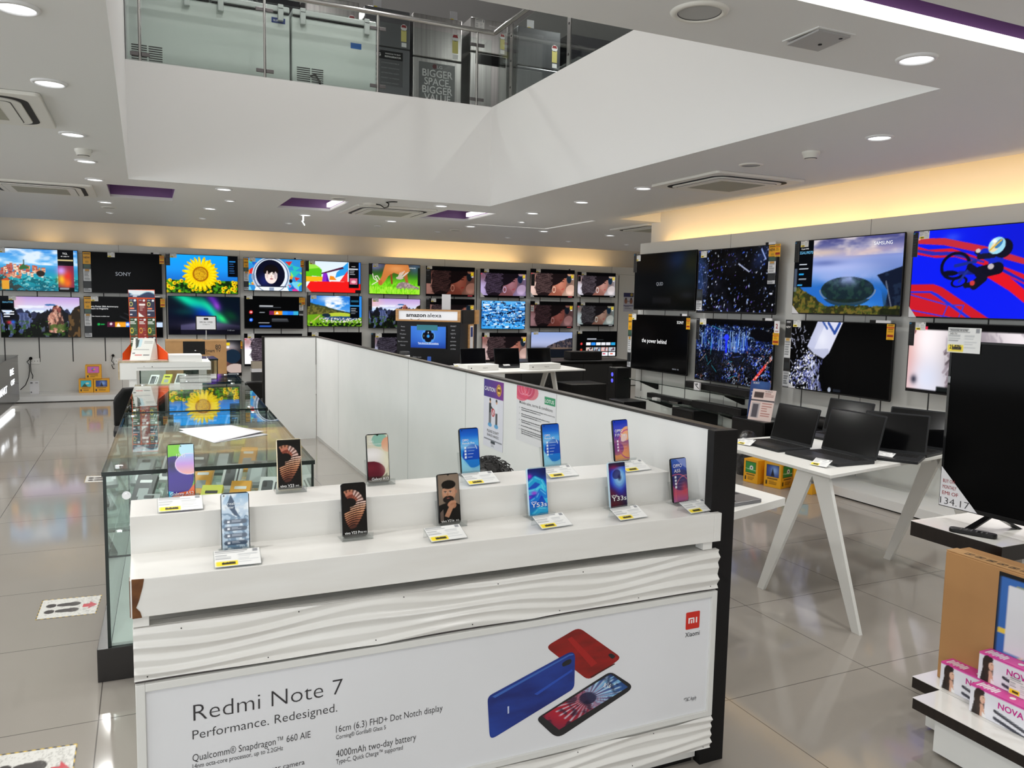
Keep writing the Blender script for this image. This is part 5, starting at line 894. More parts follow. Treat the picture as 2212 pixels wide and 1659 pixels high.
def W_a55(c):
    a = c.asp; c.grad([(0, 'c070b0'), (.2, 'c8506a'), (.4, '8a3a6a'), (.55, '2a2a6a'), (.75, '1c3ca0'), (1, '3a6ac8')]); c.poly([(a * .3, 1), (a, 1), (a, .76), (a * .7, .84)], '8a9ad8', .9); c.ell(a * .6, .5, .3, .24, '1a2060', 0, .6); c.put(np.abs(np.sqrt(c.em(a * .3, .3, .4, .34)) - 1) < .035, 'e0607a', .8); c.put(np.abs(np.sqrt(c.em(a * .9, .2, .34, .4)) - 1) < .03, 'e87a7a', .7); c.blob(a * .8, .3, .1, .14, 'd8404a', 0, .7)
    for k in range(4): v = .55 - .075 * k; c.rect(a * .16, v, a * .28, v + .052, 'e8e8f0'); c.rect(a * .36, v + .02, a * .8, v + .026, 'c8a8c8', .6)
    c.ell(a * .12, .965, .012, .012, '0a0a14')
STAND = {}
def stand(x, y, z, label, rz=0, big=True):
    t = thing('phone_stand', label, 'phone stand', (x, y, z), rz, 'clear phone stands on the white counter')
    MB().box((-.046, -.026, 0), (.046, -.012, .016)).box((-.046, -.026, 0), (.046, .03, .003)).build('base', ACRYL, t, .001)
    MB().prism([(-.040, .0115, .003), (-.040, .014, .003), (-.040, .032, .075), (-.040, .0295, .075)], (.08, 0, 0)).build('back_rest', ACRYL, t)
    MB().box((-.046, -.027, .0), (.046, -.0245, .02)).build('front_lip', ACRYL, t)
    return t
def holder(x, y, z, pct, label, rz=0, w=.113, h=.063, tilt=23):
    t = thing('price_holder', label, 'price card', (x, y, z), rz, 'price cards in clear holders on the white counter')
    M = at(0, 0, .004) @ rot(-(90 - tilt), 'X') @ FACE @ at(0, h / 2, 0)
    MB().rrect(w + .006, h + .006, .003, .0014, M @ at(0, 0, -.0016)).build('holder_plate', ACRYL, t)
    s, c_ = math.sin(math.radians(tilt)), math.cos(math.radians(tilt)); MB().prism([(-w / 2, h * c_, h * s), (-w / 2, h * c_ + .0015, h * s), (-w / 2, h * c_ + .008, 0), (-w / 2, h * c_ + .0065, 0)], (w, 0, 0)).build('holder_leg', ACRYL, t)
    b = price_card(M @ at(0, 0, .0004), w, h, t, 'price_card', None, int(x * 100)); MB().text(pct, h * .19, M @ at(-w * .2, -h * .39, .0028), 'C', w * .3, .014).build('lettering', INK, b)
    return t
ZU, ZL = 1.0135, .910
def phone(px, row, W, label, body, texts=(), rz=0.0, pct=None, hold=None, tilt=9, side=None):
    z = ZU if row == 'u' else ZL; p = onZ(*px, z + .006); t = thing('display_phone', label, 'phone', (p.x, p.y, z + .0035), rz, 'phones on the upper step' if row == 'u' else 'phones on the lower step')
    T = rot(-tilt, 'X'); w, h, d = .0745, .158, .0085
    MB().rrect(w, h, .009, -d, T @ at(0, .0, h / 2) @ FACE, 6).build('body', side or BLACKG, t, .0012)
    q = [T @ Vector(v) for v in ((-w / 2 + .0022, -.0004, .0035), (w / 2 - .0022, -.0004, .0035), (w / 2 - .0022, -.0004, h - .003), (-w / 2 + .0022, -.0004, h - .003))]
    s = pic('screen', W, 44, 96, q, t, PHONEP)
    by = {}
    for bd, size, u, v, m, *rest in texts: by.setdefault(m, []).append((bd, size, u, v, rest))
    for m, Ls in by.items():
        b = MB()
        for bd, size, u, v, rest in Ls: b.text(bd, size, T @ at(-w / 2 + u * w, -.0009, v * h) @ FACE, rest[0] if rest else 'L', rest[1] * w if len(rest) > 1 else None, rest[2] if len(rest) > 2 else .006)
        b.build('lettering', m, s)
    return t, p
WT = INKW
items = [
 ((393, 1073), 'u', W_a52, 'phone with a green and deep purple wallpaper, at the end of the upper step', BLACKG, (('Galaxy A52', .014, .08, .045, WT, 'L', .86, .012), ('12:45', .016, .34, .745, WT, 'L', .32, -.01)), None, '8.54%', (391, 1106)),
 ((627, 1057), 'u', W_feather(0), 'phone with a copper feather wallpaper, on the upper step', BLACKG, (('vivo V23', .012, .1, .06, WT, 'L', .56, .012), ('5G', .006, .72, .065, WT, 'L', .14)), mat('pale_gold_edge', rgb(224, 210, 180), .25, .6), None, None),
 ((819, 1041), 'u', W_a12, 'phone with a dark red and cream pebble wallpaper', BLACKG, (('Galaxy A12', .013, .18, .05, WT, 'L', .76, .012), ('12:45', .0085, .08, .83, WT, 'L', .24, -.01), ('Thu, December', .007, .08, .78, WT, 'L', .6, -.01)), None, None, None),
 ((1018, 1022), 'u', W_reno(4), 'phone with a bright blue ball wallpaper, beside the dark haired head behind the counter', BLACKG, (('OPPO', .011, .13, .71, WT, 'L', .32, .012), ('Reno6 Pro', .010, .13, .65, WT, 'L', .62, .006)), None, '14.9%', (1047, 1047)),
 ((1194, 1008), 'u', W_reno(5), 'phone with a bright blue ball wallpaper, in front of the terms sheet', BLACKG, (('OPPO', .011, .13, .71, WT, 'L', .32, .012), ('Reno6 5G', .010, .13, .65, WT, 'L', .56, .006)), None, '18.87%', (1220, 1032)),
 ((1345, 995), 'u', W_f19, 'phone with an orange and violet swirl wallpaper, on the upper step', BLACKG, (('OPPO', .016, .12, .70, WT, 'L', .5, .006), ('F19 Pro', .016, .12, .60, WT, 'L', .64, .004)), None, '13.34%', (1381, 1019)),
 ((510, 1187), 'l', W_peak, 'phone with a snowy mountain wallpaper and four grey buttons', BLACKG, (('realme', .011, .24, .79, mat('pale_ink', rgb(226, 234, 242), .5), 'L', .44, .004), ('Master Edition', .010, .14, .73, mat('pale_ink', rgb(226, 234, 242), .5), 'L', .68, .004)), None, '6.67%', (515, 1225)),
 ((768, 1158), 'l', W_feather(1), 'phone with a copper feather wallpaper, on the lower step', BLACKG, (('vivo V23 Pro', .011, .08, .06, WT, 'L', .72, .012), ('5G', .006, .83, .065, WT, 'L', .12)), None, None, None),
 ((973, 1131), 'l', W_man, 'phone showing a bearded man resting his chin on his fist', BLACKG, (('vivo V21e', .011, .1, .05, WT, 'L', .58, .012), ('5G', .006, .76, .055, WT, 'L', .14)), None, '10.72%', (971, 1169)),
 ((1165, 1113), 'l', W_y53, 'phone with a turquoise folded ribbon wallpaper', BLACKG, (('vivo', .008, .1, .285, WT, 'L', .3, .01), ('Y53s', .020, .12, .19, WT, 'L', .8, .006)), mat('pale_blue_edge', rgb(190, 216, 232), .2, .4), '15.22%', (1204, 1141)),
 ((1338, 1096), 'l', W_y33, 'phone with a dark blue whirl wallpaper', BLACKG, (('vivo', .009, .08, .265, WT, 'L', .34, .01), ('Y33s', .022, .1, .165, WT, 'L', .84, .006)), mat('pale_blue_edge', rgb(190, 216, 232), .2, .4), '13.64%', (1370, 1123)),
 ((1472, 1084), 'l', W_a55, 'phone with a blue to pink flower wallpaper, beside the black post', BLACKG, (('OPPO', .017, .12, .79, WT, 'L', .56, .006), ('A55', .017, .16, .68, WT, 'L', .4, .006)), None, '18.83%', (1519, 1108)),
]
for i, (px, row, W, lb, body, tx, side, pct, off) in enumerate(items):
    rz = [0, 0, 2, 6, 5, 8, -2, 2, 4, 6, 6, 8][i]
    tp, p = phone(px, row, W, lb, body, tx, rz, side=side); z = ZU if row == 'u' else ZL; kind = lb.split(',')[0].replace('phone with a ', '').replace('phone showing a ', '').replace(' wallpaper', '')
    where = 'on the upper step' if row == 'u' else 'on the lower step'
    key = ['green and purple', 'upper copper feather', 'red and cream', 'blue ball by the dark hair', 'blue ball by the terms sheet', 'orange swirl', 'snowy mountain', 'lower copper feather', 'bearded man', 'turquoise ribbon', 'blue whirl', 'pink flower'][i]
    stand(p.x, p.y + .001, z, 'clear acrylic stand holding the %s phone' % key, rz)
    if pct: hp = onZ(*off, z); holder(hp.x, hp.y, z, pct, 'price card reading %s before the %s phone' % (pct, key), rz)
# ------------------------------------------------------------------ glass showcases on the aisle side
GEDGE = mat('glass_cut_edge', (0.004, 0.012, 0.010, 1), 0.15); CLIP = mat('chrome_clip', (0.75, 0.75, 0.74, 1), 0.15, 1.0)
INNER = mat('showcase_board', rgb(214, 218, 216), 0.4)
def showcase(label, x, y, L, W_=.845, rz=-1.5, zb=.142, zt=.885, shelf=.52, front=True):
    t = thing('glass_showcase', label, 'showcase', (x, y, 0), rz, 'glass showcases in a row along the aisle')
    MB().box((-.042, -.012, 0), (W_ + .02, L, zb)).build('black_base', mat('black_base_laminate', (.016, .014, .013, 1), .22), t, .002)
    MB().box((.012, .012, zb), (W_ - .012, L - .012, zb + .012)).build('floor_board', INNER, t)
    g = .010
    def pane(a, b, name, vert=None, edges=()):
        m = MB().use(GLASSG).box(a, b)
        for e in edges: m.use(GEDGE).box(*e)
        return m.build(name, None, t)
    pane((0, 0, zb), (g, L, zt - .018), 'side_pane', edges=[((-.0012, -.0015, zb), (g + .0015, .0, zt - .018))])
    pane((W_ - g, .0, zb), (W_, L, zt - .018), 'side_pane', edges=[((W_ - g - .0006, -.0012, zb), (W_ + .0004, 0, zt - .018))])
    pane((g, 0, zb), (W_ - g, g, zt - .018), 'end_pane'); pane((g, L - g, zb), (W_ - g, L, zt - .018), 'end_pane')
    top = MB().use(GLASSG).box((-.004, -.004, zt - .018), (W_ + .004, L, zt)); top.use(GEDGE).box((-.004, -.0055, zt - .018), (W_ + .004, -.004, zt)).box((-.0055, -.0055, zt - .018), (-.004, L, zt)).box((W_ + .004, -.0055, zt - .018), (W_ + .0055, L, zt)); top.build('top_pane', None, t)
    pane((.012, .012, shelf), (W_ - .012, L - .012, shelf + .008), 'glass_shelf', edges=[((.012, .0115, shelf), (W_ - .012, .012, shelf + .008))])
    for cx, cy in ((.055, .10), (W_ - .1, .10), (.055, L - .1), (W_ - .1, L - .1)):
        m = MB().cyl((cx, cy, zt + .0002), (cx, cy, zt + .005), .016, n=20); m.box((cx - .03, cy - .008, zt - .05), (cx - .014, cy + .008, zt - .018)); m.build('corner_clip', CLIP, t)
    m = MB().cyl((.085, -.012, zt - .1), (.085, -.0003, zt - .1), .017, n=22).cyl((.085, -.0145, zt - .1), (.085, -.012, zt - .1), .009, n=16); m.build('lock', CLIP, t)
    return t
G1 = (-.167, 3.60); SL = [(G1[0], G1[1], 1.78), (-.118, 5.45, 1.78), (.27, 7.27, .78)]
showcase('nearest glass showcase, topped with loose white papers', *SL[0]); showcase('second glass showcase, mirroring the sunflower picture in its top', *SL[1]); showcase('short narrow glass showcase in front of the worn white table', *SL[2], W_=.50)
showcase('far glass showcase beside the brown carton, glowing green in its top', -.06, 10.02, 1.76, rz=1.8)
# packages inside: leaning rows
PKM = {'white': mat('white_card', rgb(226, 228, 228), .4), 'grey': mat('grey_card', rgb(150, 156, 156), .4), 'black': mat('black_card', (.02, .022, .024, 1), .35), 'yellow': mat('yellow_card', rgb(206, 206, 40), .4), 'orange': mat('amber_card', rgb(236, 166, 26), .4), 'green': mat('dark_green_card', rgb(60, 84, 74), .4)}
PROTO = {}
def pkg(kind, w, l, h, inside):
    k = (kind, inside)
    if k in PROTO: return None
    art = {'white': 'white box printed with a dark phone case', 'grey': 'grey phone cover packet', 'black': 'black accessory box', 'yellow': 'lime yellow cable packet', 'orange': 'amber accessory box', 'green': 'dark green phone cover packet'}[kind]
    t = thing('accessory_package', '%s leaning inside the %s' % (art, inside), 'package', (0, 0, 0), 0, '%ss leaning inside the %s' % (art, inside))
    MB().box((-w / 2, -h / 2, 0), (w / 2, h / 2, l)).build('carton', PKM[kind], t, .0015)
    m = MB(); dk = BLACKM if kind in ('white', 'grey', 'yellow') else INKW
    if kind == 'white': m.use(mat('dark_case_print', rgb(70, 74, 78), .4)).rrect(w * .55, l * .72, .01, .0006, at(-w * .08, -h / 2, l * .5) @ FACE); m.use(INK).rrect(w * .2, l * .2, .005, .0005, at(-w * .2, -h / 2 - .0007, l * .72) @ FACE); m.box((w * .3, -h / 2 - .0006, l * .2), (w * .38, -h / 2, l * .8))
    elif kind in ('grey', 'green'): m.use(mat('pale_case_print', rgb(196, 204, 204), .4)).rrect(w * .6, l * .7, .01, .0006, at(0, -h / 2, l * .48) @ FACE); m.use(INK).rrect(w * .45, l * .1, .003, .0005, at(0, -h / 2 - .0007, l * .9) @ FACE)
    else: m.use(dk).rrect(w * .6, l * .1, .003, .0006, at(0, -h / 2, l * .75) @ FACE); m.use(PKM['grey']).rrect(w * .5, l * .3, .003, .0006, at(0, -h / 2, l * .35) @ FACE)
    m.build('printed_face', None, t); PROTO[k] = t; return t
r = random.Random(11)
for si, inside, n in ((0, 'nearest glass showcase', 30), (1, 'second glass showcase', 22), (3, 'far glass showcase', 6)):
    sx, sy, L = SL[si] if si < 3 else (-.06, 10.02, 1.76)
    seq = ['white', 'white', 'black', 'white', 'yellow', 'orange', 'white', 'grey', 'white', 'green', 'white', 'grey', 'white', 'black']
    for i in range(n):
        lev = i % 2; j = i // 2; col, row = j % 5, j // 5; kind = seq[(i * 5 + si) % len(seq)] if not (si == 0 and lev == 1 and row == 0) else ['grey', 'white', 'yellow', 'orange', 'white'][col]
        w, l, h = .10, .185, .028
        t = pkg(kind, w, l, h, inside)
        if t is None: t = dup(PROTO[(kind, inside)])
        x = sx + .13 + .145 * col + r.uniform(-.008, .008); y = sy + .25 + (.46 if si == 0 else .6) * row + .05 * col * (1 if lev else -.6) + .1 * lev; z = .160 + .012 if lev == 0 else .528 + .012
        t.location = (x, y + .03, z); t.rotation_euler = (math.radians(-52), 0, math.radians(-18 if lev else -30)); t['group'] = t['group']
# papers on the glass
for i, (pts, lb) in enumerate(([((385.7, 926.5), (465.7, 955.5), (578.5, 934), (499.8, 918.5)), 'top sheet of white paper lying on the nearest glass showcase'], [((386, 932), (463, 956.5), (580, 938), (501, 922)), 'lower sheet of white paper peeking out under the top sheet on the showcase'])):
    z = .8875 - .0012 * i; q = [onZ(*p, z) for p in pts]; m = MB(); n = 10; V = []
    for j in range(n + 1):
        for k in range(n + 1):
            u, v = k / n, j / n; p = (q[0] * (1 - u) + q[1] * u) * (1 - v) + (q[3] * (1 - u) + q[2] * u) * v; V.append((p.x, p.y, z + (.012 * max(0, u - .75) ** 2 * 16 * v if i == 0 else 0) + .004 * max(0, .3 - u)))
    F = [(a, a + 1, a + n + 2, a + n + 1) for j in range(n) for a in range(j * (n + 1), j * (n + 1) + n)]
    o = m.add(V, F, True).build('paper_sheet', PAPER); so = o.modifiers.new('thick', 'SOLIDIFY'); so.thickness = .0006; tag(o, lb, 'paper', 'loose papers on the glass')
# worn white table between the showcases
WOODE = mottled('worn_board_edge', rgb(196, 180, 150), rgb(150, 132, 104), 14, .6); YT = 8.2
P_ = lambda a, b, y=YT: onY(a, b, y)
t = thing('worn_table', 'worn white laminate table with a chipped brown-edged slab, carrying the orange headphone stand', 'table', (0, YT, 0))
m = MB().use(mat('glossy_top_laminate', rgb(206, 196, 184), .12)).box((-.228, 0.002, 1.0035), (.202, .42, 1.005)); m.use(WOODE).box((-.228, 0, .988), (.202, .42, 1.0035)); m.build('top_slab', None, t)
MB().use(WHITE).box((-.215, .003, .83), (-.074, .42, .988)).use(WOODE).box((-.229, .001, .83), (-.215, .42, .988)).build('side_block', None, t)
m = MB().use(WHITE).box((-.074, .002, .912), (.578, .42, .988)); m.use(SEAM).box((-.07, .0008, .936), (.575, .002, .939)); m.use(BLACKM).cyl((.06, -.004, .948), (.06, .002, .948), .004, n=8).cyl((-.01, .0, .95), (-.01, .002, .95), .003, n=8); m.build('long_drawer', None, t)
MB().prism([(-.14, .01, .83), (-.074, .01, .83), (-.088, .01, 0), (-.126, .01, 0)], (0, .06, 0)).build('leg', WHITE, t); MB().prism([(-.14, .36, .83), (-.074, .36, .83), (-.088, .36, 0), (-.126, .36, 0)], (0, .06, 0)).build('leg', WHITE, t); MB().box((.49, .34, 0), (.55, .40, .912)).build('leg', WHITE, t); MB().box((.49, .17, 0), (.55, .22, .912)).build('leg', WHITE, t)
tag(MB().box((.205, 8.24, .9895), (.50, 8.5, 1.052)).build('white_box', WHITE), 'plain long white box lying on the worn table behind the orange stand', 'box')
# orange headphone stand
YO = 8.42; OR = mat('orange_board', rgb(240, 84, 22), .45); o_ = lambda a, b: (lambda p: (p.x, p.z))(onY(a, b, YO)); ZT = 1.0055
tl, tr, bl, br = o_(276.6, 626), o_(334, 626), o_(282, 741), o_(339, 742.5)
t = thing('headphone_stand', 'orange standing display board with a blue and white header and hanging headphone packs', 'display stand', (0, YO, ZT)); z = lambda v: v - ZT
m = MB().use(OR).prism([(bl[0], 0, 0), (br[0], 0, 0), (tr[0], 0, z(tr[1])), (tl[0], 0, z(tl[1]))], (0, .05, 0)); m.build('board', None, t, .002)
for s, pts in ((0, ((283, 741), (265, 762), (265, 771), (283, 772))), (1, ((339, 742.5), (361, 761), (361, 772), (339, 773)))):
    p = [o_(*q) for q in pts]; lo = 0.0; MB().use(OR).prism([(p[0][0], -.004, max(0, z(p[0][1]))), (p[1][0], -.10, max(0, z(p[1][1]))), (p[2][0], -.10, 0), (p[3][0], -.004, 0)], (.004, .006, 0)).build('side_wing', None, t)
def P_header(c): a = c.asp; c.fill('1e2c52'); c.put(c.V > .55 + .25 * np.sin(c.U * 2.2 + 2.4), 'dfe8ee'); c.put(np.abs(c.V - .5 - .25 * np.sin(c.U * 2.2 + 2.4)) < .05, '6aa0b8'); c.rect(a * .06, .3, a * .45, .38, 'b8c4d4'); c.rect(a * .18, .1, a * .32, .24, 'e8ecf2')
hz = o_(276, 642)[1]; hd = MB().box((tl[0] + .002, -.003, z(hz)), (tr[0] - .002, 0, z(tl[1]) - .001)).build('header', OR, t); picf('print', P_header, 40, 14, tl[0] + .002, z(hz), tr[0] - .002, z(tl[1]) - .001, -.0036, hd, PRINT)
def P_pack(base, acc, art):
    def f(c):
        a = c.asp; c.fill(base); c.ell(a * .75, .9, .06, .06, 'eef0f2'); c.rect(a * .1, .9, a * .45, .93, 'c8ccd2')
        if art == 0: c.put(np.abs(np.sqrt(c.em(a * .25, .7, .07, .1)) - 1) < .25, acc); c.rect(a * .08, .42, a * .65, .5, 'ff8a60'); c.bars(a * .05, .3, a * .95, .36, 1, 'e8e8ee'); c.rect(a * .08, .1, a * .4, .16, 'f0f0f4')
        elif art == 1: c.rect(a * .1, .62, a * .9, .72, 'f0e0de'); c.bars(a * .2, .3, a * .8, .6, 4, 'd0b0ac', 2, .3); c.poly([(0, 0), (0, .26), (a * .8, 0)], 'eeeeea')
        else: c.bars(a * .05, .62, a * .95, .8, 2, 'e8ece8', 3, .5); c.put(np.abs(np.sqrt(c.em(a * .25, .3, .07, .13)) - 1) < .25, acc); c.bars(a * .5, .25, a * .9, .42, 2, '8a9a8a', 1, .3); c.rect(a * .65, .04, a * .92, .08, 'e8a08a')
    return f
rows = ((645.5, 684), (687, 725), (727, 765)); cols = ((279, 295), (298.6, 314.5), (317, 334))
spec = [[('1c2444', 'c8c060', 0, 'navy'), ('7a1c20', 'e8d8a0', 1, 'dark red'), ('1c2444', 'c8c060', 0, 'navy')], [('2c4a24', 'd8c83a', 2, 'green'), ('8a2018', 'd89a3a', 2, 'red'), ('2c4a24', 'd8c83a', 2, 'green')], [('2c4a24', 'd8c83a', 2, 'green'), ('a82838', 'e8c8c8', 2, 'crimson'), ('22262a', 'c8c8c8', 2, 'black')]]
for i in range(3):
    for j in range(3):
        b, acc, art, nm = spec[i][j]; x0 = o_(cols[j][0] + i * 1.6, rows[i][0])[0]; x1 = o_(cols[j][1] + i * 1.6, rows[i][0])[0]; z1 = o_(300, rows[i][0])[1]; z0 = o_(300, rows[i][1])[1]
        k = thing('headphone_pack', '%s headphone pack in the %s row of the orange stand, %s' % (nm, ('top', 'middle', 'bottom')[i], ('aisle side', 'centre', 'carton side')[j]), 'package', ((x0 + x1) / 2, YO - .003, z0), 0, 'headphone packs hanging on the orange stand')
        w = x1 - x0; bd = MB().box((-w / 2, -.018, 0), (w / 2, 0, z1 - z0)).build('card_box', BLACKM, k, .001); picf('print', P_pack(b, acc, art), 18, 40, -w / 2, 0, w / 2, z1 - z0, -.0187, bd, PRINT)
# white leaning brochure panel before it
YL = 8.25; l_ = lambda a, b, y=YL: (lambda p: (p.x, p.y, p.z))(onY(a, b, y))
p0, p1, p2, p3 = l_(280, 771.5), l_(324, 776), l_(334, 731, 8.34), l_(289, 730, 8.34); p0 = (p0[0], p0[1], ZT + .001); p1 = (p1[0], p1[1], ZT + .001)
def P_broch(c): a = c.asp; c.fill('dcdcd6'); c.poly([(a * .1, .98), (a * .22, .98), (a * .28, .6), (a * .2, .52)], '3a4038'); c.poly([(a * .24, .95), (a * .45, .95), (a * .42, .6), (a * .26, .58)], 'b8d4dc'); c.poly([(a * .2, .9), (a * .3, .92), (a * .3, .62), (a * .22, .6)], '20302c'); c.bars(a * .55, .72, a * .95, .86, 2, '9a9c98', 2, .4); c.bars(a * .1, .42, a * .9, .5, 1, 'a8aaa6'); c.rect(a * .08, .3, a * .2, .34, '303030'); c.rect(a * .2, .22, a * .55, .26, 'c04038'); c.rect(a * .6, .22, a * .9, .26, '404040')
t = thing('brochure_panel', 'white leaning brochure panel in front of the orange headphone stand', 'brochure stand', (0, 0, 0))
m = MB().prism([p0, p1, p2, p3], (0, .008, .001)); s_ = m.build('panel', mat('ivory_board', rgb(222, 220, 212), .4), t); pic('print', P_broch, 44, 50, [np.array(p) - np.array((0, .0008, 0)) for p in (p0, p1, p2, p3)], s_, PRINT)
MB().prism([p1, (p1[0] + .07, p1[1] + .13, ZT + .001), (p2[0] + .02, p2[1] + .03, p2[2] - .1), p2], (-.003, .002, 0)).build('prop', mat('ivory_board', rgb(222, 220, 212), .4), t)
# carton with the offer sign
YC = 12.3; c_ = lambda a, b: onY(a, b, YC); A, B = c_(357, 734), c_(489, 734.6); KRAFT = mottled('kraft_cardboard', rgb(182, 140, 92), rgb(170, 128, 82), 6, .75)
t = thing('television_carton', 'brown cardboard television carton standing behind the far glass showcase', 'carton', ((A.x + B.x) / 2, YC, 0)); w = B.x - A.x; h = A.z
bd = MB().box((-w / 2, 0, 0), (w / 2, .18, h)).build('box', KRAFT, t, .004)
x0 = c_(395, 736).x - (A.x + B.x) / 2; x1 = c_(442.6, 736).x - (A.x + B.x) / 2; MB().box((x0, -.001, .05), (x1, 0, h - .012)).build('black_print', BLACKM, t); MB().box((-w / 2, -.003, h - .022), (w / 2, .183, h + .002)).build('lid', mottled('kraft_lid', rgb(196, 156, 108), rgb(182, 142, 96), 6, .75), t)
q80 = c_(465, 747); qs = c_(453, 757.5); m = MB().text('80', .09, at(q80.x - t.location.x, -.0015, q80.z - .045) @ FACE, 'L', .075, .01).text('Smart TV', .06, at(qs.x - .06 - t.location.x, -.0015, qs.z - .02) @ FACE, 'L', .21, .012); m.build('lettering', INK, t)
S0, S1, S2 = onY(422.6, 713.6, 12.34), onY(468, 713.6, 12.34), onY(468, 682.5, 12.34); t = thing('offer_sign', 'black framed white offer sign on a thin pole above the brown carton', 'sign', ((S0.x + S1.x) / 2, 12.34, h + .002)); w2 = S1.x - S0.x; zz0, zz1 = S0.z - h, S2.z - h
MB().box((-.05, -.03, 0), (.05, .03, .006)).build('foot', STEEL, t); MB().cyl((0, 0, .006), (0, 0, zz0), .007, n=10).build('pole', STEEL, t)
m = MB().rrect(w2, zz1 - zz0, .012, -.014, at(0, -.008, (zz0 + zz1) / 2) @ FACE); m.build('frame', BLACK, t); sh = MB().box((-w2 / 2 + .014, -.0095, zz0 + .014), (w2 / 2 - .014, -.008, zz1 - .014)).build('sheet', PAPER, t)
m = MB().text('SPECIAL OFFER', .034, at(0, -.0101, zz0 + (zz1 - zz0) * .5) @ FACE, 'C', w2 * .62).text('ON SMART TV', .02, at(0, -.0101, zz0 + (zz1 - zz0) * .36) @ FACE, 'C', w2 * .34).rrect(w2 * .22, .03, .006, .0005, at(0, -.0098, zz0 + (zz1 - zz0) * .78) @ FACE); m.build('lettering', INK, sh)
# black chairs of the staff
def chair(label, x, y, rz, seat=.46, back=.88):
    t = thing('office_chair', label, 'chair', (x, y, 0), rz, 'black office chairs behind the showcases')
    MB().rrect(.44, .44, .08, .06, at(0, 0, seat - .06)).build('seat', BLACKM, t, .012)
    m = MB(); n = 10; pr_ = [(-.21, .0), (-.19, .03), (0, .05), (.19, .03), (.21, .0)]
    V = []; F = []
    for j in range(9):
        v = j / 8; zz = seat + .06 + (back - seat - .06) * v; wd = .21 * (1 - .35 * max(0, v - .7) / .3)
        for i in range(9): u = -1 + i / 4; V.append((u * wd, .19 + .05 * (1 - u * u) * -1 + .06 * v + .05, zz))
    F = [(a, a + 1, a + 10, a + 9) for j in range(8) for a in range(j * 9, j * 9 + 8)]
    o = m.add(V, F, True).build('backrest', BLACKM, t); so = o.modifiers.new('thick', 'SOLIDIFY'); so.thickness = .03
    MB().box((-.03, .19, seat - .06), (.03, .215, seat + .25)).build('back_bracket', BLACK, t); MB().cyl((0, 0, .1), (0, 0, seat - .06), .028, n=14).build('column', STEEL, t)
    for k in range(5):
        a = 2 * math.pi * k / 5; MB().tube([(0, 0, .1), (.15 * math.cos(a), .15 * math.sin(a), .09), (.27 * math.cos(a), .27 * math.sin(a), .06)], .016).build('leg', BLACK, t); MB().cyl((.27 * math.cos(a) - .012, .27 * math.sin(a), .026), (.27 * math.cos(a) + .012, .27 * math.sin(a), .026), .026, n=12).build('caster', BLACK, t)
    return t
chair('black chair beside the short glass showcase, its back showing past the second showcase', -.04, 7.68, 180, back=.84); chair('black chair near the end of the white partition, by the low televisions', 1.22, 10.0, 178, seat=.38, back=.64)
# ------------------------------------------------------------------ stepped stand with the big black set
SW = mat('glossy_white_top', rgb(238, 236, 230), .08); SBK = mottled('dark_brown_edge', rgb(24, 18, 16), rgb(34, 26, 22), 10, .3, stretch=(1, 6, 1)); YE = -.4
def tier(label, x0, x1, y0, y1, zt, th, body):
    t = thing('display_platform', label, 'platform', (x0, y1, 0), 0, 'low stepped platforms'); w, d = x1 - x0, y1 - y0
    MB().use(SW).box((.0, -d, zt - .002), (w, 0, zt)).build('white_top', None, t); MB().box((0, -d, zt - th), (w, 0, zt - .002)).build('dark_edge', SBK, t, .002)
    if body: MB().box((body, -d, .012), (w, -body, zt - th)).build('white_body', WHITE, t)
    for a, b in ((body + .03, -body - .03), (w - .04, -body - .03)): MB().cyl((a, b, 0), (a, b, .013), .012, n=12).build('foot', mat('brass_foot', rgb(190, 170, 120), .3, .8), t)
    return t
tier('lowest white platform with a dark edge, closest to the shop floor', 2.52, 2.665, YE, 1.91, .200, .042, .055); tier('white platform with a dark edge under the big carton', 2.668, 3.0, YE, 2.03, .200, .045, .04)
t = thing('display_pedestal', 'raised white pedestal with a dark edge under the big black set', 'pedestal', (2.95, 2.305, 0)); MB().box((0, -.40, .715), (.62, 0, .717)).build('white_top', SW, t); MB().box((0, -.40, .653), (.62, 0, .715)).build('dark_edge', SBK, t, .002); MB().box((.16, -.38, 0), (.56, -.24, .653)).build('white_body', WHITE, t)
t = thing('display_pedestal', 'second white pedestal under the far foot of the big black set', 'pedestal', (3.02, 1.30, 0)); MB().box((0, -.40, .715), (.55, 0, .717)).build('white_top', SW, t); MB().box((0, -.40, .653), (.55, 0, .715)).build('dark_edge', SBK, t, .002); MB().box((.06, -.36, 0), (.5, -.05, .653)).build('white_body', WHITE, t)
def P_off(c): c.fill([.004, .004, .005])
tb = tv_at('big black switched-off television standing on the white pedestal', (3.13, 1.68, .772), -88, 1.24, .712, P_off, 30, .010, .018, .05, (('corner', 0, 0, .14, .24),), (), 'televisions on stands', mount=False)
for u in (-.40, .40):
    f = MB()
    for s in (-1, 1): f.prism([(u - .012, .02, .01), (u + .012, .02, .01), (u + .016 + s * .03, .02 + s * .12, -.054), (u - .016 + s * .03, .02 + s * .12, -.054)], (0, .022, 0))
    f.build('foot', BLACKG, tb)
pc = price_card(at(-.56, -.0015, .715) @ FACE, .145, .105, tb, 'price_card', None, 5); m = MB().text('21.07%', .024, at(-.595, -.0045, .678) @ FACE, 'C', .05, .014).text('PANASONIC 4K ULTRA', .011, at(-.62, -.0045, .752) @ FACE, 'L', .075).text('HD TV', .011, at(-.62, -.0045, .738) @ FACE, 'L', .03); m.build('lettering', INK, pc)
RED_ = mat('red_ink', rgb(150, 20, 30), .5); m = MB()
for k, s_ in enumerate(('BUY ON', 'MONTHLY', 'EMI OF')): m.text(s_, .022, at(-.605, -.0032, .105 - .026 * k) @ FACE, 'L', .052 + .01 * k)
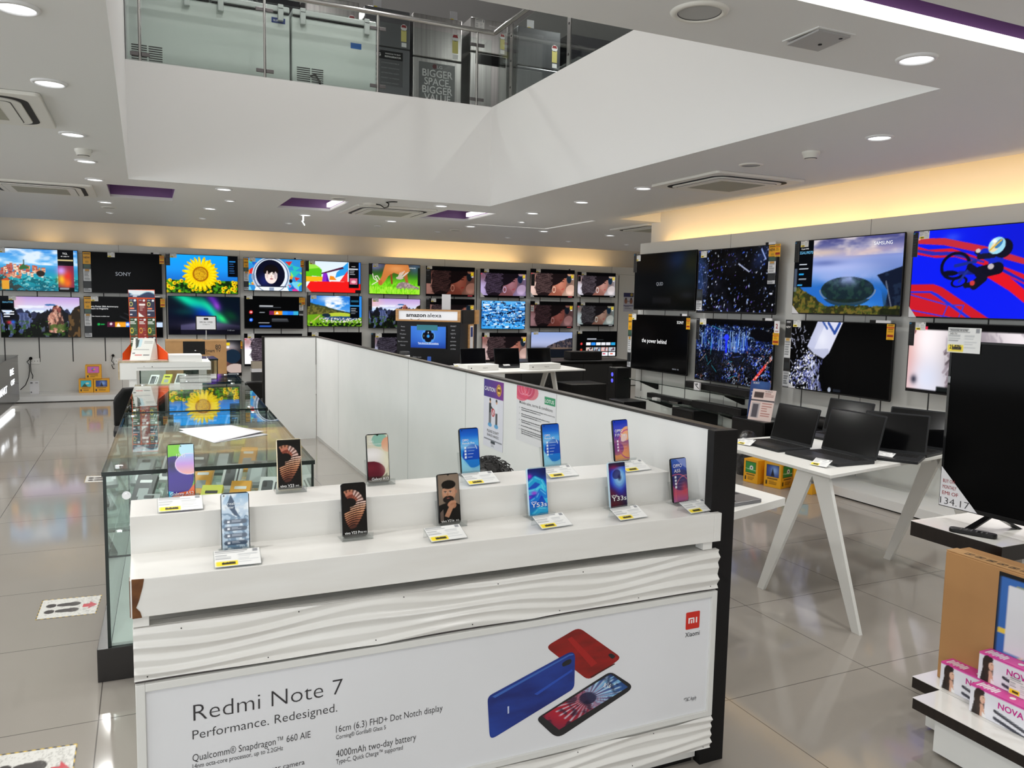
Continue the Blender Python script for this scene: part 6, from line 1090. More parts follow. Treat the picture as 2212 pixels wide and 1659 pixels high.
m.build('lettering', RED_, tb); MB().text('134.17', .042, at(-.612, -.0032, .012) @ FACE, 'L', .13, -.012).build('lettering', INK, tb)
film = MB(); film.box((-.618, -.003, .20), (-.606, -.0025, .56)).box((-.3, -.003, .69), (.6, -.0025, .7)); film.build('plastic_film', ACRYL, tb)
rc_ = thing('remote_control', 'slim black remote control lying on the raised pedestal before the set', 'remote control', (3.0, 2.06, .7175), 25); MB().rrect(.045, .17, .018, .016, at(0, 0, 0)).build('body', BLACK, rc_, .004)
kb = MB()
for i in range(3):
    for j in range(6): kb.rrect(.007, .007, .0025, .0015, at(-.012 + .012 * i, -.05 + .018 * j, .016))
kb.build('button', mat('grey_rubber', (.12, .12, .12, 1), .6), rc_)
kb = rc_.children[-1]; kb['kind'] = 'stuff'
# printed brown carton
t = thing('television_carton', 'tall brown carton with a black printed panel, on the low platform before the big set', 'carton', (2.752, 1.99, .2005), -90)
cw, ch, cd = .95, .50, .13; b = MB().box((-0.0, 0, 0), (cw, cd, ch)).build('box', mottled('kraft_big_carton', rgb(178, 132, 82), rgb(166, 122, 76), 3, .7), t, .004)
fl = MB(); pts = [(0 + .02 * k, .006 * math.sin(k * 1.7)) for k in range(48)]
fl.prism([(-.001, .003, ch + .001)] + [(.9 * k / 20 + .001, .06 + .004 * math.sin(k * 2.3), ch + .001) for k in range(21)] + [(cw, .003, ch + .001)], (0, 0, .003)); fl.build('top_flap', mottled('kraft_flap', rgb(196, 152, 100), rgb(186, 142, 92), 5, .7), t)
def P_cartonfront(c):
    a = c.asp; c.fill('0c0b0c'); r = random.Random(6)
    c.rect(.02, .34, a, .97, '3468b4')
    for k in range(40): x, y = r.uniform(0, a), r.uniform(.34, .97); c.rect(x, y, x + r.uniform(.05, .25), y + r.uniform(.02, .05), r.choice(['e8a824', '3a78c8', 'e8c84a', 'd88a1c', 'e8a824']))
    for k in range(14): c.line(r.uniform(0, a), .34, r.uniform(0, a), .97, .006, 'f0d88a')
    c.rect(0, 0, a, .335, '0c0b0c'); c.rect(0, .965, a, 1, '0c0b0c'); c.rect(.085, .42, a, .91, 'dcdde2')
x0 = .212; q = picf('printed_panel', P_cartonfront, 110, 80, x0, .0, cw, ch - .012, -.0012, t, PRINT); MB().text('THE FRAME', .032, at(x0 + .06, -.002, .115) @ FACE, 'L', .3, .004).build('lettering', INKW, q)
ic = MB()
for k in range(8):
    x = .075 + .042 * k; M = at(x, .018, ch + .0045); 
    for a0, b0 in (((-.015, -.012), (.015, -.0105)), ((-.015, .0105), (.015, .012)), ((-.015, -.012), (-.0135, .012)), ((.0135, -.012), (.015, .012))): ic.box((x + a0[0], .03 + a0[1], ch + .0042), (x + b0[0], .03 + b0[1], ch + .0046))
    ic.add([M @ Vector(v) for v in ((-.011, .004, 0), (-.008, .002, 0), (.011, .021, 0), (.008, .022, 0))], [(0, 1, 2, 3)]); ic.rrect(.008 + .003 * (k % 3), .01, .002, .0004, at(x, .03, ch + .0042))
ic.build('handling_marks', INK, t)
# hair straightener boxes
PINK = mat('pink_print', rgb(222, 70, 160), .35)
def P_nova(c):
    a = c.asp; c.fill('e2e2ea'); c.put(c.V > .93, 'd83a9a'); c.blob(a * .2, .3, .3, .3, 'f0f0f6', 0, .6)
    c.ell(.36, .62, .2, .34, '2c201e', 8); c.poly([(.16, .0), (.2, .7), (.42, .86), (.55, .5), (.56, .05), (.4, .0)], '33241f'); c.poly([(.1, .0), (.18, .5), (.3, .2), (.3, .0)], '241a18'); c.ell(.48, .62, .1, .15, 'e0b49c'); c.ell(.5, .7, .03, .008, '2a1c18'); c.ell(.54, .55, .03, .012, 'b8404a'); c.poly([(.4, .45), (.52, .46), (.58, .2), (.6, 0), (.42, 0)], 'd8a890'); c.poly([(.5, .2), (.62, .1), (.66, 0), (.5, 0)], 'f2f0f0'); c.ell(.4, .84, .14, .1, '2c201e', 20)
    c.line(.95, .42, 2.2, .16, .055, '30303a'); c.line(.95, .17, 2.2, -.04, .055, '3a3c48'); c.line(1.0, .44, 2.1, .2, .014, '7a7e88')
def nova(label, x, y, z, rz, L=.30, h=.098, d=.062, tagc=False):
    t = thing('hair_straightener_box', label, 'box', (x, y, z), rz, 'white and pink hair straightener boxes'); b = MB().use(mat('pale_lilac_card', rgb(222, 222, 230), .3)).box((0, 0, 0), (L, d, h)); b = b.build('carton', None, t, .001)
    p = picf('printed_front', P_nova, 96, 34, 0, 0, L, h, -.0008, t, PRINT); m = MB().use(PINK).box((-.0003, 0, h), (L, d, h + .0006)); m.use(INKW)
    for k in range(8): m.box((.012 + .009 * k, .008 + .004 * (k % 3), h + .0006), (.018 + .009 * k, .05 - .006 * (k % 2), h + .0008))
    m.cyl((.13, .03, h + .0006), (.13, .03, h + .0009), .010, n=14); m.build('pink_top', None, t); MB().text('NOVA', .030, at(.102, -.0016, h * .58) @ FACE, 'L', .088, .02).build('lettering', mat('magenta_ink', rgb(200, 40, 140), .4), p)
    if tagc: price_card(at(.155, -.006, .03) @ FACE, .075, .06, t, 'price_card', None, 3)
    return t
nova('white and pink hair straightener box leaning nearest the big carton edge', 2.690, 1.93, .2008, -90); nova('white and pink hair straightener box in front, on the lowest platform', 2.655 - .03, 1.765, .2008, -90)
nova('hair straightener box with a price card, stacked on another box', 2.688, 1.785, .3005, -90, tagc=True); nova('hair straightener box at the bottom of the stack, under the one with a price card', 2.688, 1.585, .2008, -90, L=.2)

# ------------------------------------------------------------------ laptop table
TW = mat('white_table_metal', rgb(222, 222, 218), .35); KEYM = mat('laptop_grey', (.016, .017, .019, 1), .4, spec=.3)
def top_poly(pts, z, th=.018): return MB().prism([(p[0], p[1], z - th) for p in pts], (0, 0, th))
t = thing('laptop_table', 'white table with splayed flat legs carrying open laptops', 'table', (0, 0, 0))
TP = [(3.17, 2.957), (4.40, 3.18), (4.52, 4.05), (3.22, 4.02)]; TZ = .762
top_poly(TP, TZ).build('tabletop', TW, t, .002); MB().box((3.35, 3.25, .70), (4.3, 3.32, .744)).box((3.35, 3.85, .70), (4.3, 3.92, .744)).build('under_frame', TW, t)
def aleg(b, top, wt, wb, th=.02):
    b, top = Vector(b), Vector(top); d = Vector((0, 1, 0)) if abs((top - b).y) > abs((top - b).x) else Vector((1, 0, 0)); n = Vector((th, 0, 0)) if d.y else Vector((0, th, 0))
    return MB().prism([b - d * wb / 2, b + d * wb / 2, top + d * wt / 2, top - d * wt / 2], n)
for b, tp in (((3.185, 2.755, 0), (3.20, 3.06, .744)), ((3.188, 3.44, 0), (3.20, 3.16, .744)), ((4.347, 3.555, 0), (4.36, 3.28, .744)), ((4.347, 2.87, 0), (4.36, 3.22, .744))): aleg(b, tp, .115, .05).build('leg', TW, t)
MB().cyl((3.19, 3.11, .69), (3.23, 3.11, .69), .008, n=10).build('bolt', STEEL, t)
def laptop(label, x, y, z, rz, w=.36, d=.245, sh=.235, ang=105, body=KEYM, deck=BLACKM, scr=None, group='open laptops on the white tables', logo=False):
    """hinge line at the origin, front towards -y"""
    t = thing('laptop', label, 'laptop', (x, y, z), rz, group); MB().rrect(w, d, .008, .016, at(0, -d / 2, 0)).build('base', body, t, .002)
    k = MB()
    for j in range(5):
        for i in range(13): k.box((-w * .43 + i * w * .066, -.035 - j * .02, .016), (-w * .43 + i * w * .066 + w * .058, -.019 - j * .02, .0172))
    k.build('keyboard', deck, t); MB().box((-.055, -d + .015, .016), (.055, -d + .085, .0165)).build('touchpad', DARKG, t)
    T = at(0, 0, .016) @ rot(-(ang - 90), 'X'); l = MB(); l.rrect(w, sh, .008, -.008, T @ at(0, 0, sh / 2) @ FACE); lo = l.build('lid', body, t, .001)
    MB().rrect(w - .016, sh - .026, .002, .0006, T @ at(0, 0, sh / 2 + .004) @ FACE).build('display', scr or BLACKG, t); MB().cyl(T @ Vector((0, -.0006, sh - .006)), T @ Vector((0, -.001, sh - .006)), .002, n=8).build('webcam', DARKG, t)
    if logo: MB().rrect(.03, .008, .002, .0006, T @ at(w * .34, .0086, sh * .85) @ rot(180, 'Z') @ FACE).build('emblem', STEEL, t)
    return t
laptop('open dark laptop at the end of the table by the black post', 3.625, 3.72, TZ + .0005, -92); laptop('open dark laptop closest to the table corner, behind a price card', 3.655, 3.30, TZ + .0005, -91, .40, .28, .255)
laptop('open dark laptop turned at an angle behind the corner one', 3.99, 3.27, TZ + .0005, -61, .35); laptop('open dark laptop partly hidden by the big black set', 4.28, 3.36, TZ + .0005, -75, .36); laptop('open dark laptop in the back of the table, mostly behind the others', 4.22, 3.85, TZ + .0005, -88, .36)
HG = 'price cards on the laptop table'
def tcard(px, z, label, rz=-80, pct=None):
    p = onZ(*px, z); t = holder(p.x, p.y, z, pct or '12.5%', label, rz, .10, .062, 30); t['group'] = HG; return t
tcard((1767, 1008), TZ + .0005, 'price card at the table corner before the closest laptop'); tcard((1606, 962), TZ + .0005, 'price card at the table end beside the black post'); tcard((1905, 992), TZ + .0005, 'price card between the corner laptop and the angled laptop')
# small white shelf table behind the partition with one laptop
t = thing('side_table', 'small thick white table sticking out behind the black partition post', 'table', (0, 0, 0)); MB().prism([(2.742, 2.821, .675), (2.70, 3.30, .675), (1.92, 3.12, .675), (1.92, 2.66, .675), (2.336, 2.701, .675)], (0, 0, .039)).build('tabletop', WHITE, t, .002)
for a, b in ((2.0, 2.75), (2.0, 3.02), (2.6, 3.1), (2.12, 2.88)): MB().box((a - .02, b - .02, 0), (a + .02, b + .02, .675)).build('leg', WHITE, t)
laptop('grey laptop on the small white table behind the black post', 2.29, 2.93, .7145, 97, .35, .26, .22, 112, mat('silver_laptop', (.22, .22, .23, 1), .35, .4))

# ------------------------------------------------------------------ audio shelves along the side wall
def wshelf(label, x0, y0, y1, z):
    t = thing('glass_shelf', label, 'shelf', (5.92, (y0 + y1) / 2, z), 0, 'glass wall shelves'); L = y1 - y0
    MB().use(GLASSG).box((x0 - 5.92, -L / 2, -.008), (-.001, L / 2, 0)).use(GEDGE).box((x0 - 5.9215, -L / 2, -.008), (x0 - 5.92, L / 2, 0)).box((x0 - 5.92, -L / 2 - .0015, -.008), (0, -L / 2, 0)).build('pane', None, t)
    for k in (-.35, .35): MB().prism([(-.001, L * k, -.008), (x0 - 5.9, L * k, -.008), (x0 - 5.9, L * k, -.02), (-.03, L * k, -.12), (-.001, L * k, -.12)], (0, .008, 0)).build('bracket', BLACKM, t)
    return t
wshelf('upper glass wall shelf with one soundbar', 5.62, 6.42, 8.72, .680); wshelf('lower glass wall shelf with boxes and two soundbars', 5.55, 6.45, 8.35, .482)
def bar(label, x, y0, y1, z, h=.07, d=.085):
    t = thing('soundbar', label, 'soundbar', (x, (y0 + y1) / 2, z), -90, 'black soundbars'); L = y1 - y0; MB().box((-L / 2, -d / 2, 0), (L / 2, d / 2, h)).build('body', BLACK, t, .006); MB().box((-L / 2 + .03, -d / 2 - .002, .008), (L / 2 - .03, -d / 2, h - .008)).build('grille', BLACKM, t)
    return t
bar('long black soundbar on the upper glass shelf', 5.74, 6.45, 7.55, .6805, .075); bar('black soundbar at the near end of the lower glass shelf', 5.66, 6.47, 7.30, .4825, .08); bar('thin black soundbar at the far end of the lower glass shelf', 5.70, 7.35, 8.25, .4825, .06)
tag(bx((5.64, 7.20, .6805), (5.66, 7.30, .765)).build('cable_card', PAPER), 'small white card with a black cable picture on the upper glass shelf', 'card'); m = MB().tube([(5.6385, 7.28, .75), (5.6385, 7.25, .72), (5.6385, 7.21, .70)], .004, 6).box((5.6385, 7.235, .735), (5.64, 7.255, .755)); o = m.build('picture', INK, bpy.data.objects['cable_card'])
tag(bx((5.60, 7.95, .4825), (5.72, 8.05, .505)).build('adapter_box', mat('light_grey_plastic', rgb(200, 200, 198), .4)), 'small light grey adapter box on the lower glass shelf', 'box'); t = thing('media_player', 'flat black media player box with a silver front on the lower glass shelf', 'media player', (5.60, 7.62, .4825)); MB().box((0, -.09, 0), (.12, .09, .03)).build('body', BLACK, t, .002); MB().box((-.001, -.085, .006), (0, .085, .022)).build('front_strip', STEEL, t)
def sub(label, x0, x1, y0, y1, z0, z1):
    t = thing('subwoofer', label, 'speaker', ((x0 + x1) / 2, (y0 + y1) / 2, z0), 0, 'black floor speakers'); w, d, h = x1 - x0, y1 - y0, z1 - z0
    MB().box((-w / 2, -d / 2, .012), (w / 2, d / 2, h)).build('cabinet', BLACK, t, .006); MB().box((-w / 2 - .003, -d / 2 + .02, .05), (-w / 2, d / 2 - .02, h - .03)).build('grille', BLACKM, t); MB().cyl((-w / 2 - .0045, 0, h * .45), (-w / 2 - .003, 0, h * .45), min(d, h) * .3, n=24).build('cone', DARKG, t)
    for a in (-1, 1):
        for b in (-1, 1): MB().cyl((a * (w / 2 - .03), b * (d / 2 - .03), 0), (a * (w / 2 - .03), b * (d / 2 - .03), .013), .014, n=10).build('foot', BLACKM, t)
    return t
sub('black subwoofer under the middle of the lower glass shelf', 5.46, 5.80, 7.05, 7.45, .0885, .47); sub('black subwoofer with a flyer stand on its top', 5.44, 5.80, 5.92, 6.40, .0885, .505); sub('black subwoofer standing beside the one with the flyers, behind the laptops', 5.44, 5.80, 5.30, 5.80, .0885, .50); sub('black floor speaker at the far end of the side wall shelves', 5.20, 5.52, 8.05, 8.40, .0885, .46)
t = thing('tower_speaker', 'slim black tower speaker with blue lights at the end of the side wall', 'speaker', (5.62, 8.84, .0885)); MB().box((-.1, -.10, 0), (.1, .10, .72)).build('cabinet', BLACK, t, .008); MB().box((-.104, -.08, .04), (-.1, .08, .69)).build('grille', BLACKM, t); BL_ = mat('blue_light', (0, 0, 0, 1), .4, emit=(.08, .08, 1, 1), strength=1.6); MB().cyl((-.105, 0, .63), (-.1035, 0, .63), .026, n=16).cyl((-.105, 0, .55), (-.1035, 0, .55), .026, n=16).build('blue_lamp', BL_, t)
t = thing('wrapped_speaker', 'black speaker wrapped in crinkled plastic beside the flyers', 'speaker', (5.30, 5.98, 0)); MB().lathe([(.001, 0), (.10, 0), (.115, .12), (.105, .33), (.06, .42), (.001, .43)], 14).build('wrapped_body', mottled('crinkled_black_film', (.012, .012, .013, 1), (.05, .05, .055, 1), 30, .2, .6), t)
def P_fly(c): a = c.asp; c.fill('e6d2cc'); c.rect(a * .1, .72, a * .5, .9, '3a2622'); c.bars(a * .55, .74, a * .95, .88, 3, '9a6a62', 1, .4); c.rect(0, .62, a, .66, '2c2a36'); c.rect(a * .08, .08, a * .42, .56, 'b8b0b4'); c.rect(a * .12, .1, a * .36, .52, '4a4650'); c.bars(a * .5, .1, a * .92, .56, 6, 'b06a60', 2, .35)
def P_blue(c): a = c.asp; c.fill('1c3a78'); c.blob(a * .6, .9, .3, .2, '2c5aa0'); c.bars(a * .1, .5, a * .6, .7, 2, 'c8d4e8', 1, .3); c.blob(a * .7, .25, .3, .3, '14264e')
def flyer(label, x, y, z, w, h, fn, txt, rz=-75, tilt=14):
    t = thing('flyer_stand', label, 'flyer', (x, y, z), rz, 'flyer stands on the speakers'); T = rot(-tilt, 'X'); b = MB().rrect(w, h, .004, -.003, T @ at(0, 0, h / 2) @ FACE).build('sheet', PAPER, t); q = [T @ Vector(v) for v in ((-w / 2, -.0008, 0), (w / 2, -.0008, 0), (w / 2, -.0008, h), (-w / 2, -.0008, h))]; pic('print', fn, 40, 56, q, b, PRINT)
    MB().text(txt, h * .07, T @ at(w * .2 if fn is P_fly else -w * .2, -.0014, h * .92) @ FACE, 'C', w * .32, .012).build('lettering', INK if fn is P_fly else INKW, b); MB().box((-w / 2, -.02, 0), (w / 2, .09, .003)).build('foot_plate', ACRYL, t); return t
flyer('pink and white flyer in a leaning clear stand on the subwoofer', 5.50, 6.07, .5055, .26, .31, P_fly, 'SONY'); flyer('dark blue flyer standing behind the pink and white one', 5.62, 6.24, .5055, .24, .37, P_blue, 'SONY', -80, 6)
t = thing('cylinder_speaker', 'small black cylinder speaker lying behind the laptops under the bag television', 'speaker', (5.66, 5.42, .5005)); MB().cyl((0, .085, .065), (0, -.085, .065), .06, n=20).build('body', BLACKM, t); MB().cyl((0, .087, .065), (0, .085, .065), .05, n=20).build('end_cap', DARKG, t); MB().box((-.03, -.06, 0), (.03, .06, .02)).build('foot', BLACK, t)
bar('long black soundbar behind the laptops, under the bag television', 5.60, 4.30, 5.25, .5005, .07); wshelf('glass wall shelf behind the laptops, under the bag television', 5.50, 4.2, 5.27, .50)
# yellow promo cartons
AMB = mottled('amber_carton', rgb(240, 172, 26), rgb(228, 160, 20), 4, .5)
def P_screenart(k):
    def f(c):
        a = c.asp; c.fill('e8a81c'); c.rect(a * .12, .42, a * .88, .92, '1c1c20')
        if k == 0: c.rect(a * .14, .44, a * .86, .9, '2f8a3a'); c.ell(a * .55, .66, .1, .1, 'f0f0f0'); c.ell(a * .55, .66, .04, .04, '1c1c1c'); c.line(a * .14, .6, a * .86, .56, .012, 'c8e8c0')
        elif k == 1: c.rect(a * .14, .44, a * .86, .9, '2a3f8a'); c.blob(a * .6, .7, .2, .2, '8ab0e8'); c.poly([(a * .4, .46), (a * .5, .8), (a * .62, .46)], '14182c')
        elif k == 2: c.rect(a * .14, .44, a * .86, .9, 'd86ab8'); c.ell(a * .5, .68, .13, .13, '4a8ae0'); c.ell(a * .56, .7, .07, .07, 'f0b04a'); c.ell(a * .45, .64, .06, .06, 'e04a4a')
        else: c.rect(a * .14, .44, a * .86, .9, '3ac0d8'); c.poly([(a * .2, .44), (a * .4, .7), (a * .62, .44)], '2c4a28'); c.ell(a * .6, .7, .12, .06, 'e8e0b0')
        c.rect(a * .2, .34, a * .8, .37, '2a2010'); c.bars(a * .3, .1, a * .8, .28, 3, '5a3c0a', k, .35); c.rect(a * .1, .1, a * .2, .26, '2a2010')
    return f
def ycarton(label, x, y, z, w, d, h, rz, art, group, second=None):
    t = thing('promo_carton', label, 'box', (x, y, z), rz, group); b = MB().box((-w / 2, 0, 0), (w / 2, d, h)).build('box', AMB, t, .002); picf('print', P_screenart(art), 40, 40, -w / 2 + .004, .004, w / 2 - .004, h - .004, -.001, b, PRINT)
    if second is not None: pic('print', P_screenart(second), 36, 40, [(w / 2 + .001, .004, .004), (w / 2 + .001, d - .004, .004), (w / 2 + .001, d - .004, h - .004), (w / 2 + .001, .004, h - .004)], b, PRINT)
    MB().box((-w / 2, -.001, h), (w / 2, d * .5, h + .0015)).box((-w / 2, d * .5 + .002, h), (w / 2, d + .001, h + .0015)).build('lid_flap', AMB, t); return t
GY = 'amber cartons under the laptop table'; YBX = 4.9
ycarton('amber carton with a football picture under the laptop table, beside the black post', 5.065, 5.665, 0, .17, .2, .215, -84, 0, GY); ycarton('amber carton with a blue film picture in the middle under the laptop table', 5.115, 5.435, 0, .175, .2, .225, -76, 1, GY, second=0)
ycarton('amber carton with a pale blue picture under the laptop table, behind the slanted leg', 5.215, 5.17, 0, .18, .18, .21, -72, 3, GY)
GB = 'amber cartons on the ledge below the far televisions'; by_ = 14.05
for lb, (x0, x1), z0, h, art in (('amber carton with a pale landscape picture, bottom of the ledge pile towards the aisle', (170, 201.5), .0885, .212, 3), ('amber carton with a blue picture, bottom of the ledge pile towards the showcases', (202.5, 236), .0885, .208, 1), ('amber carton with a pink picture, on top of the two ledge cartons', (185, 219.5), .304, .215, 2)):
    a, b = onY(x0, 830, by_).x, onY(x1, 830, by_).x; ycarton(lb, (a + b) / 2, by_, z0, b - a, .2, h, 0, art, GB)
# standee and sockets
t = thing('payment_standee', 'small white payment standee on the ledge of the far wall', 'standee', (-1.545, 14.05, .0885)); T = rot(-8, 'X'); MB().rrect(.125, .20, .006, -.006, T @ at(0, 0, .1) @ FACE).build('panel', PAPER, t); MB().box((-.0625, -.01, 0), (.0625, .07, .004)).build('foot_plate', ACRYL, t); MB().box((-.05, -.012, .165), (-.02, -.009, .18)).box((0.015, -.012, .168), (.05, -.009, .176)).cyl((-.04, -.008, .03), (-.04, -.0065, .03), .008, n=10).build('mark', INK, t)
for i, (a, b, cy) in enumerate(((75, 780, 14.45), (251, 780, 14.45))):
    p = onY(a, b, cy); s = thing('wall_socket', ['white wall socket with two black plugs near the lit black counter', 'white wall socket with one dangling black lead above the amber cartons'][i], 'socket', (p.x, 14.448, p.z)); MB().rrect(.14, .09, .006, .006, FACE).build('plate', WHITE, s, .001)
    for k in (-1, 0, 1): MB().cyl((.04 * k, -.0075, 0), (.04 * k, -.006, 0), .006, n=8).build('hole', DARKG, s)
for nm, pts in (('black power lead hanging from the wall socket in two strands by the lit black counter', ((66, 774), (58, 782), (63, 787), (64, 800), (62, 815), (55, 832), (44, 842))), ('second black power lead trailing from the same socket down to the ledge', ((66, 775), (66, 790), (67, 803), (71, 812), (70, 818))), ('short black lead dangling above the amber cartons', ((244, 768), (241, 780), (246, 785), (247, 788), (241, 788), (245, 797), (248, 796)))):
    q = [onY(a, b, 14.41) for a, b in pts]; o = MB().tube([tuple(x) for x in q], .006, 8).cyl(tuple(q[0]), tuple(q[0] + Vector((0, .03, 0))), .022, n=12).build('power_lead', BLACKM); tag(o, nm, 'cable', 'black leads on the far wall')
# lit black counter by the aisle
t = thing('black_counter', 'black counter with glowing white lettering and a light line under it', 'counter', (-1.66, 13.36, 0)); L = 4.2
MB().box((-.75, -L, .085), (0, 0, .722)).build('carcass', mat('dark_gloss_panel', (.02, .02, .021, 1), .15), t, .004); MB().box((-.70, -L + .05, 0), (-.10, -.05, .085)).build('plinth', BLACKM, t); MB().box((-.76, -L, .722), (.006, .004, .735)).build('top', BLACKG, t)
MB().box((-.09, -L + .02, .045), (-.06, -.03, .080)).build('light_strip', mat('cool_led', (1, 1, 1, 1), .5, emit=(.92, .96, 1, 1), strength=6), t)
SIDE = Matrix(((0, 0, 1, 0), (1, 0, 0, 0), (0, 1, 0, 0), (0, 0, 0, 1)))
m = MB()
for s_, y_, z_, wd, sz in (('BE', -.62, .50, .34, .12), ('SMART', -1.45, .31, .72, .13), ('OFF', -.58, .36, .34, .1)): m.text(s_, sz, at(.002, y_, z_) @ SIDE, 'C', wd, .02)
m.build('lettering', mat('glowing_letters', (1, 1, 1, 1), .5, emit=(.9, .95, 1, 1), strength=1.6), t)
t = thing('pane_stand', 'steel post with a grey glass pane standing on the black counter', 'display stand', (-1.92, 13.2, .7355)); MB().cyl((.02, 0, 0), (.02, 0, .66), .022, n=14).build('post', STEEL, t); MB().cyl((-.08, .1, 0), (-.08, .1, .66), .01, n=10).build('thin_post', STEEL, t); MB().use(mat('smoked_glass', (.25, .26, .27, 1), .1)).box((-.5, .0, .02), (-.03, .012, .75)).build('pane', None, t); MB().box((-.10, -.9, 0), (.12, -.5, .02)).build('tray', BLACKG, t)
# ------------------------------------------------------------------ things on the ceiling
ACW = mat('cassette_plastic', rgb(222, 220, 212), .4); ACG = mottled('cassette_grille', rgb(170, 168, 152), rgb(150, 148, 134), 60, .6, stretch=(1, 12, 1))
def cassette(label, x, y, w=.95):
    t = thing('ceiling_cassette', label, 'air conditioner', (x, y, CEIL), 0, 'ceiling air conditioner cassettes'); h = w / 2
    m = MB(); m.rrect(w, w, .03, -.022, at(0, 0, -.0005)); m.build('panel', ACW, t, .004)
    MB().rrect(w * .84, w * .84, .12, -.002, at(0, 0, -.0224), 7).build('air_slot', BLACKM, t); MB().rrect(w * .76, w * .76, .10, -.010, at(0, 0, -.0226), 7).build('louver_ring', ACW, t, .003); MB().rrect(w * .66, w * .66, .03, -.002, at(0, 0, -.0322), 4).build('seam_ring', DARKG, t)
    MB().rrect(w * .65, w * .65, .03, -.004, at(0, 0, -.0330), 4).build('centre_panel', ACW, t, .001); g = MB().box((-w * .25, -w * .25, -.0385), (w * .25, w * .25, -.0370)); g.build('intake_grille', ACG, t)
    return t
cassette('ceiling cassette over the aisle at the frame edge, closest to the shop front', -.97, 5.72); cassette('ceiling cassette over the aisle, next to the first purple recess', -.93, 9.72, .98); cassette('ceiling cassette in the middle of the far ceiling with a cable hanging in front', 2.75, 9.72, .98)
cassette('ceiling cassette closest to the big television wall', 4.72, 5.78); cassette('farthest ceiling cassette, behind the end of the big television wall', 6.65, 9.6, .98)
def detector(label, px, z=CEIL):
    p = onZ(*px, z); t = thing('smoke_detector', label, 'smoke detector', (p.x, p.y, z), 0, 'white smoke detectors'); MB().lathe([(.062, 0), (.062, -.016), (.055, -.02), (.05, -.042), (.036, -.05), (.0005, -.05)], 24).build('head', ACW, t); MB().lathe([(.0505, -.03), (.046, -.044), (.038, -.0495)], 24).build('vent_ring', DARKG, t); return t
detector('white smoke detector over the aisle', (180, 323)); detector('white smoke detector on the ceiling above the big television wall', (1752, 328)); detector('white smoke detector hanging in the middle purple recess', (676, 430), CEIL + .16)
def speaker(label, px, r=.10):
    p = onZ(*px, CEIL); t = thing('ceiling_speaker', label, 'ceiling speaker', (p.x, p.y, CEIL), 0, 'round white ceiling speakers'); MB().lathe([(r * .8, -.003), (r * .86, -.010), (r * 1.0, -.009), (r * 1.08, -.004), (r * 1.1, 0)], 32).build('rim', ACW, t); MB().lathe([(.0005, -.003), (r * .8, -.003)], 32).build('grille', mat('speaker_grille', rgb(172, 172, 170), .6), t); MB().lathe([(r * .8, -.0032), (r * .82, -.0055), (r * .84, -.0055)], 32).build('dark_gap', DARKG, t); return t
speaker('large round ceiling speaker closest to the access panel', (1511, 25)); speaker('round ceiling speaker beside the cassette of the big television wall', (1622, 356), .085); speaker('round ceiling speaker between the purple recess and the middle cassette', (733, 428), .085); speaker('round ceiling speaker in front of the far televisions, over the aisle', (236, 448), .085); speaker('round ceiling speaker before the far wall, near the square slot', (984, 497), .085)
p = onZ(1768, 81, CEIL); t = thing('access_panel', 'square ceiling access panel with its lid hanging a little open', 'access panel', (p.x, p.y, CEIL), 0)
s = .1; m = MB().box((-s, -s, -.004), (s, -s + .012, 0)).box((-s, s - .012, -.004), (s, s, 0)).box((-s, -s + .012, -.004), (-s + .012, s - .012, 0)).box((s - .012, -s + .012, -.004), (s, s - .012, 0)); m.build('frame', CEILM, t); m = MB(); m.T = rot(-3, 'X'); m.box((-s + .014, -s + .014, -.016), (s - .014, s - .014, -.008)).build('lid', mat('access_lid_grey', rgb(168, 166, 164), .5), t); MB().cyl((.03, .02, -.020), (.03, .02, -.016), .008, n=12).cyl((.06, -.06, -.0135), (.06, -.06, -.010), .008, n=12).build('latch', BLACKM, t)
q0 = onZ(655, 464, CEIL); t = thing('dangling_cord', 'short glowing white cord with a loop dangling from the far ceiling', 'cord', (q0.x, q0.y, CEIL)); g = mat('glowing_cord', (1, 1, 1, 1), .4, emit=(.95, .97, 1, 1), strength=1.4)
z1 = onY(653, 486, q0.y).z - CEIL; MB().tube([(0, 0, 0), (0, 0, z1 * .6)], .007, 8).tube([(.018 * math.cos(a * .524), 0, z1 * .82 + .028 * math.sin(a * .524 + 1.57) * -1 + .0) for a in range(13)], .006, 8).build('cord', g, t)
q = [onZ(a, b, CEIL - .03 * c) for a, b, c in ((800, 440, 0), (812, 441, .3), (822, 443, .6), (830, 449, 1.0), (838, 447, 1.4), (840, 440, .9), (834, 437, .4), (845, 436, .3), (858, 436, .1))]; t = thing('hanging_cable', 'loop of black cable hanging from a white cap before the middle cassette', 'cable', tuple(q[0])); MB().tube([tuple(v - q[0]) for v in q], .006, 8).build('cable', BLACKM, t); MB().lathe([(.09, .0), (.085, -.015), (.0005, -.02)], 24).build('cap', ACW, t)

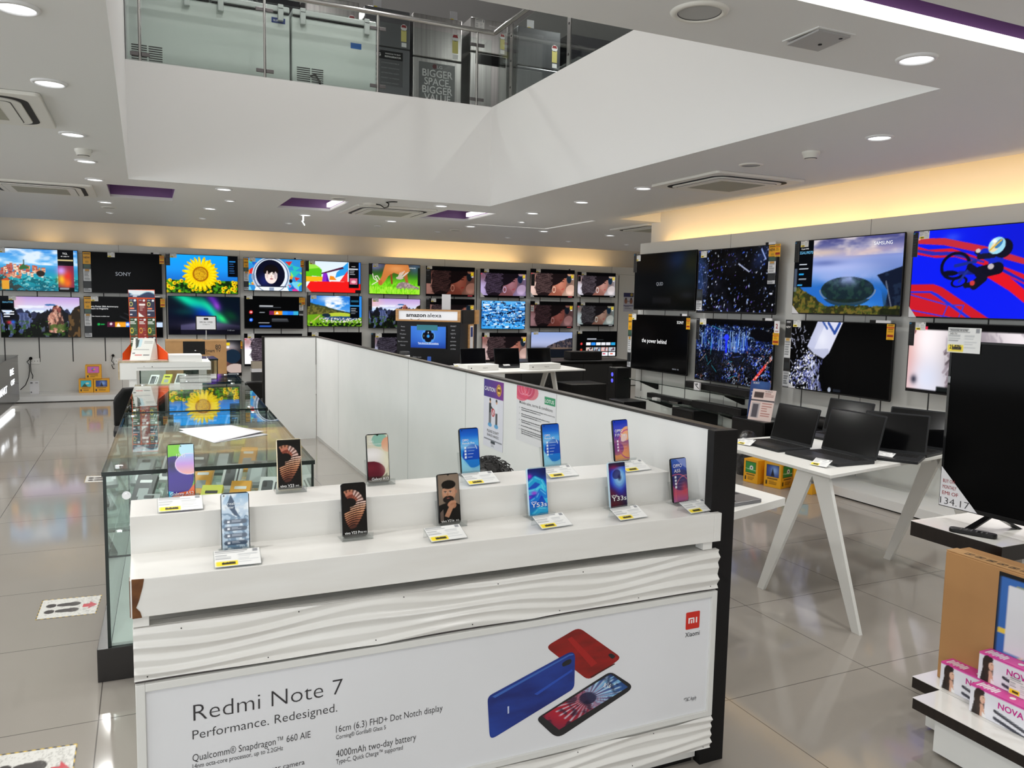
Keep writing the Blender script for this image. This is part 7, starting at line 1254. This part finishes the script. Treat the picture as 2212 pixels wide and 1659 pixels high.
# ------------------------------------------------------------------ first floor: railing, chest freezers and refrigerators
YR = AY1 + .035; RG = mat('rail_steel', (.55, .54, .52, 1), .22, 1.0); HT = 4.622
t = thing('glass_railing', 'glass railing with a steel handrail along the back of the balcony', 'railing', (0, YR, RIM))
posts = [onY(302, 100, YR).x, onY(572, 120, YR).x, onY(816, 150, YR).x, onY(1030, 160, YR).x]
for i, x in enumerate(posts):
    MB().cyl((x, 0, 0), (x, 0, HT - RIM), .014, n=14).build('post', RG, t)
    for z in (.07, HT - RIM - .14): MB().box((x - .085, -.014, z - .018), (x - .012, .004, z + .018)).box((x + .012, -.014, z - .018), (x + .085, .004, z + .018)).build('clamp', mat('clamp_grey', (.16, .15, .15, 1), .35, .8), t, .004)
ends = [AX0] + posts + [AX1 + .02]
for a, b in zip(ends[:-1], ends[1:]): MB().use(GLASSG).box((a + .02, -.005, .02), (b - .02, .003, .74)).build('glass_pane', None, t)
MB().tube([(AX0, 0, HT - RIM + .02), (AX1 + .035, 0, HT - RIM + .02)], .026, 14).build('handrail', RG, t)
XR2 = AX1 + .035; t = thing('glass_railing', 'glass railing with a steel handrail along the side of the balcony', 'railing', (XR2, 0, RIM)); py = [8.15, 6.84, 5.4, 4.1]
MB().tube([(0, AY1 + .01, HT - RIM + .02), (0, AY0, HT - RIM + .02)], .026, 14).build('handrail', RG, t)
for y in py:
    m = MB().use(RG).box((-.006, y - .032, .0), (.006, y + .032, HT - RIM - .02)); m.use(BLACKM)
    for z in (.12, .4, .66): m.cyl((-.0075, y, z), (-.006, y, z), .012, n=12)
    m.build('post', None, t)
e = [AY1 - .05] + py + [AY0]
for a, b in zip(e[:-1], e[1:]): MB().use(GLASSG).box((-.004, b + .045, .02), (.004, a - .045, .74)).build('glass_pane', None, t)
FZ = mat('freezer_white', rgb(214, 220, 216), .22); FLID = mat('freezer_lid_grey', rgb(206, 210, 208), .3); UF = 3.79
def freezer(label, x0, x1, y, lids):
    w = x1 - x0; t = thing('chest_freezer', label, 'freezer', ((x0 + x1) / 2, y, UF), 0, 'white chest freezers behind the railing'); m = MB().use(FZ).box((-w / 2, 0, .04), (w / 2, .65, .80)); m.build('body', None, t, .015)
    for a in range(lids):
        u0, u1 = -w / 2 + a * w / lids + .004, -w / 2 + (a + 1) * w / lids - .004; MB().box((u0, -.02, .812), (u1, .66, .875)).build('lid', FLID, t, .014); MB().box((u0 + .01, -.014, .802), (u1 - .01, .64, .812)).build('gasket', BLACKM, t)
        for s in ((.12, .88) if lids < 2 else (.72,) if a == 0 else (.12, .88)): xx = u0 + (u1 - u0) * s; MB().box((xx - .028, -.042, .72), (xx + .028, -.0, .885)).build('hinge', FLID, t, .006); MB().box((xx - .024, -.0435, .84), (xx + .024, -.042, .846)).build('hinge_slot', BLACKM, t)
    v = MB()
    for k in range(9): v.box((-w / 2 + .05, -.0015, .30 + .022 * k - .2), (-w / 2 + .19, .0005, .311 + .022 * k - .2)); v.box((-w / 2 + .205, -.0015, .30 + .022 * k - .2), (-w / 2 + .33, .0005, .311 + .022 * k - .2))
    v.build('vent_slots', BLACKM, t)
    for a, b in ((-1, .05), (1, .05), (-1, .6), (1, .6)): MB().cyl((a * (w / 2 - .08), b, 0), (a * (w / 2 - .08), b, .041), .025, n=10).build('foot', BLACKM, t)
    return t
f1 = freezer('long white chest freezer with two lids behind the railing', -.10, 1.475, 8.98, 2); f2 = freezer('white chest freezer with one lid and a blue sticker behind the railing', 1.495, 2.41, 8.98, 1)
MB().box((.60, -.0012, .70), (.74, .0, .755)).build('maker_badge', mat('deep_blue_badge', rgb(24, 50, 120), .4), f1); m = MB().text('BLUE STAR', .026, at(.67, -.002, .717) @ FACE, 'C', .1, .01); m.build('lettering', INKW, f1); MB().box((.17, -.0012, .56), (.29, .0, .62)).build('sticker', mat('sky_blue_sticker', rgb(20, 92, 170), .4), f2); MB().tube([(-.27, -.02, .2), (-.22, -.03, .22), (-.17, -.03, .15), (-.16, -.02, .05)], .012, 8).build('cord', BLACKM, f2)
tag(bx((.30, 9.2, 4.667), (.66, 9.5, 4.76)).build('green_box', mat('green_box_card', rgb(60, 120, 60), .4)), 'green box lying on the long chest freezer', 'box'); tag(bx((.72, 9.15, 4.667), (1.05, 9.5, 4.85)).build('dark_box', mat('dark_box_card', (.03, .03, .035, 1), .5)), 'dark box lying on the long chest freezer', 'box')
FST = mottled('fridge_steel', (.34, .33, .32, 1), (.46, .45, .44, 1), 2, .28, stretch=(14, 1, .3)); [None for _ in [0] if FST.node_tree.nodes['Principled BSDF'].inputs['Metallic'].__setattr__('default_value', .85)]
FGR = mat('fridge_grey_steel', (.15, .155, .165, 1), .3, .6); FBK = mat('fridge_black_glass', (.012, .012, .014, 1), .08)
def fridge(label, pxl, pxr, split, m_, y=10.8, sticker=True, side=BLACK):
    a, b = onY(*pxl, y), onY(*pxr, y); w = b.x - a.x; zt = (a.z + b.z) / 2 - UF; zs = onY(*split, y).z - UF if split else zt * .68
    t = thing('refrigerator', label, 'refrigerator', ((a.x + b.x) / 2, y, UF), 0, 'refrigerators on the upper floor'); MB().box((-w / 2 + .003, .05, .02), (w / 2 - .003, .68, zt - .004)).build('cabinet', side, t, .006)
    u = MB().box((-w / 2, 0, zs + .006), (w / 2, .05, zt)).build('upper_door', m_, t, .012); l = MB().box((-w / 2, 0, .05), (w / 2, .05, zs - .006)).build('lower_door', m_, t, .012); MB().box((-w / 2 + .004, .012, zs - .006), (w / 2 - .004, .05, zs + .006)).build('door_gap', BLACKM, t); MB().box((-w / 2 + .03, .08, 0), (w / 2 - .03, .6, .05)).build('base', BLACKM, t)
    if sticker:
        s = MB(); h = zt - zs; s.use(mat('energy_yellow', rgb(216, 206, 120), .5)).box((w * .30, -.002, zs + h * .2), (w * .42, -.0005, zs + h * .5)); s.use(INKW).cyl((w * .36, -.002, zs + h * .57), (w * .36, -.0005, zs + h * .57), w * .07, n=18).box((w * .31, -.002, zs + h * .06), (w * .42, -.0005, zs + h * .17)); s.use(mat('red_ink', rgb(150, 20, 30), .5)).prism([(w * .30, -.0024, zs + h * .57), (w * .42, -.0024, zs + h * .57), (w * .40, -.0024, zs + h * .64), (w * .32, -.0024, zs + h * .64)], (0, .0004, 0)); s.build('energy_sticker', None, u)
    return t, u, l, w, zs, zt
R0 = fridge('tall grey refrigerator with a dark feature panel on its lower door', (788, 10), (886, 26.6), (816, 98), FGR)
t, u, l, w, zs, zt = R0; pn = MB().box((-w * .36, -.002, zs - .50), (w * .34, 0, zs - .05)).build('feature_panel', mat('feature_panel_grey', (.06, .062, .066, 1), .35), l); m = MB().box((-w * .36, -.0028, zs - .16), (w * .34, -.002, zs - .05)); m.build('title_bar', BLACKG, pn); m = MB().text('LG', .05, at(-w * .2, -.0036, zs - .125) @ FACE, 'C', .06, .01).text('REASONS TO BUY', .024, at(w * .12, -.0036, zs - .095) @ FACE, 'C', w * .34).text('REFRIGERATOR', .032, at(w * .12, -.0036, zs - .135) @ FACE, 'C', w * .36, .008).build('lettering', INKW, pn)
m = MB()
for k, s_ in enumerate(('CONVERTIBLE', 'SMART DIAGNOSIS', 'ANTI BACTERIAL GASKET', 'MOIST N FRESH', 'AUTO SMART CONNECT')): m.text(s_, .022, at(-w * .14, -.0028, zs - .215 - .065 * k) @ FACE, 'L', w * .4).box((-w * .32, -.0026, zs - .225 - .065 * k), (-w * .22, -.002, zs - .195 - .065 * k))
m.build('lettering', mat('silver_ink', rgb(150, 152, 156), .5), pn)
t, u, l, w, zs, zt = fridge('shiny steel refrigerator with a large white slogan on its lower door', (892.7, 28.5), (998.6, 43), (940, 127), FST); pn = MB().box((-w * .38, -.002, .5), (w * .36, 0, zs - .06)).build('slogan_panel', mat('slogan_grey', (.12, .125, .125, 1), .3, .3), l)
m = MB().text('LG', .055, at(w * .04, -.0035, zs - .125) @ FACE, 'C', .08, .006)
for k, s_ in enumerate(('BIGGER', 'SPACE,', 'BIGGER', 'VALUE')): m.text(s_, .135, at(0, -.0035, zs - (.245, .355, .465, .57)[k]) @ FACE, 'C', w * (.62 if k % 2 == 0 else .54), .012)
m.build('lettering', mat('slogan_white', rgb(205, 206, 206), .5), pn); MB().cyl((-w * .06, -.0035, zs - .105), (-w * .06, -.002, zs - .105), .032, n=18).build('round_emblem', mat('dark_red_emblem', rgb(80, 16, 26), .4), pn)
t, u, l, w, zs, zt = fridge('steel refrigerator with two door handles next to the balcony corner', (1017, 36), (1097, 50), (1060, 117), FST, side=FST); MB().box((-w * .36, -.001, zs - .16), (w * .46, 0, zs - .02)).build('dark_band', BLACKG, l); MB().text('Whirlpool', .03, at(w * .1, -.001, zt - .09) @ FACE, 'C', .12).build('lettering', INKW, u); price_card(at(-w * .26, -.002, zt - .11) @ FACE, .14, .19, u, 'price_card', None, 2)
fridge('dark steel refrigerator seen through the side railing', (1119, 59), (1211.7, 67), (1165, 147), FGR); fridge('black glass refrigerator at the narrow end of the balcony view', (1228.5, 74), (1330, 88), (1270, 160), FBK, sticker=False)
fridge('steel refrigerator behind the one-lid chest freezer', (660, -12), (776, 4), (720, 84), FST); fridge('black refrigerator behind the long chest freezer', (556, -24), (648, -12), (600, 70), FBK, sticker=False); fridge('grey refrigerator partly hidden behind the black one', (450, -36), (548, -24), (500, 70), FGR, sticker=False)
for lb, px in (('white price sheet standing on the grey feature panel refrigerator', (815, 13)), ('white price sheet standing on the slogan refrigerator', (980, 42)), ('white price sheet standing on the refrigerator seen through the side railing', (1146, 62))):
    p = onY(*px, 10.95); t = thing('price_sheet', lb, 'price card', (p.x, 10.95, {815: 5.4915, 980: 5.502, 1146: 5.579}[px[0]]), 0, 'price sheets on the refrigerators'); b = MB().box((-.055, 0, 0), (.055, .004, .16)).build('sheet', PAPER, t); MB().box((-.045, -.0008, .03), (-.0, 0, .06)).build('yellow_mark', YEL, b); MB().box((-.03, 0, -.0), (.03, .04, .003)).build('foot', ACRYL, t)

# ------------------------------------------------------------------ voice assistant kiosk and the laptop table at the back
KX, KY = onZ(925, 700, 1.0), 0; YK = 10.6; kc = onY(925, 700, YK); AK = -37
W_K, D_K = .92, .92
t = thing('demo_kiosk', 'black demo kiosk with a wood framed white header and a glowing blue screen', 'kiosk', (kc.x, kc.y, 0), AK); zt = onY(925, 668.5, YK).z; zb = onY(925, 694.5, YK).z
WOOD = mottled('pale_oak', rgb(196, 150, 96), rgb(172, 126, 76), 5, .5, stretch=(1, 1, 8)); h = W_K / 2
MB().box((-h, .0, .0), (h, D_K, zb)).build('body', mat('kiosk_black', (.004, .004, .005, 1), .35, spec=.2), t, .003)
m = MB().box((-h - .01, -.03, zb), (h + .01, -.0, zb + .022)).box((-h - .01, -.03, zt - .022), (h + .01, 0, zt)).box((-h - .01, -.03, zb + .022), (-h + .03, 0, zt - .022)).box((h - .03, -.03, zb + .022), (h + .01, 0, zt - .022)); m.build('header_frame', WOOD, t, .002)
MB().box((-h, 0, zb), (h, D_K, zt - .004)).build('header_core', BLACKM, t); hp = MB().box((-h + .03, -.012, zb + .022), (h - .03, -.002, zt - .022)).build('header_panel', mat('header_panel_white', rgb(214, 216, 220), .4, emit=(.8, .82, .86, 1), strength=.25), t); zc = (zb + zt) / 2
m = MB().text('amazon', (zt - zb) * .46, at(-.03, -.0135, zc - .022) @ FACE, 'R', .29, .03).text('alexa', (zt - zb) * .46, at(-.01, -.0135, zc - .022) @ FACE, 'L', .205, .008)
m.prism([(-.26 + .014 * k, -.0135, zc - .045 - .022 * math.sin(math.pi * k / 10)) for k in range(11)] + [(-.26 + .014 * k, -.0135, zc - .050 - .028 * math.sin(math.pi * k / 10)) for k in range(10, -1, -1)], (0, .001, 0)); m.build('lettering', INK, hp)
z0, z1 = onY(925, 751.5, YK).z, onY(925, 705, YK).z; s_ = MB().box((-.25, -.025, z0 - .015), (.27, -.001, z1 + .015)).build('screen_casing', BLACK, t); picf('screen', P_alexa, 90, 54, -.245, z0, .265, z1, -.0262, s_, SCREEN); MB().text('These devices can need cancellation', .026, at(.01, -.027, z0 + .06) @ FACE, 'C', .3).build('lettering', LITW, s_); MB().box((-.155, -.032, z1 - .055), (.145, -.026, z1 + .02)).build('teal_card', mat('teal_card', rgb(30, 120, 136), .4), s_)
m = MB()
for k, s in enumerate(('Music', 'News', 'Weather', 'Q&A', 'Sports scores', 'Games')): m.text(s, .026, at(-.37, -.0012, z1 - .02 - .052 * k) @ FACE, 'C')
for k, s in enumerate(('SMART', 'uber', 'NDTV', 'OLA', 'zomato', 'goibibo', 'cricket')): m.text(s, .028, at(.365, -.0012, z1 + .0 - .052 * k) @ FACE, 'C')
m.text('Video room', .026, at(-.16, -.0012, z0 - .14) @ FACE, 'C'); m.build('lettering', mat('pale_grey_ink', rgb(176, 178, 184), .5), t)
pf = MB().box((h + .0, .12, zb - .02), (h + .006, D_K, zt)).build('side_panel', BLACKM, t); m = MB().use(WOOD).box((h, .42, zb - .42), (h + .02, .66, zb - .04)); m.use(PAPER).box((h + .02, .46, zb - .40), (h + .022, .62, zb - .06)); m.use(mat('deep_blue_badge', rgb(24, 50, 120), .4)).box((h + .022, .48, zb - .22), (h + .0225, .60, zb - .08)); m.build('framed_notice', None, t); MB().box((h + .0, .74, zb - .04), (h + .03, D_K, zt)).build('wood_block', WOOD, t)
MB().rrect(.055, .16, .01, .003, at(.02, -.001, z0 - .20) @ FACE).build('blue_sticker', mat('phone_blue_print', rgb(44, 92, 190), .4), t)
c0, c1 = onY(958, 667, YK), onY(977, 636, YK); tag(bx((c0.x, YK + .06, zt + .001), (c1.x, YK + .07, c1.z)).build('white_card', PAPER), 'blank white card standing on top of the demo kiosk', 'card')
p = onY(874, 758, 10.15); t = thing('smart_speaker', 'round dark speaker with a white paper sleeve before the demo kiosk', 'speaker', (p.x, 10.15, .755)); MB().lathe([(.001, 0), (.07, 0), (.07, .03), (.07, .15)], 24).build('paper_sleeve', PAPER, t); MB().lathe([(.068, .15), (.068, .19), (.06, .2), (.001, .2)], 24).build('speaker_top', DARKG, t)
p1, p2, p3 = (3.05, 8.92), (5.31, 9.175), (5.33, 9.87)
t = thing('laptop_table', 'long white table by the demo kiosk carrying dark laptops and two white boxes', 'table', (0, 0, 0)); top_poly([p1, p2, p3, (2.3, 10.35), (2.3, 9.3)], .76).build('tabletop', TW, t, .002); MB().box((2.5, 9.4, .70), (4.9, 9.46, .742)).build('under_frame', TW, t)
for b, tp in (((4.85, 8.95, 0), (4.88, 9.32, .742)), ((4.85, 9.85, 0), (4.88, 9.48, .742)), ((2.6, 9.0, 0), (2.63, 9.36, .742)), ((2.6, 9.9, 0), (2.63, 9.52, .742))): aleg(b, tp, .115, .06).build('leg', TW, t)
FG = 'dark open laptops on the far white table'
for lb, a, b, x, y in (('dark open laptop beside the demo kiosk on the far table', 995, 1052, 0, 9.80), ('dark open laptop in the middle of the far table', 1068, 1125, 0, 9.78), ('dark open laptop at the tip of the far table', 1140, 1193, 0, 9.78)):
    q0, q1 = onY(a, 770, y), onY(b, 770, y); laptop(lb, (q0.x + q1.x) / 2, y, .7605, 6, q1.x - q0.x, .24, .235, 100, group=FG)
for lb, a, b, y in (('flat white laptop box in front of the middle laptop on the far table', 1008, 1080, 9.22), ('flat white laptop box in front of the tip laptop on the far table', 1140, 1214, 9.25)):
    q0, q1 = onY(a, 790, y), onY(b, 790, y); w = q1.x - q0.x; t = thing('laptop_box', lb, 'box', ((q0.x + q1.x) / 2, y, .7605), 8, 'white laptop boxes on the far table'); MB().box((-w / 2, 0, 0), (w / 2, .22, .075)).build('carton', WHITE, t, .003); MB().text('MacBook Air' if a > 1100 else 'MacBook Pro', .018, at(.03, -.001, .03) @ FACE, 'C', .07).build('lettering', INK, t); MB().cyl((-w * .38, -.001, .035), (-w * .38, 0, .035), .008, n=12).build('mark', INK, t)
q0 = onZ(1097, 793, .7605); t = holder(q0.x, q0.y, .7605, '9.5%', 'small price card between the two white laptop boxes', 5, .10, .06, 30); t['group'] = 'price cards on the far table'; q0 = onZ(990, 792, .7605); t = holder(q0.x, q0.y, .7605, '7.2%', 'small price card beside the first white laptop box', 5, .10, .06, 30); t['group'] = 'price cards on the far table'
q0 = onY(765, 709, 9.6); t = laptop('dark laptop seen from behind, its lid rising over the long partition', 2.45, 9.75, .7605, -118, .36, .25, .26, 112, group=FG, logo=True)
# black furniture in the gap before the far corner
t = thing('speaker_cabinet', 'large black cabinet in the dark corner past the end of the long partition', 'cabinet', (5.75, 10.8, 0)); MB().box((-.75, -.3, .03), (1.15, .3, .74)).build('body', BLACKM, t, .01); MB().box((-.77, -.32, .74), (1.17, .32, .765)).build('top', BLACK, t, .004); MB().box((-.7, -.28, 0), (1.1, .28, .03)).build('plinth', BLACK, t)
for k in range(3): d = MB().box((-.74 + .515 * k, -.305, .05), (-.74 + .515 * k + .505, -.3, .72)).build('door', mat('black_door', (.02, .02, .02, 1), .4), t); MB().cyl((-.3 + .515 * k, -.33, .42), (-.3 + .515 * k, -.305, .42), .01, n=10).build('knob', DARKG, d)
t = thing('speaker_cabinet', 'low black cabinet standing before the taller one in the dark corner', 'cabinet', (5.55, 9.95, 0)); MB().box((-.16, -.25, .02), (.42, .25, .50)).build('body', BLACK, t, .01); MB().box((-.14, -.23, 0), (.4, .23, .02)).build('plinth', BLACKM, t)
t = thing('center_speaker', 'slim black centre speaker on the large black cabinet', 'speaker', (6.2, 10.8, .7655)); MB().box((-.28, -.1, 0), (.28, .12, .13)).build('cabinet', BLACK, t, .008); MB().box((-.27, -.104, .01), (.27, -.1, .12)).build('grille', BLACKM, t)
def P_greet(c): a = c.asp; c.fill('b8b8c4'); c.rect(0, .78, a, 1, '28285a'); c.ell(a * .78, .89, .08, .08, 'a08a40'); c.ell(a * .25, .55, .09, .13, '8a5a48'); c.ell(a * .75, .55, .09, .13, '8a5a48'); c.ell(a * .25, .68, .05, .06, '3a2a28'); c.ell(a * .75, .68, .05, .06, '3a2a28'); c.rect(a * .4, .52, a * .6, .56, '6a6a78'); c.rect(0, .3, a, .34, '3a3a68'); c.bars(a * .15, .1, a * .85, .28, 2, '5a5a6a', 1, .3)
a, b = onY(1346, 673, 14.447), onY(1369, 633, 14.447); t = thing('wall_poster', 'purple topped poster with two raised hands in the far wall corner', 'poster', ((a.x + b.x) / 2, 14.447, a.z)); w = b.x - a.x; bd = MB().box((-w / 2, -.001, 0), (w / 2, 0, b.z - a.z)).build('sheet', PAPER, t); picf('print', P_greet, 26, 40, -w / 2, 0, w / 2, b.z - a.z, -.0018, bd, PRINT)
t = thing('stacked_printer', 'small pale stacked devices below the low television by the partition', 'box', (onY(557, 815, 14.1).x, 14.1, .0885)); MB().box((-.1, -.08, 0), (.1, .1, .28)).build('lower_box', DARKG, t, .004); MB().box((-.11, -.09, .28), (.11, .1, .34)).build('middle_box', PAPER, t, .004); MB().box((-.1, -.08, .34), (.1, .1, .46)).build('upper_box', mat('beige_plastic', rgb(170, 160, 144), .5), t, .004)
# floor stickers
def P_step(c):
    a = c.asp; c.fill('d4d2cc'); d = np.minimum(np.minimum(c.U, a - c.U), np.minimum(c.V, 1 - c.V)); s = np.sin((c.U + c.V) * 42) > 0; c.put((d < .035) & s, 'c8a42a'); c.put((d < .035) & ~s, '22201c')
    for v in (.64, .34): c.ell(a * .46, v, .30, .085, '2c2622'); c.ell(a * .56, v, .17, .105, '2c2622'); c.ell(a * .19, v, .13, .095, '2c2622'); c.line(a * .275, v - .11, a * .275, v + .11, .016, 'd4d2cc')
    c.poly([(a * .72, .42), (a * .83, .42), (a * .83, .32), (a * .96, .5), (a * .83, .68), (a * .83, .58), (a * .72, .58)], 'c02434'); c.put((fbm(c.U * 22, c.V * 22, 3) > .62) * (c.U > a * .55), '8a8680', .35); c.put((fbm(c.U * 40, c.V * 40, 9) > .66), '6a6660', .3)
for lb, q in (('footprint floor sticker with a red arrow beside the nearest showcase', [(76, 1340), (207, 1326), (221, 1285), (92, 1297)]), ('worn footprint floor sticker at the bottom frame edge', [(-60, 1745), (150, 1722), (168, 1606), (-12, 1632)]), ('small footprint floor sticker farther along the aisle', [(181, 1043), (252, 1040), (256, 1027), (186, 1028)])):
    P = [onZ(a, b, .0) for a, b in q]; c = sum(P, Vector()) / 4; t = thing('floor_sticker', lb, 'sticker', (c.x, c.y, .0008), 0, 'footprint stickers on the floor'); pic('print', P_step, 90, 60, [tuple(p - c) for p in P], t, PRINT, 1.5)
# ------------------------------------------------------------------ a person sitting low behind the phone counter, only the hair in view
hx, hy, hz = 1.268, 2.93, .972
SKIN = mat('skin', rgb(176, 124, 94), .5); HAIR = mottled('black_hair', (.006, .005, .005, 1), (.02, .018, .017, 1), 60, .45, .5); SHIRT = mottled('dark_shirt_cloth', rgb(48, 52, 66), rgb(40, 44, 58), 20, .8)
t = tag(bpy.data.objects.new('person', None), 'person sitting behind the white counter, only the top of black hair showing', 'person'); COL.objects.link(t); t.location = (hx, hy, 0)
bm_v = [(0, .05, .30), (0, .05, .45), (0, .03, .60), (0, .02, .70), (0, .0, .77), (0, -.02, .86), (0, -.01, .93), (.15, .03, .67), (.20, .02, .46), (.14, -.16, .40), (.10, -.24, .42), (-.15, .03, .67), (-.20, .02, .46), (-.14, -.16, .40), (-.10, -.24, .42), (.09, .03, .28), (.11, -.20, .30), (.11, -.20, .05), (.11, -.27, .03), (-.09, .03, .28), (-.11, -.20, .30), (-.11, -.20, .05), (-.11, -.27, .03)]
bm_e = [(0, 1), (1, 2), (2, 3), (3, 4), (4, 5), (5, 6), (3, 7), (7, 8), (8, 9), (9, 10), (3, 11), (11, 12), (12, 13), (13, 14), (0, 15), (15, 16), (16, 17), (17, 18), (0, 19), (19, 20), (20, 21), (21, 22)]
rad = [.11, .115, .125, .10, .045, .078, .075, .055, .04, .032, .022, .055, .04, .032, .022, .085, .065, .04, .03, .085, .065, .04, .03]
me = bpy.data.meshes.new('body'); me.from_pydata(bm_v, bm_e, []); bo = bpy.data.objects.new('body', me); COL.objects.link(bo); bo.parent = t; me.materials.append(SKIN)
sk = bo.modifiers.new('skin', 'SKIN'); sv = me.skin_vertices[0].data
for i, r_ in enumerate(rad): sv[i].radius = (r_, r_)
sv[0].use_root = True; ss = bo.modifiers.new('sub', 'SUBSURF'); ss.levels = 2; ss.render_levels = 2
m = MB(); V = []; n = 22
for j in range(13):
    ph = math.pi * .56 * j / 12
    for i in range(n):
        th = 2 * math.pi * i / n; k = 1 + .05 * math.sin(7 * th + j) + .04 * math.sin(13 * th + 2 * j); V.append((.098 * k * math.sin(ph) * math.cos(th), .015 + .112 * k * math.sin(ph) * math.sin(th), hz - .112 + .112 * (1 + .03 * math.sin(5 * th)) * math.cos(ph)))
m.add(V, [(j * n + i, j * n + (i + 1) % n, (j + 1) * n + (i + 1) % n, (j + 1) * n + i) for j in range(12) for i in range(n)], True)
hr = random.Random(3)
for k in range(160):
    th = hr.uniform(0, 6.283); ph = hr.uniform(0, 1.5); b0 = Vector((.097 * math.sin(ph) * math.cos(th), .015 + .111 * math.sin(ph) * math.sin(th), hz - .112 + .111 * math.cos(ph))); nn = (b0 - Vector((0, .015, hz - .112))).normalized(); tt = nn.cross(Vector((hr.uniform(-1, 1), hr.uniform(-1, 1), .2))).normalized(); m.tube([b0, b0 + nn * .009 + tt * .012, b0 + nn * .008 + tt * .03], .0022, 4)
m.build('hair', HAIR, t)
sh = MB(); V = []
for z_, a_, b_ in ((.30, .15, .13), (.42, .145, .125), (.56, .155, .13), (.66, .165, .12), (.71, .13, .10), (.745, .06, .06)):
    for i in range(20): th = 2 * math.pi * i / 20; V.append((a_ * math.cos(th), .035 + b_ * math.sin(th), z_))
sh.add(V, [(j * 20 + i, j * 20 + (i + 1) % 20, (j + 1) * 20 + (i + 1) % 20, (j + 1) * 20 + i) for j in range(5) for i in range(20)], True); sh.build('shirt', SHIRT, t)
f_ = MB(); f_.lathe([(.001, .0), (.012, .003), (.014, .012), (.008, .02), (.001, .022)], 10, (0, -.103, .875)); f_.build('nose', SKIN, t)
for s in (-1, 1): MB().lathe([(.001, -.008), (.009, -.004), (.010, 0), (.009, .004), (.001, .008)], 12, (s * .032, -.088, .905)).build('eye', mat('eye_dark', (.02, .012, .01, 1), .2), t); MB().lathe([(.001, -.03), (.012, -.02), (.016, 0), (.012, .022), (.001, .03)], 10, (s * .082, -.005, .89)).build('ear', SKIN, t)
MB().box((-.022, -.096, .843), (.022, -.088, .851)).build('mouth', mat('lip', rgb(140, 70, 64), .5), t)
tag(MB().lathe([(.001, .13), (.15, .13), (.16, .145), (.15, .16), (.001, .16)], 24, (hx, hy + .05, 0)).lathe([(.13, 0), (.135, .01), (.09, .13), (.08, .13)], 24, (hx, hy + .05, 0)).build('low_stool', BLACKM), 'low black stool under the person behind the counter', 'stool')
